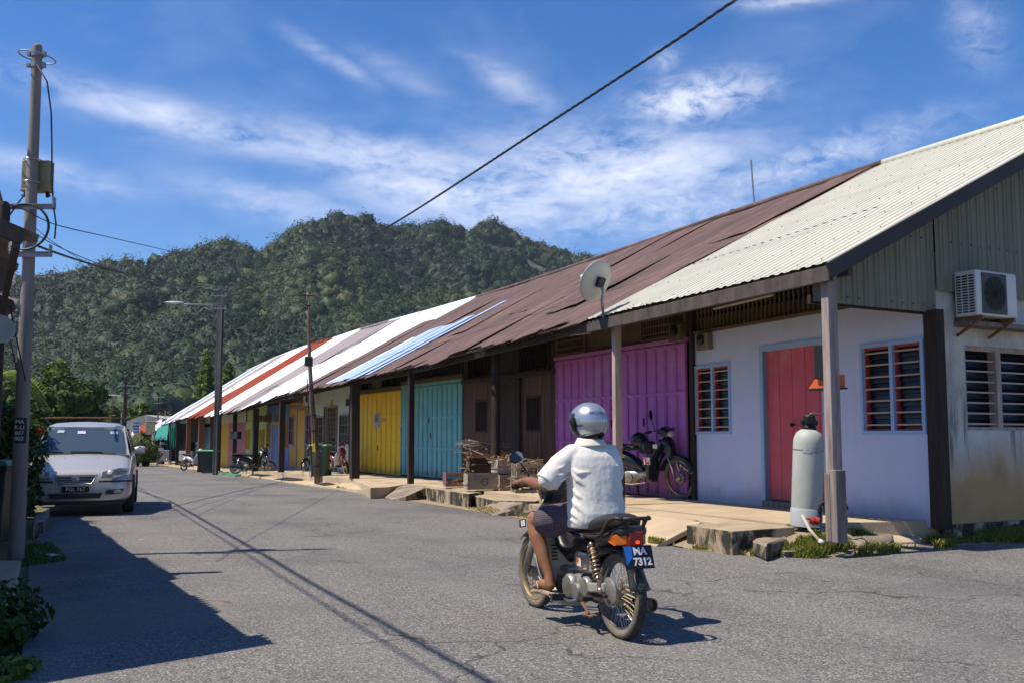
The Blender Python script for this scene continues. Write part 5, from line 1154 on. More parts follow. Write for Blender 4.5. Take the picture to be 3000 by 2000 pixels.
# ================= haze
def haze():
    mb=MB(); mb.box((-1000,-60,-5),(900,950,240)); m=bpy.data.materials.new('air_haze'); m.use_nodes=True; n=m.node_tree.nodes; l=m.node_tree.links
    n.remove(n['Principled BSDF']); v=n.new('ShaderNodeVolumePrincipled'); v.inputs['Color'].default_value=(.72,.83,1.0,1); v.inputs['Density'].default_value=.00013; v.inputs['Anisotropy'].default_value=.2
    l.new(v.outputs[0],n['Material Output'].inputs['Volume']); o=mb.build('haze',m); tag(o,kind='stuff'); return o
haze()
# ================= wheels and bikes (bike frame: x forward, y left, z up)
SPOKE=M('spoke_wire',(.45,.44,.42),.4,.8,bump=0)
def wheel(parent,c,r,tw=.035,steer=0,spokes=28,hubm=None,rimm=None,cast=False,side=None,disc=False):
    e=bpy.data.objects.new('wheel',None); COL.objects.link(e); e.parent=parent; e.location=c; e.rotation_euler=(0,0,steer)
    mb=MB(); n=14; prof=[]
    ri=r-.062
    pts=[(ri,-.016),(ri+.012,-tw*.82),(r-.026,-tw),(r-.008,-tw*.72),(r,-tw*.25),(r,tw*.25),(r-.008,tw*.72),(r-.026,tw),(ri+.012,tw*.82),(ri,.016)]
    N_=44
    vs=[(q*math.cos(2*math.pi*j/N_),z,q*math.sin(2*math.pi*j/N_)) for q,z in pts for j in range(N_)]
    fs=[];ms=[]
    for i in range(len(pts)-1):
        for j in range(N_): mb.add([],[],0); 
        k=len(mb.v)
    mb.v=vs; mb.f=[(i*N_+j,i*N_+(j+1)%N_,(i+1)*N_+(j+1)%N_,(i+1)*N_+j) for i in range(len(pts)-1) for j in range(N_)]; mb.m=[(1 if i in (0,1,2,6,7,8) else 0) for i in range(len(pts)-1) for j in range(N_)]
    # tread blocks
    for j in range(N_):
        a=2*math.pi*(j+.5)/N_; 
        for s in (-1,1): c0=Vector((math.cos(a)*(r-.0005),s*tw*.42,math.sin(a)*(r-.0005))); mb.ball(c0,(.009,.007,.0035),5,3,0,rot=Matrix.Rotation(-a+math.pi/2,3,'Y'))
    mb.build('tyre',[RUBBER,side or RUBW],e,smooth=60)
    mb=MB(); vs=[(q*math.cos(2*math.pi*j/N_),z,q*math.sin(2*math.pi*j/N_)) for q,z in [(ri+.006,-.022),(ri-.004,-.024),(ri-.012,-.008),(ri-.012,.008),(ri-.004,.024),(ri+.006,.022)] for j in range(N_)]
    mb.v=vs; mb.f=[(i*N_+j,i*N_+(j+1)%N_,(i+1)*N_+(j+1)%N_,(i+1)*N_+j) for i in range(5) for j in range(N_)]; mb.m=[0]*len(mb.f); mb.build('rim',rimm or CHROME,e,smooth=60)
    mb=MB(); mb.lathe([(.02,-.075),(.045,-.06),(.05,-.02),(.075,-.012),(.075,.012),(.05,.02),(.045,.06),(.02,.075)],axis=(0,1,0),n=20)
    mb.build('hub',hubm or ALU,e,smooth=45)
    mb=MB()
    if cast:
        for k in range(5):
            a=2*math.pi*k/5; mb.bar((.04*math.cos(a),0,.04*math.sin(a)),((ri-.008)*math.cos(a+.15),0,(ri-.008)*math.sin(a+.15)),.03,.03,up=(0,1,0)); mb.bar((.04*math.cos(a),0,.04*math.sin(a)),((ri-.008)*math.cos(a-.2),0,(ri-.008)*math.sin(a-.2)),.022,.03,up=(0,1,0))
        mb.build('spokes',rimm or CHROME,e)
    else:
        for k in range(spokes):
            a=2*math.pi*k/spokes; s=1 if k%2 else -1; b=a+(.45 if (k//2)%2 else -.45); mb.tube([(.055*math.cos(a),s*.028,.055*math.sin(a)),((ri-.008)*math.cos(b),s*.004,(ri-.008)*math.sin(b))],.0019,4,caps=False)
        mb.build('spokes',SPOKE,e)
    return e
def loft(mb,rings,m=0,close=True,capa=True,capb=True):
    n=len(rings[0]); vs=[p for r in rings for p in r]; fs=[]
    for i in range(len(rings)-1):
        for j in range(n if close else n-1): fs.append((i*n+j,i*n+(j+1)%n,(i+1)*n+(j+1)%n,(i+1)*n+j))
    if capa: fs.append(tuple(range(n-1,-1,-1)))
    if capb: fs.append(tuple((len(rings)-1)*n+j for j in range(n)))
    mb.add(vs,fs,m)
def ring(c,a,b,ax,ay,n=20,p=2.0):
    c,ax,ay=Vector(c),Vector(ax),Vector(ay); out=[]
    for k in range(n):
        t=2*math.pi*k/n; ct,st=math.cos(t),math.sin(t); out.append(c+ax*a*math.copysign(abs(ct)**(2/p),ct)+ay*b*math.copysign(abs(st)**(2/p),st))
    return out
def path_loft(mb,specs,n=16,p=2.4,m=0):
    """specs: (x,z,half width y, half height) sections facing along x"""
    loft(mb,[ring((x,0,z),w_,h,(0,1,0),(0,0,1),n,p) for x,z,w_,h in specs],m)
def fender(parent,c,r,w_,a0,a1,mat,name='fender',steer=0):
    mb=MB(); n=18
    def fn(u,v):
        a=R(a0+(a1-a0)*u); b=(v-.5)*2; q=r-.035*b*b; return (c[0]+q*math.cos(a),c[1]+b*w_,c[2]+q*math.sin(a))
    mb.grid(fn,n,6); 
    o=mb.build(name,mat,parent,smooth=True); s=o.modifiers.new('t','SOLIDIFY'); s.thickness=.004; return o
def mirror_part(parent,s,base,head,rad=(.062,.012,.04),mat=BLACKG,tilt=0):
    mb=MB(); mb.tube([base,(Vector(base)*.5+Vector(head)*.5)+Vector((.01,s*.015,0)),Vector(head)+Vector((0,0,-.03))],.006,6); o=mb.build('mirror_stem',BLACK,parent,smooth=True)
    mb=MB(); mb.ball(head,(rad[1],rad[0],rad[2]),16,8,rot=Matrix.Rotation(tilt,3,'X')); mb.build('mirror',mat,o,smooth=True)
def parked(name,label,pos,yaw,lean=.13,steer=.0,body=BLACKG,accent=None,seatm=BLACK,r=.28,rimm=None,shield=None,cast=False,scooter=False,mirrors=True,hero=False,wb=1.22,group='parked motorbikes'):
    e=thing(name,label,'motorbike',pos,0,group,rot=(0,0,0)); e.rotation_euler=(Matrix.Rotation(yaw,3,'Z')@Matrix.Rotation(-lean,3,'X')).to_euler()
    if scooter: r=.24
    wheel(e,(0,0,r),r,.04 if scooter else .032,rimm=rimm,cast=cast); wheel(e,(wb,0,r),r,.036 if scooter else .030,steer,rimm=rimm,cast=cast)
    sh=shield or body; acc=accent or body
    # frame / side body
    mb=MB(); path_loft(mb,[(-.18,.70,.05,.03),(-.05,.68,.09,.06),(.15,.62,.11,.10),(.38,.56,.115,.11),(.55,.50,.10,.09),(.66,.42,.07,.06)]); mb.build('side_body',body,e,smooth=50)
    mb=MB(); path_loft(mb,[(-.16,.765,.07,.02),(-.05,.775,.12,.035),(.15,.755,.13,.042),(.4,.735,.125,.045),(.58,.735,.10,.04),(.66,.735,.05,.02)]); mb.build('seat',seatm,e,smooth=60)
    if scooter:
        mb=MB(); mb.box((.5,-.14,.25),(.85,.14,.31)); path_loft(mb,[(.45,.42,.12,.12),(.5,.38,.13,.1),(.56,.33,.13,.05)]); mb.build('floor_board',BLACK,e,bevel=.015)
    else:
        mb=MB(); mb.tube([(.55,0,.5),(.8,0,.42),(.98,0,.66)],.05,10,flat=(1,1)); mb.build('frame_tube',body,e,smooth=True)
    # leg shield
    hx=wb-.24
    mb=MB()
    def fn(u,v):
        b=(u-.5)*2; z=.24+.62*v; w_=.14+.09*math.sin(math.pi*min(1,v*1.05))-.06*v; x=hx-.14+.22*v-.09*b*b-.04*math.sin(v*3); return (x,b*w_,z)
    mb.grid(fn,10,12); o=mb.build('leg_shield',sh,e,smooth=True); s=o.modifiers.new('t','SOLIDIFY'); s.thickness=.014
    st=bpy.data.objects.new('steering',None); COL.objects.link(st); st.parent=e; st.location=(hx+.06,0,.8); st.rotation_euler=(0,0,steer)
    mb=MB()
    loft(mb,[ring((hx-.01-st.location.x,0,.97-.8),.09,.05,(0,1,0),(0,0,1),16,2.3),ring((hx+.06-st.location.x,0,.97-.8),.12,.075,(0,1,0),(0,0,1),16,2.3),ring((hx+.13-st.location.x,0,.94-.8),.10,.07,(0,1,0),(0,0,1),16,2.3),ring((hx+.17-st.location.x,0,.92-.8),.06,.04,(0,1,0),(0,0,1),16,2.3)])
    mb.build('handlebar_cowl',body,st,smooth=50)
    mb=MB(); loft(mb,[ring((.10,0,.13),.075,.05,(0,1,0),(0,0,1),16,2.2),ring((.125,0,.125),.045,.03,(0,1,0),(0,0,1),16,2.2)]); mb.build('headlight',WHITEP,st,smooth=True)
    mb=MB(); loft(mb,[ring((.0,0,-.0),.10,.10,(0,1,0),(0,0,1),14,2.3),ring((.07,0,-.07),.11,.14,(0,1,0),(0,0,1),14,2.3),ring((.12,0,-.12),.06,.10,(0,1,0),(0,0,1),14,2.3)]); mb.build('front_panel',acc,e if False else st,smooth=50)
    for s_ in (-1,1):
        mb=MB(); mb.tube([(-.02,s_*.05,.17),(-.05,s_*.2,.19),(-.10,s_*.32,.17)],.011,8); hb=mb.build('handlebar',CHROME,st,smooth=True)
        mb=MB(); mb.tube([(-.065,s_*.23,.185),(-.105,s_*.335,.167)],.018,10); mb.build('grip',BLACK,hb,smooth=True)
        if mirrors: mirror_part(st,s_,(-.05,s_*.17,.19),(-.04,s_*.27,.36))
        mb=MB(); mb.tube([(.03,s_*.065,-.1),(wb-st.location.x,s_*.065,r-.8)],.016,8); mb.build('fork',CHROME,st,smooth=True)
    fender(st,(wb-st.location.x,0,r-.8),r+.045,.055,12,165,body,'front_fender')
    # engine, exhaust, shocks, rear fender, light
    mb=MB(); path_loft(mb,[(.28,.30,.07,.07),(.36,.30,.10,.10),(.52,.31,.10,.10),(.6,.33,.06,.06),(.74,.36,.055,.055)],p=2.6); 
    for s_ in (-1,1): mb.lathe([(.0,.0),(.085,.0),(.075,.03),(.03,.045),(0,.045)],(.44,s_*.09,.30),(0,s_,0),18,caps=False)
    mb.build('engine',ALU,e,smooth=45)
    mb=MB(); mb.tube([(.66,-.04,.34),(.70,-.07,.22),(.5,-.12,.2),(.25,-.13,.22)],.016,8); mb.tube([(.25,-.13,.22),(.2,-.14,.24),(-.18,-.15,.31),(-.24,-.15,.315)],[.02,.04,.045,.035],12); mb.build('exhaust',M('dull_brown_exhaust',(.20,.15,.12),.45,.6,col2=(.1,.08,.07)) if not scooter else BLACK,e,smooth=50)
    fender(e,(0,0,r),r+.05,.06,15,120,BLACK,'rear_fender')
    for s_ in (-1,1): mb=MB(); mb.tube([(.03,s_*.1,r+.02),(.12,s_*.1,.62)],.02,10); mb.tube([(.06,s_*.1,r+.1),(.11,s_*.1,.58)],.03,12); mb.build('shock_absorber',CHROME,e,smooth=True)
    mb=MB(); mb.bar((0,.08,r),(.36,.06,.29),.03,.05,up=(0,0,1)); mb.bar((0,-.08,r),(.36,-.06,.29),.03,.05); mb.build('swing_arm',BLACK,e)
    mb=MB(); loft(mb,[ring((-.16,0,.69),.08,.045,(0,1,0),(0,0,1),14,3),ring((-.20,0,.68),.06,.03,(0,1,0),(0,0,1),14,3)]); mb.build('tail_light',M('red_lens',(.35,.015,.01),.25),e,smooth=40)
    mb=MB(); mb.tube([(.45,.12,.2),(.42,.28 if not hero else .2,.0)],.01,6); mb.build('kick_stand',BLACK,e)
    return e,st
def plate(parent,txt,size,loc,xdir,ydir,wh=(.2,.1),name='number_plate'):
    mb=MB(); x=Vector(xdir).normalized(); y=Vector(ydir).normalized(); z=x.cross(y); o=Vector(loc); mb.obox(o-x*wh[0]/2-y*wh[1]/2,x*wh[0],y*wh[1],z*.006); p=mb.build(name,BLACK,parent)
    for k,s in enumerate(txt if isinstance(txt,list) else [txt]):
        n=len(txt) if isinstance(txt,list) else 1; off=((n-1)/2-k)*wh[1]/n; text('plate_text',s,size,WHITE,p,face_mtx(o+z*.0075+y*off,x,y),.0008)
    return p
# parked motorbike by the purple doors, heading right-forward
P0=gp(1740,1452,.30); P1=gp(2000,1458,.32); d=(P1-P0); yaw=math.atan2(d.y,d.x); fw=gp(1998,1460,.32); DIRP=Vector((math.cos(yaw),math.sin(yaw),0))
NAVYB=M('dark_blue_black_body',(.012,.022,.03),.22,col2=(.008,.014,.02),coat=.5,bump=.02)
e,st=parked('motorcycle','black motorbike with a learner sticker leaning by the purple doors',(fw-DIRP*1.49)+Vector((0,0,0)),yaw,lean=-.12,steer=-.25,body=NAVYB,accent=NAVYB,mirrors=False,hero=True,r=.30,wb=1.24)
mirror_part(st,-1,(-.05,-.17,.19),(-.05,-.23,.42),rad=(.04,.012,.075))
mb=MB(); q=(-.0,-.10,.0)
mb.box((.80,-.235,.52),(.90,-.228,.62)); b=mb.build('learner_sticker',WHITE,e); REDP=M('learner_red',(.5,.02,.02),.6,bump=0); mb=MB(); mb.box((.815,-.243,.53),(.835,-.236,.61)); mb.box((.835,-.243,.53),(.885,-.236,.55)); mb.build('learner_letter',REDP,b)
e.scale=(1.2,1.2,1.2)
mb=MB(); mb.box((.93,-.18,.74),(1.0,-.172,.80)); mb.build('road_tax_sticker',WHITE,e)
plate(st,'BF 6077',.052,(.36,-.062,-.335),(math.cos(R(38)),0,-math.sin(R(38))) if False else (.85,0,-.5),(.45,-.25,.85),(.25,.075))
bpy.context.view_layer.update(); hm=thing('helmet','dark open face helmet hanging from the parked motorbike handlebar','helmet',e.matrix_basis@Vector((.62,-.02,.84))); mb=MB(); mb.ball((0,0,0),(.15,.13,.14),20,12,v1=.72); mb.build('shell',BLACKG,hm,smooth=True); mb=MB(); mb.ball((.05,-.06,-.03),(.115,.085,.10),16,10); mb.build('visor',GLASSD,hm,smooth=True)
bk=MB(); bk.box((-.12,-.11,-.12),(.12,.11,.1)); o=bk.build('carry_bag',M('black_cloth_bag',(.015,.015,.018),.8),None,bevel=.05,loc=e.matrix_basis@Vector((.82,-.14,.76))); o.rotation_euler=(0,0,yaw); tag(o,'small black bag hanging at the parked motorbike leg shield','bag')
# red scooter beside the pale grey house
def put(xr,yr,h,xf,yf,**k):
    a=gp(xr,yr,h); b=gp(xf,yf,h); d=(b-a).normalized(); return a,math.atan2(d.y,d.x)
REDB=M('red_scooter_body',(.30,.022,.015),.25,col2=(.24,.02,.012),coat=.5,bump=.02); SILV=M('silver_body',(.50,.51,.53),.3,.3,col2=(.4,.4,.42),coat=.4,bump=.02)
f=gp(1014,1390,.28); yw=R(-52); 
e,st=parked('scooter','red scooter with white front legs parked before the pale grey house',f-Vector((math.cos(yw),math.sin(yw),0))*1.22,yw,lean=-.08,steer=-.2,body=REDB,accent=REDB,shield=SILV,scooter=True,cast=True,rimm=BLACK)
plate(st,'PCX 2851',.04,(.30,-.02,-.36),(.5,.85,0),(0,0,1),(.2,.06)) if False else None
# black scooter with two mirrors facing the street by the mustard house
f=gp(893,1382,.22); yw=R(-125)
e,st=parked('scooter','black scooter with a red brown front standing nose out at the mustard house',f-Vector((math.cos(yw),math.sin(yw),0))*1.22+Vector((0,0,.02)),yw,lean=.08,steer=.1,body=BLACKG,accent=M('brown_front_panel',(.10,.03,.02),.3,coat=.4),scooter=True)
# black scooter and dark one by the green house: rear wheel near px 692
f=gp(690,1387,.12); yw=R(14)
e,st=parked('scooter','long black scooter parked sideways before the pink and green houses',f,yw,lean=.1,steer=.35,body=BLACKG,accent=BLACKG,scooter=True,cast=True,wb=1.3); 
plate(e,'PJK 31',.05,(-.32,0,.55),(0,-1,0),(-.5,0,1),(.2,.1)) if False else None
f=gp(773,1384,.12); yw=R(-35)
e,st=parked('scooter','dark scooter with white nose standing between green and blue houses',f-Vector((math.cos(yw),math.sin(yw),0))*1.22,yw,lean=.06,steer=-.15,body=M('charcoal_body',(.03,.032,.036),.3,coat=.4),accent=SILV,scooter=True)
f=gp(592,1379,.05); yw=R(-30)
e,st=parked('scooter','silver scooter half hidden behind the wheelie bins',f-Vector((math.cos(yw),math.sin(yw),0))*1.22,yw,lean=.06,body=SILV,scooter=True)
# ================= wheelie bins
def bin_(label,pos,rz,h=1.05,w_=.56,d_=.62,body=BINM,lid=GREENP,group='wheelie bins',mark=False):
    e=thing('wheelie_bin',label,'bin',pos,rz,group); mb=MB(); hb=h*.88
    def rr(a,b,z): return [(-a,-b,z),(a,-b,z),(a,b,z),(-a,b,z)]
    loft(mb,[rr(w_*.38,d_*.36,.03),rr(w_*.48,d_*.46,hb*.93),rr(w_*.52,d_*.5,hb*.95),rr(w_*.52,d_*.5,hb)]); 
    mb.build('body',body,e,bevel=.015)
    mb=MB(); loft(mb,[rr(w_*.53,d_*.52,hb+.005),rr(w_*.54,d_*.54,hb+.03),rr(w_*.46,d_*.46,hb+.07)]); mb.tube([(-w_*.45,d_*.56,hb+.03),(w_*.45,d_*.56,hb+.03)],.016,8); mb.build('lid',lid,e,bevel=.012)
    for s in (-1,1): mb=MB(); mb.lathe([(.02,0),(.1,0),(.1,.05),(.02,.05)],(s*w_*.42-(0 if s>0 else .05),d_*.4,.1),(1,0,0),18); mb.build('wheel',RUBBER,e,smooth=40)
    if mark:
        text('bin_text','Z',.3,WHITE,e,face_mtx((-.02,-d_*.462,hb*.62),(1,0,0),(0,0,1)),.001); text('bin_text','MPLBP 010',.06,WHITE,e,face_mtx((-.02,-d_*.475,hb*.85),(1,0,0),(0,0,1)),.001)
    return e
bw=.0
p=gp(606,1386,0.02); bin_('dark bin with bright green lid directly beside the street lamp pole',p+Vector((0,.25,0)),.05,1.08,.66,.7)
p=gp(585,1384,0.02); bin_('dark bin with bright green lid, left behind the other one',p+Vector((-.05,.75,0)),.25,1.06,.6,.7)
p=gp(932,1397,.25); bin_('grey green bin with white lettering beside the rusty pole',p+Vector((0,.25,0)),-.1,1.08,.56,.6,BING,M('dull_green_lid',(.12,.33,.17),.5),mark=True)
p=gp(-2,1600,0); bin_('large dark bin with teal green lid behind the left utility pole',p+Vector((-.30,.3,0)),.1,1.10,.62,.7,BINM,M('teal_green_lid',(.03,.2,.13),.45))
# ================= crates, firewood, stool
CRATEW=M('crate_wood',(.34,.21,.115),.85,col2=(.13,.08,.05),vs=3,stretch=(1,1,1),bump=.6,bs=18); CRATEG=M('grey_crate_wood',(.27,.23,.18),.9,col2=(.12,.10,.08),vs=3,bump=.6,bs=18); CRATEL=M('pale_crate_wood',(.50,.42,.33),.9,col2=(.2,.16,.12),vs=4,bump=.6,bs=18); STICK=M('firewood_sticks',(.42,.33,.24),.9,col2=(.14,.10,.07),vs=6,bump=.6,bs=20); SPLIT=M('orange_split_wood',(.52,.26,.09),.85,col2=(.3,.14,.05),vs=6,bump=.5); PINKC=M('pink_painted_slat',(.48,.20,.25),.8,col2=(.3,.13,.16))
def crate(label,pos,rz,w_,d_,h,mat,endm=None,planks=3,gap=.01,rot=None,mark=False,slat=False,group='wooden crates stacked on the porch'):
    e=thing('wooden_crate',label,'crate',pos,rz,group,rot=rot); mb=MB(); t=.015; ph=(h-gap*(planks-1))/planks
    for k in range(planks):
        if slat and k==1: continue
        z=k*(ph+gap); mb.box((-w_/2,-d_/2-t,z),(w_/2,-d_/2,z+ph)); mb.box((-w_/2,d_/2,z),(w_/2,d_/2+t,z+ph))
    mb.box((-w_/2+.02,-d_/2,.0),(w_/2-.02,d_/2,t)); mb.build('side_planks',mat,e,bevel=.003)
    for s in (-1,1):
        mb=MB(); x0=s*w_/2-(0 if s<0 else .02)+(0 if s<0 else 0)
        if slat:
            mb.box((x0,-d_/2,0),(x0+.02,-d_/2+.06,h)); mb.box((x0,d_/2-.06,0),(x0+.02,d_/2,h)); mb.box((x0+.001,-d_/2+.06,0),(x0+.019,d_/2-.06,.03)); mb.box((x0+.001,-.03,.03),(x0+.019,.03,h))
        else: mb.box((x0,-d_/2+.001,0.001),(x0+.02,d_/2-.001,h)); mb.box((x0-.018*(1 if s<0 else -1),-d_/2,h*.3),(x0-.018*(1 if s<0 else -1)+.018,d_/2,h*.42))
        mb.build('end_board',endm or mat,e,bevel=.004)
    if mark:
        mb=MB(); mb.lathe([(.075,0),(.075,.0015),(.062,.0015),(.062,0)],(.03,-d_/2-t-.0005,h*.5),(0,-1,0),24,caps=False); mb.build('stamp_ring',BLACK,e); text('stamp_text','M.D.A',.045,BLACK,e,face_mtx((.03,-d_/2-t-.001,h*.5),(1,0,0),(0,0,1)),.0008)
    return e
def sticks(label,pos,rz,n,w_,d_,h,seed,L=(.25,.5),r=.014,mat=STICK,group='bundles of firewood sticks'):
    rnd=random.Random(seed); e=thing('firewood_bundle',label,'firewood',pos,rz,group)
    for k in range(n):
        mb=MB(); c=Vector((rnd.uniform(-w_/2,w_/2),rnd.uniform(-d_/2,d_/2),rnd.uniform(0,h))); a=rnd.uniform(-.5,.5)+(0 if rnd.random()<.7 else 1.3); dd=Vector((math.cos(a),math.sin(a),rnd.uniform(-.35,.35)))*rnd.uniform(*L)/2
        rr=r*rnd.uniform(.5,1.3); 
        if rnd.random()<.3: mb.bar(c-dd,c+dd,rr*3,rr*1.4)
        else: mb.tube([c-dd,c+Vector((0,0,rnd.uniform(-.02,.02))),c+dd],[rr,rr*.9,rr*.6],6)
        mb.build('stick',SPLIT if (mat is STICK and rnd.random()<.13) else mat,e)
    return e
ca=math.atan2(U3.u.y,U3.u.x)   # along the porch
RZ=R(14)
def cp(x,y,h=.33): return gp(x,y,h)
crate('low open crate with pink end slats, leftmost on the porch',cp(1330,1424)+Vector((.07,.15,0)),RZ,.60,.34,.30,CRATEW,PINKC,3,.02,slat=True)
crate('weathered grey plank crate with a round stamp at the kerb edge',cp(1400,1433)+Vector((.06,.2,0)),RZ,.66,.40,.32,CRATEG,CRATEL,3,.004,mark=True)
crate('square brown crate with a pale end under the stick filled one',cp(1478,1440,.28)+Vector((.03,.2,0)),RZ+.1,.40,.34,.34,CRATEG,CRATEL,3,.004)
crate('tilted crate of pale boards holding split firewood on top',cp(1478,1440,.28)+Vector((.02,.3,.36)),0,.52,.34,.26,CRATEL,CRATEL,2,.01,rot=(0,.10,RZ+.1))
crate('slatted crate overflowing with thin grey sticks beside the rider mirror',cp(1540,1446,.28)+Vector((.02,.18,0)),RZ,.56,.36,.30,CRATEG,CRATEL,3,.03,slat=True)
crate('slatted crate of twigs stacked upon the grey stick crate',cp(1540,1446,.28)+Vector((.04,.2,.31)),RZ+.03,.56,.36,.28,CRATEL,CRATEL,3,.03,slat=True)
crate('dark crate at the middle of the tall stack',cp(1398,1425)+Vector((.02,.5,.33)),RZ,.5,.36,.28,DARKW,CRATEW,2,.03)
crate('dark brown crate beneath the loose boards of the tall stack',cp(1398,1425)+Vector((.04,.5,.62)),RZ-.05,.46,.34,.22,CRATEW,CRATEW,2,.03,slat=True)
crate('bottom dark crate hidden behind the stamped crate',cp(1398,1425)+Vector((.02,.58,0)),RZ,.5,.36,.31,DARKW,DARKW,2,.02)
crate('brown crate behind the dark porch post at firewood stack',cp(1448,1425)+Vector((.1,.75,.5)),RZ,.46,.34,.26,CRATEW,CRATEW,2,.02)
sticks('loose flat boards piled on top of the tall crate stack',cp(1398,1425)+Vector((.06,.5,.86)),RZ,16,.4,.3,.10,1,(.5,.9),.018,CRATEL)
sticks('short brown offcuts lying inside the low pink ended crate',cp(1330,1424)+Vector((.07,.15,.05)),RZ,9,.36,.2,.12,2,(.2,.35),.022,CRATEW)
sticks('split orange and brown firewood in the tilted crate',cp(1478,1440,.28)+Vector((.02,.3,.52)),RZ,26,.42,.26,.20,3,(.2,.5),.024)
sticks('grey twigs bulging from the slatted crates right of the stack',cp(1540,1446,.28)+Vector((.03,.16,.08)),RZ,90,.50,.34,.60,4,(.15,.5),.009)
sticks('offcuts leaning on the left side of the tall stack',cp(1372,1425)+Vector((.02,.35,.3)),RZ+1.2,16,.25,.3,.5,5,(.3,.6),.022,CRATEW)
sticks('branches poking from the stack beside the dark porch post',cp(1430,1425)+Vector((.08,.7,.75)),RZ,18,.6,.3,.18,6,(.3,.7),.016)
# folding stool by the bin
st_=thing('stool','small metal stool standing between the black scooter and green bin','stool',gp(898,1394,.25),.2); mb=MB(); mb.lathe([(.16,.46),(.17,.48),(.0,.49)],n=20,caps=False); mb.lathe([(.16,.46),(0,.455)],n=20,caps=False); mb.build('seat',BLACK,st_,smooth=40)
for k in range(4): a=k*math.pi/2+.6; mb=MB(); mb.tube([(.12*math.cos(a),.12*math.sin(a),.46),(.18*math.cos(a),.18*math.sin(a),0)],.011,6); mb.build('leg',CHROME,st_,smooth=True)
# ================= water filter tank
tb=gp(2362,1534,.31); tk=thing('water_filter_tank','tall dirty white filter tank with black valve head beside the post','water tank',tb,0,rot=(R(2.0),R(2.6),0))
TANKM=M('grimy_white_tank',(.50,.52,.46),.55,col2=(.30,.32,.29),vs=2.2,stretch=(1,1,.45),bump=.15,contrast=.9)
RT=.155
tk.scale=(1.14,1.14,.925)
mb=MB(); mb.lathe([(RT*.98,.2),(RT,.22),(RT,1.02),(RT*.97,1.08),(RT*.82,1.15),(RT*.55,1.19),(RT*.3,1.205)],n=32,caps=False); mb.build('tank_body',TANKM,tk,smooth=True)
mb=MB(); mb.lathe([(RT*1.03,-.02),(RT*1.05,.18),(RT*1.0,.205),(0,.205)],n=32,caps=False); mb.build('tank_foot',M('pale_grey_foot',(.42,.46,.47),.6),tk,smooth=40)
mb=MB(); mb.lathe([(.07,1.19),(.075,1.21),(.07,1.24),(.055,1.245),(.058,1.30),(.062,1.36),(.05,1.385),(.02,1.39)],n=16); mb.box((-.085,-.03,1.25),(.085,.03,1.31)); mb.box((-.05,-.08,1.27),(.05,.0,1.34)); mb.build('valve_head',BLACK,tk,bevel=.006)
mb=MB(); mb.tube([(.0,0,1.38),(.02,0,1.405),(.16,.05,1.40)],.008,6); mb.build('inlet_pipe',STEEL,tk,smooth=True)
mb=MB(); arc=[]
mb.lathe([(RT+.002,.93),(RT+.002,.945)],n=32,caps=False); mb.build('strap',STEEL,tk)
mb=MB(); n_=8; vs=[]
for k in range(n_+1):
    a=-2.2+1.15*k/n_
    for z in (.90,.975): vs.append(((RT+.003)*math.cos(a),(RT+.003)*math.sin(a),z))
mb.add(vs,[(2*k,2*k+2,2*k+3,2*k+1) for k in range(n_)]); mb.build('label_patch',M('faded_grey_label',(.22,.23,.27),.7,col2=(.4,.41,.42),vs=40,contrast=2),tk)
# pipes
pp=thing('water_pipe','black and grey water pipes with a red valve at the tank foot','pipe',gp(2402,1540,.3)); o0=pp.location
def pq_(x,y,Y): return at(x,y,Y)-o0
Yp=gp(2402,1540,.3).y-.16
mb=MB(); mb.tube([pq_(2402,1525,Yp),pq_(2402,1480,Yp),pq_(2408,1472,Yp),pq_(2420,1470,Yp),pq_(2465,1471,Yp),pq_(2476,1476,Yp),pq_(2478,1490,Yp)],.021,10); mb.lathe([(.028,0),(.028,.04)],pq_(2402,1500,Yp),n=12); mb.lathe([(.028,0),(.028,.04)],pq_(2478,1492,Yp),n=12); mb.build('elbow_pipe',BLACK,pp,smooth=50)
mb=MB(); mb.tube([pq_(2478,1488,Yp),pq_(2481,1530,Yp)],.014,8); mb.tube([pq_(2404,1525,Yp),pq_(2406,1590,Yp-.1)],.014,8); mb.build('riser',STEEL,pp,smooth=True)
REDV=M('red_valve_body',(.42,.05,.04),.5); mb=MB(); a_,b_=pq_(2372,1522,Yp-.05),pq_(2398,1526,Yp-.05); mb.tube([a_,a_.lerp(b_,.2),a_.lerp(b_,.21),a_.lerp(b_,.5),a_.lerp(b_,.51),a_.lerp(b_,.8),b_],[.035,.035,.05,.05,.038,.046,.046],12); mb.build('red_valve',REDV,pp,smooth=40)
mb=MB(); mb.tube([pq_(2352,1512,Yp-.08),pq_(2374,1520,Yp-.06)],.013,8); mb.tube([pq_(2350,1508,Yp-.08),pq_(2372,1550,Yp-.22),pq_(2402,1584,Yp-.4)],.019,8); mb.build('drain_pipe',M('dusty_pvc',(.5,.43,.33),.7),pp,smooth=True)
mb=MB(); mb.tube([pq_(2400,1582,Yp-.4),pq_(2413,1590,Yp-.43)],.026,10); mb.build('pipe_cap',WHITEP,pp,smooth=True)
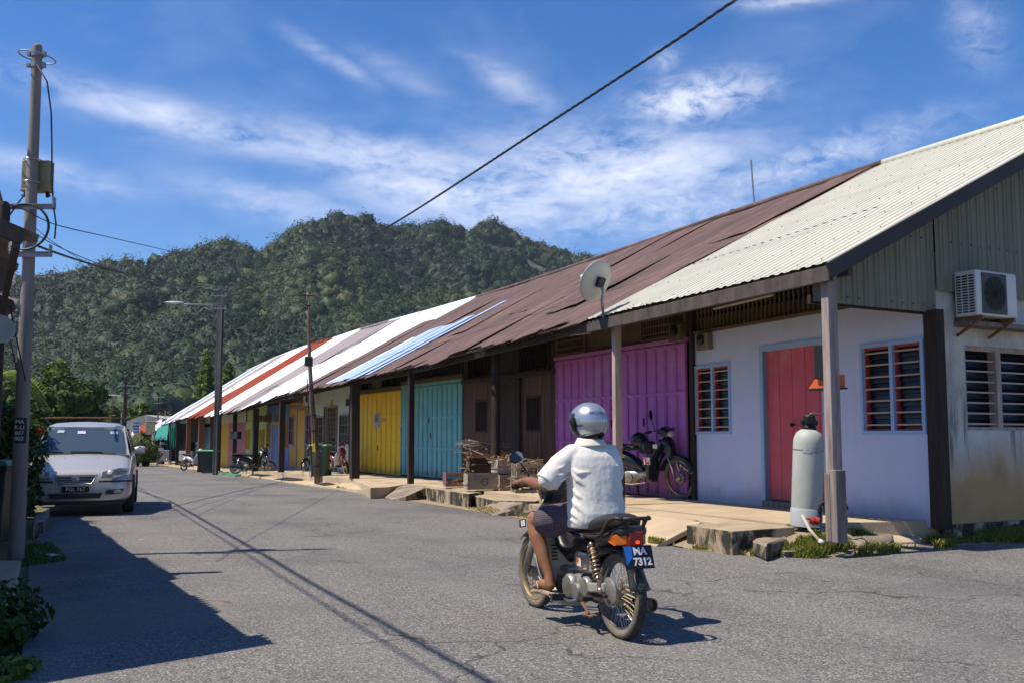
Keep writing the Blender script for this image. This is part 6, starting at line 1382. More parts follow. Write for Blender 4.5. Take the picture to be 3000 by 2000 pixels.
# ================= red altar on the post
al=thing('wall_altar','small dark altar box with an orange shelf on the corner post','altar',U0.e.matrix_basis@Vector((px0,py0-.10,1.6)),U0.ang)
mb=MB(); z=0; mb.box((-.15,-.02,.12),(.13,.03,.50)); mb.build('back_board',BLACK,al,bevel=.01); mb=MB(); mb.prism([(-.13,-.02,.02),(.30,-.02,.02),(.14,-.02,.16),(-.13,-.02,.16)],(0,-.16,0)); mb.build('offering_box',ORANGE,al); mb=MB(); mb.box((-.15,-.2,.0),(.31,-.01,.018)); mb.build('shelf',BLACK,al)
al.location=U0.e.matrix_basis@Vector((px0+.20,py0-.06,0)); zz=at(2400,1135,U0.e.matrix_basis.translation.y-1.2).z; al.location.z=at(2360,1137,(U0.e.matrix_basis@Vector((px0,py0,0))).y).z-.0
# ================= air conditioner on the ledge
ac0=(S0+Vector((SV.y,-SV.x))*.46); tA,zA=sp(2805,915,0); 
acx=.20; acb=sp(2850,922)[1]
ac=thing('air_conditioner','white outdoor air conditioner unit with round fan grille on the gable wall','air conditioner'); ac.matrix_basis=SM@Matrix.Translation((sp(2812,900,-.5)[0] if False else .40,-.36,LEDZ+.08))
W_,D_,H_=.80,.30,.56
mb=MB(); mb.box((0,0,0),(W_,D_,H_)); mb.build('casing',WHITEP,ac,bevel=.015)
mb=MB(); mb.box((.10,-.012,.03),(.58,-.001,H_-.03)); pn=mb.build('fan_panel',M('dark_fan_panel',(.07,.07,.068),.6),ac); mb=MB()
for k in range(9): 
    q=.03+.022*k; mb.tube([(.34+q*math.cos(2*math.pi*j/28),-.022,H_/2+q*math.sin(2*math.pi*j/28)) for j in range(28)],.0035,4,closed=True)
for k in range(12): a=k*math.pi/6; mb.tube([(.34,-.025,H_/2),(.34+.215*math.cos(a),-.022,H_/2+.215*math.sin(a))],.003,4)
mb.build('fan_grille',BLACK,pn)
mb=MB(); mb.box((.60,-.006,.03),(W_-.01,-.001,H_-.02)); mb.build('side_panel',WHITEP,ac)
mb=MB()
for k in range(14): z=.04+k*.034; mb.box((-.006,.03,z),(-.001,.10,z+.018)); mb.box((-.006,.12,z),(-.001,.19,z+.018)); mb.box((-.006,.21,z),(-.001,.27,z+.018))
mb.build('side_vent',BLACK,ac)
mb=MB(); mb.box((.05,-.02,-.05),(.10,D_+.06,-.001)); mb.box((.68,-.02,-.05),(.73,D_+.06,-.001)); mb.bar((.075,-.0,-.03),(.075,.34,-.22),.03,.03); mb.bar((.705,-.0,-.03),(.705,.34,-.22),.03,.03); mb.build('bracket',RUSTM,ac)
# meters, lamps, notices
def boxthing(U,x,y,wpx,hpx,label,mat=GREYW,name='electricity_meter',cat='meter',dep=.12,d=.0,cover=True):
    t1,z1=U.px(x,y,d+dep); t0,z0=U.px(x+wpx,y+hpx,d+dep); e=thing(name,label,cat,U.e.matrix_basis@Vector(((t0+t1)/2,d+.001,(z0+z1)/2)),U.ang); w_,h=abs(t1-t0),abs(z1-z0); mb=MB(); mb.box((-w_/2,0,-h/2),(w_/2,dep,h/2)); mb.build('casing',mat,e,bevel=.012)
    if cover: mb=MB(); mb.lathe([(min(w_,h)*.33,0),(min(w_,h)*.33,.03),(0,.04)],(0,dep,h*.12),(0,1,0),18,caps=False); mb.build('dial_cover',GLASSD,e,smooth=40)
    return e
boxthing(U0,2037,980,34,42,'grey meter box on the blue wall corner by the red frame window')
boxthing(U1,1957,953,38,44,'yellowish meter box in the vent above the purple doors',BEIGEW)
boxthing(U7,802,1213,16,20,'small electrical box under the eave of the blue house',BEIGEW,cover=False,dep=.2)
boxthing(U8,757,1216,18,18,'outdoor air conditioner above the green wall at the blue house edge',BEIGEW,'air_conditioner','air conditioner',.3)
boxthing(U6,870,1157,17,20,'outdoor air conditioner left under the mustard house eave',BEIGEW,'air_conditioner','air conditioner',.3); boxthing(U6,889,1155,22,30,'outdoor air conditioner right under the mustard house eave',WHITEP,'air_conditioner','air conditioner',.3)
boxthing(U5,1012,1168,22,18,'small dark electrical box high on the pale grey wall',BLACK,cover=False,dep=.12); boxthing(U5,967,1171,6,16,'little oval plaque above the steel grille door',YEL3,'wall_plaque','plaque',.03,cover=False)
boxthing(U9,675,1263,20,22,'small dark altar box hanging on the post before the pink doors',BLACK,'wall_altar','altar',.18,1.4,cover=False)
def tubelamp(U,xa,ya,xb,yb,label,d=.25):
    a=Vector((U.px(xa,ya,d)[0],d,U.px(xa,ya,d)[1])); b=Vector((U.px(xb,yb,d)[0],d,U.px(xb,yb,d)[1])); mb=MB(); mb.tube([a,b],.02,8); o=mb.build('strip_lamp',M('cream_lamp_tube',(.6,.52,.42),.5),smooth=True); o.matrix_basis=U.e.matrix_basis.copy(); tag(o,label,'lamp')
tubelamp(U0,2092,905,2265,864,'long unlit tube lamp under the eave of the blue house',.5); tubelamp(U1,1631,986,1728,975,'unlit tube lamp under the eave left of the purple doors',.4)
def notice(U,x0,y0,x1,y1,label,mat,words=None,arch=False):
    t1,z1=U.px(x0,y0,.06); t0,z0=U.px(x1,y1,.06); e=thing('paper_notice',label,'notice',U.e.matrix_basis@Vector(((t0+t1)/2,.052,(z0+z1)/2)),U.ang); w_,h=t1-t0,z1-z0; mb=MB(); mb.box((-w_/2,0,-h/2),(w_/2,.004,h/2)); p=mb.build('paper',mat,e)
    if arch: mb=MB(); mb.tube([(-w_*.25,.006,-h*.1),(-w_*.25,.006,h*.2),(0,.006,h*.42),(w_*.25,.006,h*.2),(w_*.25,.006,-h*.1),(-w_*.25,.006,-h*.1)],.012,5); mb.tube([(0,.006,-h*.02),(0,.006,h*.2)],.02,5); mb.build('drawing',BLACK,p)
    if words:
        for k,s in enumerate(words): text('notice_text',s,h*.11,BLACK,p,face_mtx((0,.0055,-h*(.2+.11*k)),(-1,0,0),(0,0,1)),.0008)
notice(U4,1096,1209,1111,1251,'grey paper poster with an arched drawing on the yellow doors',PAPER,['DILARANG','MASUK'] if False else None,True)
notice(U4,1117,1224,1128,1235,'small faded pink notice right of the poster on yellow doors',PINKPAP)
# door pull on purple
boxthing(U1,1790,1188,10,12,'small red and white object hung on the purple door beside the post',REDF,'door_charm','charm',.04,.03,cover=False)
# ================= satellite dishes
def dish(label,c,mastbase,rad,norm,mat,arm=True,tip=None):
    e=thing('satellite_dish',label,'satellite dish',c); n=Vector(norm).normalized(); x=n.cross(Vector((0,0,1))).normalized(); y=x.cross(n); mb=MB(); prof=[(rad*k/8,.20*rad*(k/8)**2) for k in range(9)]
    vs=[];N_=36
    for q,z in prof:
        for j in range(N_): a=2*math.pi*j/N_; vs.append(x*q*math.cos(a)*.92+y*q*math.sin(a)+n*z)
    mb.add(vs,[(i*N_+j,i*N_+(j+1)%N_,(i+1)*N_+(j+1)%N_,(i+1)*N_+j) for i in range(8) for j in range(N_)]); o=mb.build('reflector',mat,e,smooth=True); s=o.modifiers.new('t','SOLIDIFY'); s.thickness=.012
    mb=MB(); b=Vector(mastbase)-Vector(c); mb.tube([-n*.10+Vector((0,0,-.05)),-n*.12+Vector((0,0,-.12)),b*.4+Vector((.0,0,-.05))-n*.03,b],.024,10); mb.build('mast',STEEL,e,smooth=True)
    mb=MB(); mb.box((-.07,-.03,-.09),(.07,.03,.07)); o=mb.build('mount',BLACK,e,bevel=.01); o.matrix_local=face_mtx(-n*.06,x,y)@Matrix.Rotation(R(90),4,'X')
    if arm: mb=MB(); t=n*rad*1.05+y*-.15*rad+x*.0; mb.tube([-y*rad*.98+n*.15*rad,t+Vector((0,0,-.04))],.01,6); mb.tube([x*-rad*.9+n*.1,t],.005,5); la=mb.build('feed_arm',WHITEP,e,smooth=True); mb=MB(); mb.ball(t,(.035,.035,.045),10,6); mb.tube([t,t-n*.08],.022,8); mb.build('feed_horn',WHITEP,la,smooth=True)
    return e
DISHM=M('dull_white_dish',(.42,.42,.40),.5,col2=(.34,.34,.32),bump=.03)
pb=U0.e.matrix_basis@Vector((tt,1.95,U0.px(1810,940,1.95)[1])); dc=at(1752,826,pb.y-.15); dish('pale satellite dish on a curved mast at the eave of the blue house',dc,pb,.345,(-.55,.62,.42),DISHM)
pb=Vector((at(485,1245,71).x,71,at(485,1245,71).z)); dish('dark satellite dish above the teal awning at the far end',at(485,1196,71),pb,.45,(.1,.75,.8),BLACK,False)
# antenna pole and loose sheet on the ridge
pr=at(2213,600,24.4); ap=thing('roof_antenna','thin metal antenna pole standing on the brown roof ridge','antenna',pr); T=at(2200,470,24.4)-pr; mb=MB(); mb.tube([(0,0,-.6),T],.022,6); mb.build('mast',STEEL,ap)
mb=MB(); a_=at(2140,612,24.6); 
for k,(dx,dz,rr) in enumerate(((0,0,.2),(.25,.06,-.15),(.42,-.02,.1))): mb.obox((dx,0,dz),(.5,.1,.03+rr*.3),(0,.6,-.1),(0,0,.01))
tag(mb.build('loose_roof_sheet',ZBROWN,loc=a_-Vector((0,0,.03))),'curled loose metal scraps lying on the brown roof ridge','roof sheet')
# ================= parked silver car (car frame: x forward, y car-left, z up; origin under the nose)
CARP=M('silver_car_paint',(.56,.54,.51),.32,.4,col2=(.50,.485,.455),vs=1.5,bump=.0,coat=.6); CARG=M('car_glass',(.05,.075,.095),.06,col2=(.045,.07,.09),bump=0,spec=.8); TRIM=M('grey_black_trim',(.035,.035,.037),.6); LENS=M('hazy_lamp_lens',(.40,.40,.36),.2,.1,col2=(.28,.28,.26),coat=.5,bump=.02)
def car():
    fx,fy=.33,-.944; L_=math.hypot(fx,fy); pos=gp(226,1508,0); pos=Vector((-7.62,17.75,0)); pos.z=g(pos.y)
    e=thing('parked_car','silver people carrier parked facing the camera beside the hibiscus bush','car',pos,math.atan2(fy,fx))
    def ringc(x,w_,zb,zs,zh,crown_,n=9):
        """lower body half ring mirrored: bottom, side, shoulder, bonnet/deck line"""
        half=[(0,zb),(w_*.6,zb),(w_*.93,zb+.02),(w_,zb+.12),(w_*1.0,(zb+zs)/2),(w_*.985,zs),(w_*.93,zh-.015),(w_*.75,zh+crown_*.55),(w_*.38,zh+crown_*.92),(0,zh+crown_)]
        pts=[(x,y,z) for y,z in half]+[(x,-y,z) for y,z in half[-2:0:-1]]
        return pts
    mb=MB(); S_=[(.0,.70,.30,.46,.50,.03),(-.02,.80,.25,.52,.60,.04),(-.07,.865,.23,.58,.72,.04),(-.16,.90,.22,.64,.77,.05),(-.5,.92,.22,.72,.87,.06),(-.85,.925,.2,.78,.97,.07),(-1.1,.925,.2,.84,1.03,.06),(-1.6,.93,.2,.9,1.05,.02),(-3.2,.93,.2,.93,1.07,.02),(-4.2,.92,.22,.92,1.07,.02),(-4.55,.88,.26,.86,1.05,.02),(-4.62,.80,.3,.8,1.0,.02)]
    loft(mb,[ringc(*s) for s in S_]); body=mb.build('body',CARP,e,smooth=True,subsurf=2)
    # greenhouse
    def rg(x,wb,zb,wt,zt): return [(x[0],wb,zb),(x[1],wt*1.03,zt-.07),(x[1]-.0,wt*.9,zt-.01),(x[1],0,zt+.02),(x[1],-wt*.9,zt-.01),(x[1],-wt*1.03,zt-.07),(x[0],-wb,zb)]
    mb=MB(); 
    R_=[(-1.02,.80,1.02),(-1.42,.755,1.32),(-1.72,.70,1.53),(-1.95,.68,1.60),(-2.4,.685,1.655),(-3.2,.68,1.655),(-4.0,.66,1.61),(-4.3,.64,1.52),(-4.5,.74,1.1)]
    rings=[]
    for x,wt,zt in R_:
        zb=1.02; wb=.845; wt2=wt; rings.append([(x,wb,zb),(x,(wb+wt2)/2*1.0,(zb+zt-.06)/2+.02),(x,wt2,max(zt-.06,zb+.005)),(x,wt2*.82,max(zt-.01,zb+.01)),(x,wt2*.4,zt+.012 if zt>1.1 else zt),(x,0,zt+.02 if zt>1.1 else zt),(x,-wt2*.4,zt+.012 if zt>1.1 else zt),(x,-wt2*.82,max(zt-.01,zb+.01)),(x,-wt2,max(zt-.06,zb+.005)),(x,-(wb+wt2)/2,(zb+zt-.06)/2+.02),(x,-wb,zb)])
    loft(mb,rings,close=True); mb.build('roof',CARP,e,smooth=50)
    # windscreen and glass, a few mm proud of the shell
    def ws(u,v):
        x=-1.03+(-1.70+1.03)*v; z=1.035+(1.515-1.035)*v; w_=.80-.115*v; b=(u-.5)*2; return (x+.012-.05*b*b*.6+.02,b*w_*.975,z+.018-.01*b*b)
    mb=MB(); mb.grid(ws,12,8); gl=mb.build('windscreen',CARG,e,smooth=True)
    mb=MB()
    for s in (-1,1): mb.bar((-1.045,s*.815,1.035),(-1.72,s*.70,1.55),.03,.03)
    mb.bar((-1.02,-.80,1.045),(-1.02,.80,1.045),.03,.02); mb.bar((-1.70,-.68,1.55),(-1.70,.68,1.55),.03,.03); mb.build('windscreen_frame',TRIM if False else CARP,e)
    for s in (-1,1):
        for a,b,c,d in ((-1.5,-2.45,-1.75,-2.45),(-2.53,-3.4,-2.53,-3.4),(-3.48,-4.3,-3.48,-4.15)):
            mb=MB(); mb.add([(a,s*.866,1.08),(b,s*.866,1.08),(d,s*.735,1.52),(c,s*.735,1.52)],[(0,1,2,3) if s<0 else (3,2,1,0)]); mb.build('side_window',GLASSD,e)
        mb=MB()
        for x in (-2.49,-3.44): mb.bar((x,s*.868,1.05),(x,s*.737,1.54),.05,.02)
        mb.build('door_pillar',TRIM,e)
    # things seen through the glass: seats and wheel, drawn just behind it as real dark shapes
    SEAT=M('dim_seat_fabric',(.012,.02,.028),.9); 
    for y in (-.38,.40):
        mb=MB(); mb.box((-1.62,y-.17,1.06),(-1.50,y+.17,1.30)); mb.build('front_seat',SEAT,e,bevel=.05)
    # grille
    mb=MB(); mb.prism([(.035,.34,.715),(.035,-.34,.715),(.045,-.25,.575),(.045,.25,.575)],(.03,0,0)); gr=mb.build('grille',TRIM,e)
    for z,hw in ((.69,.325),(.645,.30),(.60,.27)): mb=MB(); mb.box((.072,-hw,z-.013),(.085,hw,z+.013)); mb.build('grille_bar',M('grey_silver_plastic',(.33,.33,.34),.4,.4),gr,bevel=.004)
    mb=MB(); q=[(.078,.345,.722),(.09,.255,.565),(.09,-.255,.565),(.078,-.345,.722)]; mb.tube(q,.013,8); mb.build('grille_surround',CHROME,gr,smooth=True)
    mb=MB(); mb.tube([(.10,.068*math.cos(t*math.pi/14),.648+.034*math.sin(t*math.pi/14)) for t in range(28)],.006,6,closed=True); mb.lathe([(.062,.0),(.0,.004)],(.09,0,.648),(1,0,0),24); mb.tube([(.104,.03,.628),(.104,.012,.662),(.104,0,.64),(.104,-.012,.662),(.104,-.03,.628)],.005,5); em=mb.build('emblem',CHROME,gr); 
    # headlights
    for s in (-1,1):
        mb=MB(); pts=[(.015,s*.40,.66),(-.02,s*.62,.655),(-.10,s*.80,.70),(-.16,s*.86,.77),(-.22,s*.85,.835),(-.12,s*.70,.825),(-.05,s*.52,.80),(-.01,s*.42,.775)]
        mb.prism([(x+.015,y,z) for x,y,z in pts],(.05,0,0)); hl=mb.build('headlight',LENS,e,bevel=.018)
        mb=MB(); mb.lathe([(.062,0),(.062,.006),(.0,.008)],(.047,s*.56,.74),(1,0,0),18); mb.build('reflector_bowl',M('pale_reflector',(.5,.5,.46),.3,bump=0),hl,smooth=True)
        mb=MB(); mb.ball((-.11,s*.79,.77),(.02,.035,.045)); mb.build('indicator',M('amber_lens',(.45,.28,.12),.3),hl,smooth=True)
        # bumper strip
        mb=MB(); n_=8; mb.tube([(.035-.16*(k/n_)**2.2,s*(.37+.535*k/n_),.60+.0*k) for k in range(n_+1)],.028,8,flat=(1,.55)); mb.build('bumper_strip',TRIM,e,smooth=True)
        mb=MB(); mb.prism([(.03,s*.48,.37),(.01,s*.74,.38),(-.02,s*.80,.47),(.03,s*.50,.45)],(.03,0,0)); fl=mb.build('fog_recess',TRIM,e)
        mb=MB(); mb.ball((.045,s*.68,.42),(.02,.075,.036),16,8); mb.build('fog_light',LENS,fl,smooth=True)
        # mirror
        mb=MB(); mb.box((-1.28,s*.86,1.06),(-1.2,s*.94,1.10)); loft(mb,[ring((-1.25,s*.92,1.12),.05,.06,(1,0,0),(0,0,1),14,3),ring((-1.24,s*1.0,1.13),.07,.085,(1,0,0),(0,0,1),14,3),ring((-1.25,s*1.10,1.13),.055,.065,(1,0,0),(0,0,1),14,3)]); mb.build('wing_mirror',CARP,e,smooth=50)
        # wheels
        for x in (-.86,-3.6):
            w_=bpy.data.objects.new('wheel',None); COL.objects.link(w_); w_.parent=e; w_.location=(x,s*.845,.315)
            mb=MB(); mb.lathe([(.20,-.09),(.27,-.10),(.305,-.09),(.315,-.06),(.315,.06),(.305,.09),(.27,.10),(.20,.09)],axis=(0,1,0),n=32); mb.build('tyre',RUBBER,w_,smooth=50)
            mb=MB(); mb.lathe([(.205,.05),(.19,.075),(.05,.06),(.0,.07)],axis=(0,s,0),n=32); mb.build('rim',CHROME,w_,smooth=50)
        mb=MB()
        for x in (-.86,-3.6): mb.tube([(x+.36*math.cos(R(a)),s*.925,.315+.36*math.sin(R(a))) for a in range(-5,190,13)],.022,6)
        mb.build('arch_trim',TRIM,e,smooth=True)
    mb=MB(); mb.prism([(.03,.44,.40),(.03,.40,.31),(.03,-.40,.31),(.03,-.44,.40)],(.04,0,0)); mb.build('lower_grille',TRIM,e)
    mb=MB(); mb.box((.0,-.80,.2),(-.3,.80,.26)); mb.build('front_valance',TRIM,e,bevel=.02)
    plate(e,'PGL 767',.088,(.083,.0,.47),(0,1,0),(0,0,1),(.44,.105))
    # wipers, washers, roof rack, stickers, mirror inside
    for a,b in (((-.98,.60,1.065),(-1.02,-.18,1.085)),((-.98,-.12,1.065),(-1.03,-.74,1.09))): mb=MB(); mb.tube([a,b],.011,6); mb.bar(Vector(a).lerp(Vector(b),.3)+Vector((-.02,0,.02)),Vector(b)+Vector((-.03,0,.02)),.012,.02); mb.build('wiper',BLACK,e)
    for y in (.3,-.25): mb=MB(); mb.ball((-.72,y,.985),.014,8,5); mb.build('washer_jet',BLACK,e)
    mb=MB(); mb.tube([(-2.0,.80,1.73),(-2.0,.4,1.745),(-2.0,-.4,1.745),(-2.0,-.80,1.73)],.014,8); rk=mb.build('roof_bar',RUSTM,e,smooth=True)
    for s in (-1,1): mb=MB(); mb.prism([(-1.95,s*.62,1.62),(-2.07,s*.62,1.62),(-2.04,s*.74,1.75),(-1.98,s*.74,1.75)],(0,s*.05,0)); mb.build('rack_foot',BLACK,e,bevel=.008)
    mb=MB(); mb.tube([(-3.0,.6,1.66),(-3.0,.6,1.87)],.006,5); mb.build('aerial',WHITEP,e)
    STK=M('windscreen_sticker',(.45,.5,.55),.5,col2=(.2,.3,.4),vs=60,bump=0); PST=M('purple_sticker',(.45,.3,.55),.5,col2=(.7,.65,.75),vs=50,contrast=2,bump=0)
    def onws(u,v,w_,h,mat,name):
        mb=MB(); a=Vector(ws(u-w_/2,v-h/2)); b=Vector(ws(u+w_/2,v-h/2)); c=Vector(ws(u+w_/2,v+h/2)); d=Vector(ws(u-w_/2,v+h/2)); o_=Vector((.006,0,.008)); mb.add([a+o_,b+o_,c+o_,d+o_],[(0,1,2,3)]); mb.build(name,mat,gl)
    onws(.885,.84,.10,.11,STK,'sticker'); onws(.47,.84,.10,.11,PST,'sticker'); onws(.2,.88,.09,.1,STK,'sticker')
    return e
car(); glassy_done=1
# seats seen dimly: the windscreen must let light through
def glassy(m,fac=.45):
    n=m.node_tree.nodes; l=m.node_tree.links; t=n.new('ShaderNodeBsdfTransparent'); t.inputs[0].default_value=(.75,.85,.88,1); mx=n.new('ShaderNodeMixShader'); mx.inputs[0].default_value=fac
    l.new(n['Principled BSDF'].outputs[0],mx.inputs[1]); l.new(t.outputs[0],mx.inputs[2]); l.new(mx.outputs[0],n['Material Output'].inputs[0])
# ================= far end of the street
fb=thing('far_building','low building with a stained pale gable wall at the far end of the street','building',gpos(405,0,92)); w0=at(338,1240,92)-fb.location; w1=at(478,1222,92)-fb.location
mb=MB(); mb.prism([(w0.x,0,-.3),(w1.x,0,-.3),(w1.x,0,w1.z-.1),(w1.x*.2,0,w1.z+.25),(w0.x+.5,0,w0.z+.05),(w0.x,0,w0.z)],(0,8,0)); mb.build('wall',M('far_stained_wall',(.52,.50,.46),.9,col2=(.2,.19,.17),vs=1.2,stretch=(1,1,.4),bump=.3),fb)
fs_=thing('far_shop','far shop with a bright white and red sheet roof behind the blue sign','shop',gpos(400,0,80)); 
def pl(x,y,Y): return at(x,y,Y)-fs_.location
mb=MB(); a=pl(361,1283,78); b=pl(470,1256,74); c=pl(475,1226,84); d=pl(420,1243,88); sheet(mb,a,b,d,c,.3,.03,0,None,'sine',4,0,wob=0); mb.build('roof',ZZINC,fs_)
mb=MB(); a2=a.lerp(b,.28)+Vector((0,-.1,.06)); b2=a.lerp(b,.62)+Vector((0,-.1,.06)); mb.add([a2,b2,b2.lerp(c,.8)+Vector((0,0,.12)),a2.lerp(d,.8)+Vector((0,0,.12))],[(0,1,2,3)]); mb.build('red_roof_sheet',ZRED,fs_)
mb=MB(); mb.box((a.x,2.0,-.3),(b.x+.6,2.2,b.z-.1)); mb.build('wall',INTER,fs_)
for x,Y in ((382,76),(415,75),(448,74)): mb=MB(); q=pl(x,1280,Y); q.z=0; mb.bar(q+Vector((0,0,-.2)),q+Vector((0,0,2.4)),.12,up=(1,0,0)); mb.build('post',WHITEP if x!=415 else DARKW,fs_)
sb_=at(399,1252,73); sg=thing('shop_sign','small blue and white shop sign hanging before the far white roof','sign',sb_); mb=MB(); mb.box((-.20,-.02,-.39),(.20,.02,.39)); BS=M('blue_sign_board',(.05,.09,.32),.5,bump=0); mb.build('board',BS,sg)
for k,s in enumerate(('KEDAI','AIR','SEJUK')): text('sign_text',s,.15,WHITE,sg,face_mtx((0,-.023,.24-.22*k),(1,0,0),(0,0,1)),.001)
mb=MB(); mb.tube([(.2,0,.3),(.9,.6,.1)],.015,5); mb.tube([(.2,0,-.3),(.9,.6,-.5)],.015,5); mb.build('bracket',STEEL,sg)
bn=thing('painted_banner','faded olive picture banner hanging at the eave left of the teal awning','banner',at(441,1253,70)); mb=MB(); mb.box((-.33,0,-.45),(.33,.015,.45)); mb.build('cloth',M('faded_picture_cloth',(.38,.30,.14),.8,col2=(.14,.22,.16),vs=5,contrast=2.2,bump=0),bn); mb=MB(); mb.tube([(-.35,0,.46),(.35,0,.46)],.015,6); mb.build('rod',STEEL,bn)
# teal awning sheet
AWM=M('teal_tarpaulin',(.015,.26,.20),.7,col2=(.01,.15,.12),vs=3,bump=.3); AWD=M('dark_green_net',(.01,.035,.03),.9,col2=(.006,.02,.018))
aw=thing('teal_awning','bright teal tarpaulin awning hanging over the food cart','awning',gpos(480,0,68)); o0=aw.location
def A_(x,y,Y): return at(x,y,Y)-o0
mb=MB(); c4=[A_(450,1287,66.5),A_(489,1286,64.5),A_(494,1242,69),A_(461,1252,70.5)]
def fa(u,v):
    p=c4[0].lerp(c4[1],u).lerp(c4[3].lerp(c4[2],u),v); return p+Vector((0,0,-.12*math.sin(v*3.14)+.05*math.sin(u*19)*(1-v)))
mb.grid(fa,16,8); o=mb.build('canopy',AWM,aw,smooth=True); s=o.modifiers.new('t','SOLIDIFY'); s.thickness=.01
c5=[A_(494,1240,66),A_(515,1250,65),A_(517,1306,65),A_(497,1322,65.5)]
mb=MB()
def fb_(u,v):
    p=c5[0].lerp(c5[1],u).lerp(c5[3].lerp(c5[2],u),v); return p+Vector((0,.12*math.sin(u*22+v*3),0))
mb.grid(fb_,24,8); o=mb.build('side_drape',AWM,aw,smooth=True); s=o.modifiers.new('t','SOLIDIFY'); s.thickness=.01
c6=[A_(515,1238,67),A_(588,1240,62),A_(588,1290,62),A_(517,1306,67)]
nn_=thing('shade_net','dark green shade net hung along the open shop front','shade net',gpos(550,0,66)); dlt=o0-nn_.location
mb=MB()
def fc(u,v):
    p=c6[0].lerp(c6[1],u).lerp(c6[3].lerp(c6[2],u),v); return p+dlt+Vector((0,.08*math.sin(u*30),0))
mb.grid(fc,30,4); o=mb.build('net',AWD,nn_,smooth=True)
for x,Y in ((453,66.5),(500,66)): mb=MB(); q=A_(x,1290,Y); mb.tube([(q.x,q.y,0),(q.x,q.y,2.2)],.025 if x<460 else .05,6); mb.build('pole',WHITEP,aw)
# food cart
ct=thing('food_cart','small steel food cart with jars and shelves beneath the teal awning','food cart',gpos(482,0,65)); mb=MB(); mb.box((-.45,-.3,.25),(.35,.3,.95)); mb.build('cabinet',STEEL,ct,bevel=.02); mb=MB()
for x,y in ((-.42,-.27),(.32,-.27),(-.42,.27),(.32,.27)): mb.tube([(x,y,.25),(x,y,.0)],.02,6)
for x in (-.42,.0): mb.tube([(x,.27,.95),(x,.27,1.9)],.015,6)
mb.box((-.44,.1,1.3),(.02,.29,1.33)); mb.box((-.44,.1,1.65),(.02,.29,1.68)); mb.build('frame',STEEL,ct)
mb=MB(); rnd=random.Random(4)
for k in range(9): z=(.95,1.33,1.68)[k%3]; mb.lathe([(.05,0),(.055,.08),(.035,.12),(.035,.15)],(-.38+.12*(k//3),.18 if z>1 else 0,z),n=8)
mb.build('jars',M('mixed_jar_plastic',(.5,.5,.55),.4,col2=(.1,.2,.5),vs=9,contrast=3,bump=0),ct,smooth=40)
st2=copytree(st_); st2.location=gpos(492,0,63.5); st2['label']='small metal stool standing beside the food cart'
mb=MB(); b0=gpos(447,0,63); mb.box((-.3,-.2,.86),(.3,.2,.9)); 
for x in (-.26,.26): mb.tube([(x,-.16,0),(x,-.16,.86)],.015,6); mb.tube([(x,.16,0),(x,.16,.86)],.015,6)
tag(mb.build('side_table',STEEL,loc=b0),'thin legged metal table left of the food cart','table')
for x,Y,w_,h,lb,mt in ((531,62,.5,.32,'low dark box on the kerb left of the bins',BLACK),(545,64,.9,.9,'white washing machine like box behind the brown porch post',WHITEP)):
    mb=MB(); mb.box((-w_/2,-.25,0),(w_/2,.25,h)); mb.box((-w_/2-.01,-.26,h*.8),(w_/2+.01,-.24,h*.86)); tag(mb.build('storage_box',mt,loc=gpos(x,0,Y),bevel=.02),lb,'box')
# left edge: wooden post top, hanging dish
wpst=thing('wooden_post','stub of an old wooden post at the left edge above the corrugated roof','post',Vector((at(3,700,9.5).x,9.5,0))); mb=MB(); z=at(3,592,9.5).z; mb.tube([(0,0,0),(0,0,z-.05),(0,0,z)],[.075,.07,.05],12); mb.build('trunk_pole',DARKW,wpst,smooth=40)
mb=MB(); mb.tube([(.02,-.02,z-.2),(.05,0,z-.6),(.09,.1,z-1.1),(.15,.3,z-1.7)],.007,5); mb.tube([(.0,-.02,z-.7),(.05,0,z-1.0),(.11,.2,z-1.6)],.006,5); mb.build('hanging_wire',WIREM,wpst); mb=MB(); mb.box((-.05,-.1,at(8,865,9.5).z),(.11,.0,at(8,815,9.5).z)); mb.build('junction_box',BLACK,wpst,bevel=.01)
dd=at(-4,965,9.0); dish('grey satellite dish half cut by the left edge beside the utility pole',dd,dd+Vector((-.5,.1,-.5)),.14,(.5,-.7,.35),DISHM,False)

# small litter on the road
for k,(x,y,sz,mt,lb) in enumerate(((155,1628,.10,WHITEP,'crumpled white litter lying in the shade beside the left pole'),(582,1624,.03,RUSTM,'small brown fallen leaf on the sunlit road, left'),(1785,1652,.03,DARKW,'dark scrap of rubbish lying on the road right of the rider'),(418,1580,.03,WHITEP,'tiny white paper scrap on the road near the shadow edge'),(2420,1700,.035,STICK,'pale dry leaf on the road in front of the tank'))):
    c=gp(x,y,.005); mb=MB(); rnd=random.Random(k)
    vs=[(sz*math.cos(a)*rnd.uniform(.6,1.2),sz*.7*math.sin(a)*rnd.uniform(.6,1.2),rnd.uniform(0,sz*.35)) for a in [i*.7854 for i in range(8)]]+[(0,0,sz*.3)]
    mb.add(vs,[(i,(i+1)%8,8) for i in range(8)]); o=mb.build('fallen_leaf' if 'leaf' in lb else 'paper_scrap',mt,loc=c); s=o.modifiers.new('t','SOLIDIFY'); s.thickness=.004; tag(o,lb,'leaf' if 'leaf' in lb else 'rubbish')
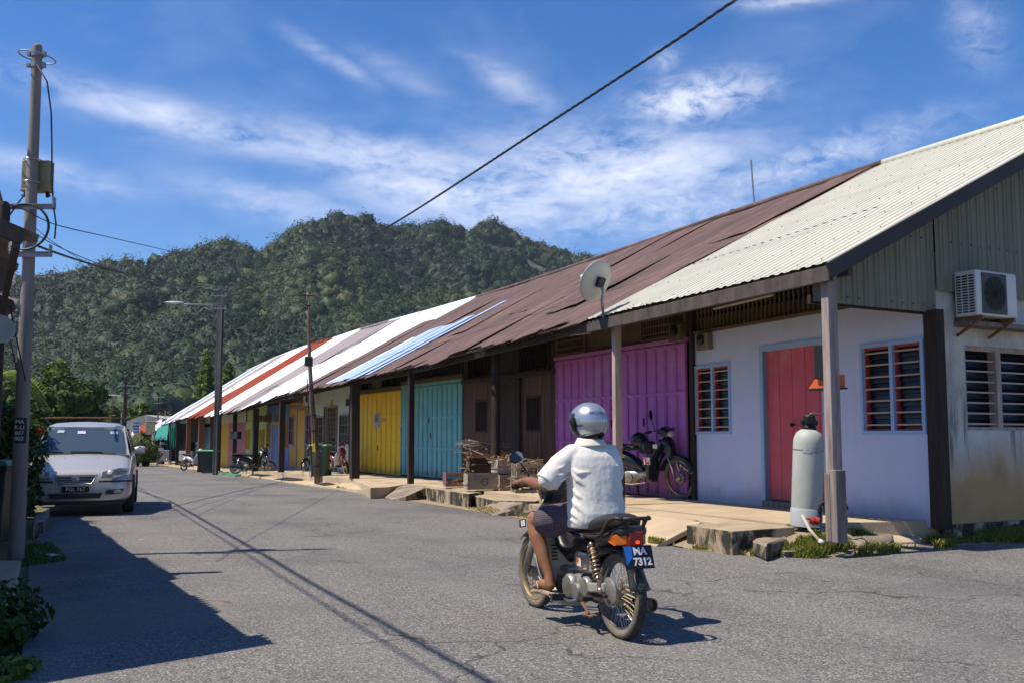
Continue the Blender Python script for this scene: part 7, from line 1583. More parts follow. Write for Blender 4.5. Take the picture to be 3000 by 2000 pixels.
# ================= the rider's motorcycle (bike frame: x forward, y left, z up; origin under the rear axle)
HD=Vector((-.40,.917,0)).normalized(); HO=Vector((.745,6.77,0)); HYAW=math.atan2(HD.y,HD.x)
hb=thing('ridden_motorcycle','old black step-through motorcycle being ridden away with rear plate and beige legshield','motorcycle',HO,HYAW)
BEIGE=M('beige_legshield_plastic',(.58,.54,.45),.5,col2=(.45,.41,.33),vs=3,bump=.05); BB=M('worn_black_plastic',(.014,.015,.017),.38,col2=(.022,.022,.022),vs=6,bump=.06,coat=.2); SEATV=M('black_vinyl_seat',(.015,.016,.016),.42,col2=(.024,.024,.023),vs=7,bump=.12,bs=90); RB=M('rust_brown_tube',(.07,.045,.035),.5,.4,col2=(.03,.022,.02),vs=12); GOLDR=M('rusty_gold_rim',(.45,.33,.17),.5,.6,col2=(.25,.16,.08),vs=14)
RX,FX,WR=.045,1.385,.283
wheel(hb,(RX,0,WR),WR,.042,0,36,ALU,CHROME); wheel(hb,(FX,0,WR),WR,.034,.03,36,ALU,GOLDR)
# straw caught in the rear spokes
rnd=random.Random(8); mb=MB()
for k in range(16):
    a=rnd.uniform(-.9,1.0); r0=rnd.uniform(.04,.10); r1=rnd.uniform(.17,.215); y=rnd.uniform(.015,.045); mb.tube([(RX-r0*math.cos(a),y,WR+r0*math.sin(a)),(RX-(r0+r1)/2*math.cos(a+.15),y+.01,WR+(r0+r1)/2*math.sin(a+.15)),(RX-r1*math.cos(a+rnd.uniform(-.3,.3)),y*.5,WR+r1*math.sin(a))],.0028,4)
mb.build('caught_straw',M('dry_straw',(.62,.46,.2),.8,bump=0),hb)
# seat
mb=MB()
def seatring(x,zc,w_,h): return [(x,w_*math.copysign(abs(math.cos(t))**.75,math.cos(t)),zc+h*(math.copysign(abs(math.sin(t))**.8,math.sin(t)))) for t in [2*math.pi*k/24 for k in range(24)]]
loft(mb,[seatring(.68,.715,.05,.02),seatring(.64,.712,.095,.04),seatring(.55,.705,.12,.05),seatring(.40,.705,.128,.055),seatring(.27,.715,.132,.062),seatring(.18,.735,.135,.07),seatring(.08,.755,.132,.066),seatring(-.01,.765,.120,.055),seatring(-.07,.768,.09,.04),seatring(-.09,.768,.05,.02)])
so=mb.build('seat',SEATV,hb,smooth=True,subsurf=1)
mb=MB()
for s in (-1,1): mb.tube([(.62,s*.108,.672),(.4,s*.135,.668),(.2,s*.142,.672),(.02,s*.132,.70),(-.06,s*.09,.73)],.006,6)
mb.build('seat_piping',BB,so,smooth=True)
# grab rail
mb=MB()
for s in (-1,1): mb.tube([(.30,s*.145,.655),(.20,s*.148,.655),(.10,s*.150,.665),(.04,s*.148,.69),(-.0,s*.145,.735),(-.05,s*.14,.785),(-.10,s*.125,.80),(-.155,s*.10,.797)],.0135,10)
mb.tube([(-.155,.10,.797),(-.17,.04,.80),(-.17,-.04,.80),(-.155,-.10,.797)],.0135,10); 
for s in (-1,1): mb.tube([(-.165,s*.055,.797),(-.15,s*.06,.76),(-.10,s*.07,.70)],.012,8)
mb.build('grab_rail',RB,hb,smooth=True)
# rear fender, tail body, light, plate
mb=MB(); path_loft(mb,[(.30,.62,.07,.06),(.18,.635,.105,.05),(.06,.665,.118,.05),(-.06,.70,.118,.048),(-.12,.715,.10,.04),(-.15,.72,.07,.025)],p=3); mb.build('tail_cowl',BB,hb,smooth=50)
mb=MB(); mb.tube([(.62,.10,.655),(.45,.135,.645),(.28,.145,.64)],.016,8); mb.build('side_trim',CHROME if False else BB,hb,smooth=True)
AMB=M('amber_indicator',(.55,.13,.012),.2,coat=.5,col2=(.45,.1,.01),bump=0); REDL=M('dark_red_lens',(.28,.015,.012),.18,coat=.5,bump=0)
mb=MB(); 
def tl(x,hw,z0,z1): return [(x,-hw,z0),(x,hw,z0),(x,hw*1.02,(z0+z1)/2),(x,hw*.9,z1),(x,-hw*.9,z1),(x,-hw*1.02,(z0+z1)/2)]
loft(mb,[tl(-.075,.060,.622,.722),tl(-.135,.060,.618,.722),tl(-.162,.052,.628,.712)]); t_=mb.build('tail_light',REDL,hb,bevel=.006)
for s in (-1,1):
    mb=MB(); mb.prism([(-.0,s*.128,.64),(-.05,s*.125,.70),(-.09,s*.075,.715),(-.135,s*.062,.705),(-.135,s*.062,.63),(-.07,s*.12,.622)],(0,-s*.02,0)); loft(mb,[[(-.03,s*.118,.63),(-.03,s*.118,.69),(-.03,s*.06,.70),(-.03,s*.06,.62)],[(-.085,s*.112,.625),(-.085,s*.112,.69),(-.1,s*.06,.71),(-.1,s*.06,.62)],[(-.125,s*.075,.632),(-.125,s*.075,.68),(-.138,s*.06,.70),(-.138,s*.06,.63)]]); mb.build('indicator',AMB,t_,bevel=.004)
EM=bpy.data.materials.new('lit_tail_lamp'); EM.use_nodes=True; b_=EM.node_tree.nodes['Principled BSDF']; b_.inputs['Base Color'].default_value=(.8,.02,.01,1); b_.inputs['Emission Color'].default_value=(1,.03,.01,1); b_.inputs['Emission Strength'].default_value=2.2
mb=MB(); mb.ball((-.164,-.005,.648),(.006,.016,.010),12,6); mb.build('lit_bulb',EM,t_,smooth=True)
fender(hb,(RX,0,WR),WR+.045,.062,20,128,BB,'rear_fender')
# plate leaning back
pm=thing('x','x','x') if False else None
px_n=Vector((-.92,0,.38)).normalized(); pup=Vector((-.38,0,-.92)).normalized()*-1
mb=MB(); o_=Vector((-.178,0,.553)); xd=Vector((0,-1,0)); yd=Vector((.30,0,.954)); zn=xd.cross(yd)
BLUEP=M('blue_plate_corner',(.02,.16,.55),.5,bump=0)
PW,PHh=.215,.15
mb.obox(o_-xd*PW/2-yd*PHh/2,xd*PW,yd*PHh,zn*.008); npl=mb.build('number_plate',BLACK,hb,bevel=.003)
mb=MB(); q=zn*.0092; mb.add([o_-xd*PW/2+yd*PHh/2+q+xd*.004-yd*.004,o_-xd*PW/2-yd*PHh*.35+q+xd*.012,o_-xd*PW*.22+yd*PHh*.0+q,o_-xd*PW*.2+yd*PHh/2-yd*.004+q],[(0,1,2,3)]); o=mb.build('plate_corner_sticker',BLUEP,npl)
text('plate_text','MA',.068,WHITE,npl,face_mtx(o_+zn*.010+yd*.036+xd*.012,xd,yd),.0008,.0022); text('plate_text','7312',.068,WHITE,npl,face_mtx(o_+zn*.010-yd*.032+xd*.022,xd,yd),.0008,.0022)
mb=MB(); mb.box((-.10,-.04,.55),(-.17,.04,.60)); mb.build('plate_bracket',BB,hb)
# mud flap
mb=MB()
def mf(u,v): b=(u-.5)*2; return (-.145-.055*v-.035*v*v+.035*b*b,b*(.052+.026*v),.545-.20*v)
mb.grid(mf,8,8); o=mb.build('mud_flap',BB,hb,smooth=True); s=o.modifiers.new('t','SOLIDIFY'); s.thickness=.008
# frame, side panels
mb=MB(); path_loft(mb,[(.10,.58,.05,.03),(.22,.57,.082,.055),(.40,.555,.088,.085),(.56,.54,.08,.10),(.66,.52,.06,.09),(.70,.50,.03,.05)]); mb.build('side_panel',BB,hb,smooth=50)
mb=MB(); mb.tube([(.60,0,.56),(.78,0,.46),(.92,0,.52),(1.05,0,.72)],.045,12); mb.build('frame_tube',BB,hb,smooth=True)
mb=MB(); loft(mb,[ring((.44,.075,.47),.085,.075,(1,0,0),(0,0,1),16,3),ring((.44,.11,.47),.075,.065,(1,0,0),(0,0,1),16,3),ring((.44,.122,.47),.05,.045,(1,0,0),(0,0,1),16,3)]); sc=mb.build('chrome_side_cover',CHROME,hb,smooth=40)
def stk(n,l,out,mp,tc): return nmix(n,l,nstep(n,l,nnoise(n,l,tc.outputs['Object'],14,2,.5,(1,1,2)),.5,.53),(.62,.60,.56),(.35,.10,.05))
mb=MB(); mb.obox((.385,.1225,.435),(.075,0,.0),(.0,0,.055),(0,.002,0)); mb.build('worn_sticker',M('worn_sticker_print',(.6,.6,.55),.5,extra=stk,bump=0),sc)
# engine
mb=MB(); path_loft(mb,[(.36,.30,.06,.06),(.42,.29,.085,.085),(.60,.28,.09,.09),(.68,.29,.06,.07)],p=3); 
for k in range(7): x=.70+.022*k; mb.box((x,-.062,.27),(x+.009,.062,.385))
mb.tube([(.68,0,.32),(.88,0,.34)],.05,12); mb.build('engine_block',ALU,hb,smooth=40)
for nm,c_,r_,t_0,mt in (('magneto_cover',(.60,.085,.275),.088,.05,ALU),('gear_cover',(.47,.09,.255),.062,.05,ALU),('sprocket_cover',(.36,.085,.30),.07,.04,ALU)):
    mb=MB(); mb.lathe([(r_,0),(r_,t_0*.5),(r_*.86,t_0*.85),(r_*.5,t_0),(0,t_0)],c_,(0,1,0),26,caps=False); 
    for k in range(4): a=k*1.57+.6; mb.ball((c_[0]+r_*.8*math.cos(a),c_[1]+t_0*.85,c_[2]+r_*.8*math.sin(a)),.007,6,4)
    mb.build(nm,mt,hb,smooth=40)
mb=MB(); path_loft(mb,[(.62,.20,.10,.045),(.70,.215,.125,.05),(.74,.26,.125,.05)],p=3) ; mb.tube([(.70,.09,.20),(.72,.13,.26),(.69,.13,.36)],.03,12); mb.build('crank_case_guard',BB,hb,smooth=50)
# chain case, swing arm, axle, shock, pegs
mb=MB(); mb.obox((.36,.086,.265),(-.30,.012,.035),(0,.03,0),(0,0,.065)); mb.build('chain_case',M('pale_chain_case',(.46,.44,.38),.5,.3,col2=(.25,.22,.17),vs=9),hb,bevel=.012)
mb=MB(); mb.lathe([(.095,0),(.095,.02),(.07,.035),(.0,.038)],(RX,.075,WR+.025),(0,1,0),28,caps=False); mb.build('rear_sprocket_cover',ALU,hb,smooth=40)
for s in (-1,1): mb=MB(); mb.bar((.40,s*.085,.245),(RX-.06,s*.088,WR-.03),.025,.045); mb.tube([(RX,s*.05,WR),(RX,s*.135,WR)],.014,8); mb.tube([(RX-.03,s*.1,WR-.03),(RX-.03,s*.12,WR-.03)],.016,6); mb.build('swing_arm',M('dusty_black_metal',(.06,.05,.04),.7,.2,col2=(.02,.018,.016),vs=9),hb,bevel=.004)
for s in (-1,1):
    y=s*.132; a=Vector((.215,y,.60)); b=Vector((.095,y,WR+.03)); mb=MB(); mb.tube([a,a.lerp(b,.62)],.016,10); sk=mb.build('shock_absorber',M('yellow_brown_damper',(.42,.26,.06),.5,col2=(.16,.07,.02),vs=20),hb,smooth=True); mb=MB(); mb.tube([a.lerp(b,.62),b],.013,8); mb.ball(b,.024,10,6); mb.ball(a,.024,10,6)
    n=110; d=(b-a); x_=Vector((0,1,0)); y_=d.normalized().cross(x_); mb.tube([a+d*(.04+.72*k/n)+(x_*math.cos(k/n*8*6.283)+y_*math.sin(k/n*8*6.283))*.030 for k in range(n+1)],.0062,6); mb.build('spring',M('rusty_chrome_spring',(.5,.45,.40),.35,.9,col2=(.30,.14,.07),vs=25),sk,smooth=True)
for s in (-1,1):
    mb=MB(); mb.tube([(.28,s*.10,.235),(.26,s*.19,.24)],.020,10); mb.tube([(.60,s*.06,.185),(.60,s*.24,.20)],.018,10); mb.bar((.60,s*.15,.2),(.60,s*.25,.205),.045,.03,up=(1,0,0)); mb.build('foot_peg',RUBBER,hb,smooth=40)
mb=MB(); mb.tube([(.45,.12,.20),(.52,.15,.185),(.75,.17,.21)],.009,6); mb.bar((.73,.13,.22),(.73,.20,.22),.02,.02,up=(1,0,0)); mb.build('gear_lever',CHROME,hb,smooth=40)
mb=MB(); mb.tube([(.42,.10,.19),(.25,.13,.12),(.20,.13,.13)],.012,6); mb.tube([(.40,-.02,.16),(.30,.02,.11),(.42,.09,.10)],.011,6); mb.build('kick_stand',RUSTM,hb,smooth=True)
# exhaust on the right
mb=MB(); mb.tube([(.85,-.04,.28),(.86,-.08,.17),(.62,-.13,.15),(.40,-.14,.17)],.016,8); mb.lathe([(.016,0),(.03,.03),(.047,.12),(.05,.42),(.045,.50),(.036,.505),(.030,.47),(.0,.46)],(.42,-.15,.175),(-1,-.02,.10),20,caps=False); mb.build('exhaust',M('brown_stained_exhaust',(.22,.17,.12),.5,.5,col2=(.09,.065,.045),vs=9),hb,smooth=50)
# leg shield
mb=MB()
LS=[(.125,.07,.885),(.17,.13,.90),(.25,.185,.94),(.36,.215,.965),(.48,.23,.985),(.60,.235,1.00),(.70,.215,1.02),(.78,.17,1.05),(.86,.115,1.085)]
def ls(u,v):
    q=v*(len(LS)-1); i=min(int(q),len(LS)-2); f=q-i; z=LS[i][0]*(1-f)+LS[i+1][0]*f; w_=LS[i][1]*(1-f)+LS[i+1][1]*f; x=LS[i][2]*(1-f)+LS[i+1][2]*f; b=(u-.5)*2; return (x-.085*abs(b)**2.2+.02,b*w_,z)
mb.grid(ls,16,20); o=mb.build('leg_shield',BEIGE,hb,smooth=True); s=o.modifiers.new('t','SOLIDIFY'); s.thickness=.008
mb=MB(); loft(mb,[ring((.93,0,.20),.13,.07,(0,1,0),(0,0,1),18,2.6),ring((.84,0,.155),.13,.05,(0,1,0),(0,0,1),18,2.6),ring((.72,0,.15),.115,.035,(0,1,0),(0,0,1),18,2.6)]); mb.build('under_cover',BEIGE,hb,smooth=50)
mb=MB(); 
for k in range(5): mb.box((.905+.003*k,.045,.42+.025*k),(.925+.003*k,.085,.43+.025*k))
mb.build('cooling_slots',BB,o)
# steering
sh_=bpy.data.objects.new('steering',None); COL.objects.link(sh_); sh_.parent=hb; sh_.location=(1.12,0,.8); sh_.rotation_euler=(0,0,.03)
mb=MB(); loft(mb,[ring((-.05,0,.03),.09,.06,(0,1,0),(1,0,0),18,3),ring((-.05,0,.09),.115,.075,(0,1,0),(1,0,0),18,3),ring((-.045,0,.17),.125,.08,(0,1,0),(1,0,0),18,3),ring((-.03,0,.225),.115,.075,(0,1,0),(1,0,0),18,3),ring((-.01,0,.25),.07,.05,(0,1,0),(1,0,0),18,3)]); mb.build('handlebar_cowl',M('dark_blue_cowl',(.015,.02,.032),.25,coat=.5,bump=0),sh_,smooth=50)
mb=MB(); loft(mb,[ring((.04,0,.14),.085,.075,(0,1,0),(0,0,1),18,2.4),ring((.09,0,.14),.08,.07,(0,1,0),(0,0,1),18,2.4)]); mb.build('headlight',WHITEP,sh_,smooth=40)
GR={}
for s in (-1,1):
    mb=MB(); mb.tube([(-.04,s*.06,.185),(-.06,s*.17,.19),(-.12,s*.30,.175),(-.155,s*.375,.16)],.011,10); bar_=mb.build('handlebar',CHROME,sh_,smooth=True)
    mb=MB(); a=Vector((-.105,s*.275,.180)); b=Vector((-.165,s*.395,.155)); mb.tube([a,b],.0165,12); mb.lathe([(.026,-.004),(.026,.004)],a,(b-a),12); mb.build('grip',BLACK,bar_,smooth=40)
    mb=MB(); mb.tube([(-.06,s*.20,.20),(-.06,s*.29,.195),(-.10,s*.37,.175)],.0055,6); mb.build('brake_lever',ALU,bar_,smooth=True)
    GR[s]=(a,b)
    mb=MB(); mb.tube([(-.07,s*.22,.195),(-.065,s*.225,.25),(-.045,s*.28,.33)],.0055,6); ms_=mb.build('mirror_stem',BLACK,sh_,smooth=True)
    mb=MB(); rt=Matrix.Rotation(R(-12*s),3,'X')@Matrix.Rotation(R(8*s),3,'Z'); mb.ball((-.04,s*.315,.375),(.012,.062,.047),20,10,rot=rt); mr=mb.build('mirror',BLACKG,ms_,smooth=True)
    mb=MB(); vs=[Vector((-.04,s*.315,.375))+rt@Vector((-.0128,.055*math.cos(t*.314),.041*math.sin(t*.314))) for t in range(20)]; mb.add(vs,[tuple(range(20))]); mb.build('mirror_glass',M('mirror_glass_face',(.16,.20,.28),.05,1.0,col2=(.16,.20,.28),bump=0),mr)
    mb=MB(); mb.tube([(.02,s*.078,-.02),(FX-1.12,s*.078,WR-.8)],.022,10); mb.tube([(.10,s*.078,-.18),(FX-1.12+.01,s*.078,WR-.8)],.028,10); mb.build('fork',CHROME if s<0 else ALU,sh_,smooth=True)
fender(sh_,(FX-1.12,0,WR-.8),WR+.035,.045,50,185,BB,'front_fender')
mb=MB(); mb.obox((FX-1.12+.06,.052,-.18),(.13,-.01,-.02),(0,.004,0),(.01,0,.06)); fp=mb.build('front_plate',BLACK,sh_); mb=MB(); mb.obox((FX-1.12+.065,.058,-.172),(.03,-.002,-.005),(0,.002,0),(.01,0,.045)); mb.obox((FX-1.12+.11,.055,-.18),(.03,-.002,-.005),(0,.002,0),(.01,0,.045)); mb.build('plate_marks',WHITE,fp)
# ================= rider (built in the bike frame)
SKIN=M('tanned_skin',(.33,.15,.075),.48,col2=(.20,.082,.038),vs=9,bump=.3,bs=120,spec=.4)
rd=thing('person','rider seen from behind in white polo shirt, purple striped shorts, sandals and silver helmet','person',HO,HYAW)
def remesh(o,vox,sm=4,fac=.5):
    m=o.modifiers.new('remesh','REMESH'); m.mode='VOXEL'; m.voxel_size=vox; m.use_smooth_shade=True
    s=o.modifiers.new('smooth','SMOOTH'); s.iterations=sm; s.factor=fac; return o
def limb(mb,pts,rs,n=14): 
    P=[];Q=[]
    for i in range(len(pts)-1):
        a,b=Vector(pts[i]),Vector(pts[i+1]); 
        for k in range(4): P.append(a.lerp(b,k/4)); Q.append(rs[i]+(rs[i+1]-rs[i])*k/4)
    P.append(Vector(pts[-1])); Q.append(rs[-1]); mb.tube(P,Q,n); mb.ball(P[0],Q[0],n,8); mb.ball(P[-1],Q[-1],n,8)
mb=MB()
# torso core, neck, head
loft(mb,[ring((x,0,z),a,b,(1,0,0),(0,1,0),22,2.4) for z,x,a,b in ((.74,.44,.11,.14),(.82,.42,.12,.155),(.95,.42,.115,.15),(1.08,.44,.11,.165),(1.18,.45,.10,.18),(1.24,.455,.075,.13),(1.28,.46,.06,.075))])
limb(mb,[(.45,0,1.24),(.485,0,1.36)],[.062,.058])
mb.ball((.515,0,1.45),(.098,.077,.115),20,14); mb.ball((.56,0,1.405),(.055,.055,.06),14,9)   # skull, jaw
mb.ball((.615,0,1.435),(.022,.014,.026),10,7)                                               # nose
for s in (-1,1): mb.ball((.51,s*.078,1.435),(.02,.01,.03),8,6); mb.ball((.595,s*.032,1.462),(.014,.016,.011),8,6)
mb.ball((.606,0,1.392),(.012,.026,.008),8,5)
HJ={}
for s in (-1,1):
    sh0=(.455,s*.165,1.215); el=(.475,.345,.995) if s>0 else (.60,-.285,.985); wr=(.795,s*.355,1.010)
    limb(mb,[sh0,Vector(sh0).lerp(Vector(el),.5),el],[.056,.05,.043]); limb(mb,[el,Vector(el).lerp(Vector(wr),.28)+Vector((0,0,-.008)),Vector(el).lerp(Vector(wr),.7),wr],[.043,.046,.034,.027])
    limb(mb,[(.42,s*.09,.795),(.66,s*.17,.765),(.895,s*.235,.715)],[.098,.085,.060]); 
    kn=(.905,s*.24,.705); an=(.725,s*.205,.335)
    limb(mb,[kn,(.86,s*.235,.60),(.79,s*.225,.47),an],[.057,.062,.048,.034]); mb.ball((.845,s*.23,.58),(.055,.052,.11),12,8,rot=Matrix.Rotation(R(26),3,'Y'))
    mb.ball((.925,s*.242,.735),(.045,.045,.05),12,8)
    # foot: heel, instep, toes
    limb(mb,[(.725,s*.205,.33),(.71,s*.207,.275)],[.036,.038]); limb(mb,[(.70,s*.207,.268),(.80,s*.218,.268),(.885,s*.226,.245)],[.033,.036,.028])
    for k in range(5): y=s*(.198+.0155*k) if s>0 else s*(.198+.0155*k); L0=.052-.006*k; mb.tube([(.885-.006*k,y,.243),(.915-.007*k,y,.240),(.90+L0-.01*k,y,.232)],[.012 if k else .015,.011 if k else .014,.009 if k else .011],8)
    # hand: palm over the grip, fingers curled round it
    ga=Vector((1.12,0,.8))+GR[s][0]; gb=Vector((1.12,0,.8))+GR[s][1]; gd=(gb-ga).normalized(); c=ga.lerp(gb,.52)
    palm=c+Vector((-.035,0,.028)); limb(mb,[wr,palm+Vector((-.02,0,.0))],[.027,.026])
    for k in range(4):
        q=ga.lerp(gb,.20+.205*k); rr=.0098-.0006*k
        up=Vector((0,0,1)); fw=Vector((1,0,0)); fw=(fw-gd*fw.dot(gd)).normalized(); up=(up-gd*up.dot(gd)).normalized()
        ang=[150,110,65,15,-35,-85,-120]; base=q-fw*.038+up*.018
        mb.tube([palm-fw*.012+gd*(-.028+.018*k)*1.0,base]+[q+(fw*math.cos(R(a_))+up*math.sin(R(a_)))*(.0165+rr+.001) for a_ in ang[1:6-(1 if k==3 else 0)]],[.013,.0125,rr*1.1,rr*1.1,rr,rr*.95]+[rr*.85]*(1 if k<3 else 0),8)
    mb.ball(palm+gd*.0,(.036,.042,.018),14,8); th=c-gd*.045
    mb.tube([palm-gd*.035+Vector((-.005,0,-.002)),th+Vector((-.022,0,-.008)),th+Vector((.0,0,-.024)),th-gd*.0+Vector((.022,0,-.018))],[.015,.0125,.0105,.009],8)
bd=remesh(mb.build('body',SKIN,rd),.0052,3,.5)
# helmet
HELM=M('silver_helmet_paint',(.42,.44,.47),.30,.6,col2=(.38,.40,.43),bump=0,coat=.8)
HC=Vector((.49,0,1.437)); hrot=Matrix.Rotation(R(26),3,'Z')@Matrix.Rotation(R(3),3,'Y')
def hp(th,ph,k=1.0):
    r=(.150,.126,.135); p=Vector((r[0]*math.cos(th)*math.cos(ph),r[1]*math.cos(th)*math.sin(ph),r[2]*math.sin(th))); 
    if p.z<0: f=min(1,-p.z/.13); p.x*=1-.06*f+ (0.08*f if p.x<0 else 0); p.y*=1+.02*f-.04*f*f
    return HC+hrot@(p*k)
mb=MB()
def hshell(u,v):
    ph=R(-180+360*u); c=math.cos(ph); front=max(0,math.cos(ph))
    a=abs(math.degrees(ph)); lo=-58+ (0 if a>95 else 0)
    if a<68: lo=24
    elif a<80: lo=24+(-64-24)*(a-68)/12.
    else: lo=-64+ (a-80)/100*22
    th=R(90+(lo-90)*v); return hp(th,ph)
mb.grid(hshell,72,26); hs=mb.build('helmet',HELM,rd,smooth=True); s=hs.modifiers.new('t','SOLIDIFY'); s.thickness=.014; s.offset=1
mb=MB(); mb.tube([hp(R(-64+max(0,(180-abs(180-a)-80))/100*22),R(a),1.0) for a in range(82,279,7)],.0105,8); mb.build('rim_trim',BLACK,hs,smooth=True)
mb=MB(); mb.tube([hp(R(-52+max(0,(180-abs(180-a)-80))/100*22),R(a),1.005) for a in range(86,275,7)],.0028,6); mb.build('edge_groove',HELM,hs,smooth=True)
mb=MB(); 
def vis(u,v): return hp(R(26-66*v),R(-72+144*u),1.035)
mb.grid(vis,20,8); VM=M('tinted_visor',(.03,.03,.035),.05,bump=0,coat=.5); mb.build('visor',VM,hs,smooth=True)
for s in (-1,1): mb=MB(); c_=hp(R(-2),R(s*70),1.03); d_=(c_-HC).normalized(); mb.lathe([(.030,0),(.030,.006),(.012,.011),(0,.012)],c_,d_,18,caps=False); mb.prism([hp(R(14),R(s*66),1.03),hp(R(-26),R(s*66),1.03),hp(R(-40),R(s*76),1.02),hp(R(-8),R(s*84),1.03),hp(R(10),R(s*80),1.03)],d_*.004); mb.build('visor_mount',BLACK,hs,smooth=40)
BLT=M('blue_lettering',(.02,.05,.22),.5,bump=0)
c_=hp(R(20),R(196),1.0); nn=(hrot@Vector(((c_-HC).x/.150**2,(c_-HC).y/.126**2,(c_-HC).z/.135**2))).normalized(); xr_=Vector((0,0,1)).cross(nn).normalized(); 
def wrap_text(name,s,size,ph0,th0,mat,bold=.001):
    o=text(name,s,size,mat,hs,Matrix.Identity(4),.0004,bold)
    for v in o.data.vertices:
        ph=R(ph0)+v.co.x/.135; th=R(th0)+v.co.y/.14; p=hp(th,ph,1.004+v.co.z*2); v.co=p
    o.matrix_local=Matrix.Identity(4); return o
wrap_text('helmet_lettering','MICHEL',.034,150,22,BLT); wrap_text('helmet_lettering','MICHEL',.016,92,-14,BLT)
# polo shirt
SHIRT=M('white_cotton_shirt',(.70,.67,.61),.85,col2=(.64,.61,.55),vs=6,bump=.6,bs=10,bdist=.022,stretch=(1,1,.7),sheen=.3)
mb=MB()
TR=[(.700,.40,.155,.198),(.74,.395,.165,.207),(.80,.395,.162,.205),(.88,.405,.150,.198),(.97,.415,.143,.196),(1.06,.43,.138,.203),(1.13,.44,.132,.212),(1.19,.448,.118,.208),(1.235,.455,.095,.175),(1.265,.46,.075,.115),(1.29,.465,.066,.082)]
loft(mb,[ring((x,0,z),a,b,(1,0,0),(0,1,0),28,2.5) for z,x,a,b in TR])
for s in (-1,1):
    if s>0: limb(mb,[(.455,.15,1.20),(.462,.25,1.125),(.468,.325,1.035)],[.078,.083,.080],18); mb.tube([(.462,.28,1.09),(.470,.345,1.012)],[.084,.088],20)
    else: limb(mb,[(.455,-.145,1.20),(.50,-.19,1.13),(.545,-.225,1.06)],[.075,.08,.078],18)
# soft folds: long shallow ridges radiating from the armpit and gathering at the waist
def onback(z,a):   # a: angle from straight back toward the left side
    for i in range(len(TR)-1):
        if TR[i][0]<=z<=TR[i+1][0]:
            f=(z-TR[i][0])/(TR[i+1][0]-TR[i][0]); x,aa,bb=[TR[i][k]*(1-f)+TR[i+1][k]*f for k in (1,2,3)]; break
    t=R(a); ct,st=math.cos(t),math.sin(t); p=2.5
    return Vector((x-aa*math.copysign(abs(ct)**(2/p),ct)*1.0,bb*math.copysign(abs(st)**(2/p),st),z))
FO=[((1.10,72),(1.06,45),(1.05,10),.013),((1.12,70),(1.10,50),(1.13,22),.011),((1.04,78),(.99,52),(.965,25),.012),((.97,84),(.92,58),(.89,30),.013),((.93,88),(.865,60),(.83,28),.014),((.86,95),(.81,70),(.775,35),.014),((.80,100),(.765,75),(.735,45),.012),((.76,20),(.775,-20),(.80,-60),.012),((1.13,-70),(1.12,-48),(1.10,-28),.012),((1.05,-75),(1.0,-55),(.97,-30),.009),((.88,-80),(.82,-50),(.785,-10),.010),((.99,92),(.95,75),(.93,60),.010)]
FO=[((1.12,74),(1.075,48),(1.085,20),.014),((1.11,80),(1.03,56),(.985,36),.014),((1.00,86),(.93,62),(.895,44),.012),((.94,92),(.86,66),(.80,44),.015),((.88,100),(.80,78),(.755,52),.013),((.84,104),(.765,88),(.735,66),.012),((1.15,-66),(1.115,-48),(1.125,-30),.010),((1.02,-78),(.96,-60),(.93,-44),.009),((.90,-82),(.83,-58),(.80,-30),.010),((.745,15),(.75,-15),(.765,-45),.009)]
for a,b,c,r_ in FO:
    P=[onback(*a).lerp(onback(*b),k/5) for k in range(5)]+[onback(*b).lerp(onback(*c),k/5) for k in range(6)]; n_=len(P); mb.tube(P,[max(.002,r_*1.25*math.sin(math.pi*(k+.6)/(n_+.2))) for k in range(n_)],8)
for s in (-1,1):
    if s<0: continue
    for k,(z,dx) in enumerate(((1.15,-.045),(1.10,-.06),(1.06,-.035))): mb.tube([(.40+dx*.2,s*.20,z),(.385+dx*.1,s*.27,z-.035),(.395,s*.33,z-.055)],[.005,.011,.004],8)
shirt=remesh(mb.build('polo_shirt',SHIRT,rd),.0062,10,.5)
mb=MB()
def collar(u,v):
    a=R(-150+300*u)+math.pi; r0=.076+.020*v; z=1.318-.045*v+.012*math.cos(a)*1; return (.468+r0*1.05*math.cos(a)-.008*v,r0*1.12*math.sin(a)*(1+.12*v),z-.02*(1-abs(math.cos(a/1)))*v)
mb.grid(collar,30,5); 
def collar2(u,v): p=Vector(collar(u,0)); return tuple(p+Vector((0,0,-.05*v)))
mb.grid(collar2,30,3); co=mb.build('collar',M('cream_collar',(.66,.62,.52),.85,col2=(.6,.56,.47),bump=.15,bs=200),shirt,smooth=True); s=co.modifiers.new('t','SOLIDIFY'); s.thickness=.006
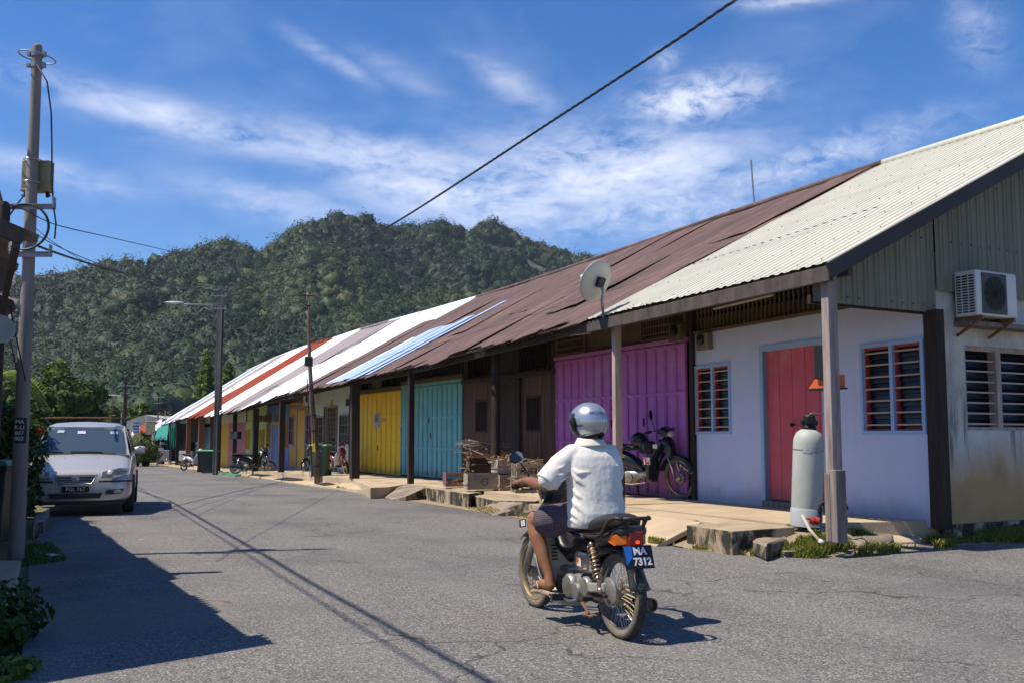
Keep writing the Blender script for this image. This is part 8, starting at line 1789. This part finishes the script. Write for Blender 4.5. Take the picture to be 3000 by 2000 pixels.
# shorts
def pin(n,l,out,mp,tc):
    w_=n.new('ShaderNodeTexWave'); w_.inputs['Scale'].default_value=22; w_.bands_direction='Z'; w_.inputs['Distortion'].default_value=1.2; w_.inputs['Detail'].default_value=1; l.new(tc.outputs['Object'],w_.inputs['Vector']); return nmix(n,l,nstep(n,l,w_.outputs['Fac'],.60,.85),out,(.12,.09,.112))
SHORT=M('purple_striped_shorts',(.07,.052,.07),.9,col2=(.045,.034,.046),vs=5,bump=.6,bs=13,bdist=.02,extra=pin)
mb=MB(); loft(mb,[ring((x,0,z),a,b,(1,0,0),(0,1,0),22,2.6) for z,x,a,b in ((.70,.43,.13,.165),(.76,.42,.145,.178),(.84,.415,.135,.178))])
for s in (-1,1):
    limb(mb,[(.44,s*.095,.775),(.62,s*.165,.755),(.765,s*.205,.735)],[.108,.103,.096],18); mb.tube([(.70,s*.19,.735),(.80,s*.215,.715)],[.098,.104],20)
    mb.tube([(.60,s*.16,.69),(.68,s*.19,.655),(.765,s*.212,.645)],[.05,.052,.045],12)
    for k in range(3): mb.tube([(.55+.07*k,s*(.225+.01*k),.83-.02*k),(.57+.07*k,s*(.262+.006*k),.765),(.56+.07*k,s*.25,.69)],[.004,.009,.004],8)
remesh(mb.build('shorts',SHORT,rd),.0062,5,.5)
# sandals
SAN=M('tan_rubber_sandal',(.46,.33,.24),.8,col2=(.33,.23,.16)); 
for s in (-1,1):
    mb=MB(); pts=[(.655,-.028),(.66,.03),(.74,.038),(.83,.05),(.92,.052),(.962,.02),(.955,-.02),(.90,-.045),(.80,-.035),(.70,-.035)]
    def sz(x): return .236+(-.012 if x<.72 else 0)-(.03 if x>.8 else 0)*((x-.8)/.16)
    mb.prism([(x,s*(.215+y*.95),sz(x)-.002) for x,y in pts],(0,0,-.018)); sd=mb.build('sandal',SAN,rd,bevel=.004); mb=MB(); mb.tube([(.80,s*.175,.235),(.835,s*.19,.276),(.90,s*.213,.262),(.845,s*.245,.278),(.80,s*.258,.235)],.008,8); mb.build('strap',SAN,sd,smooth=True)
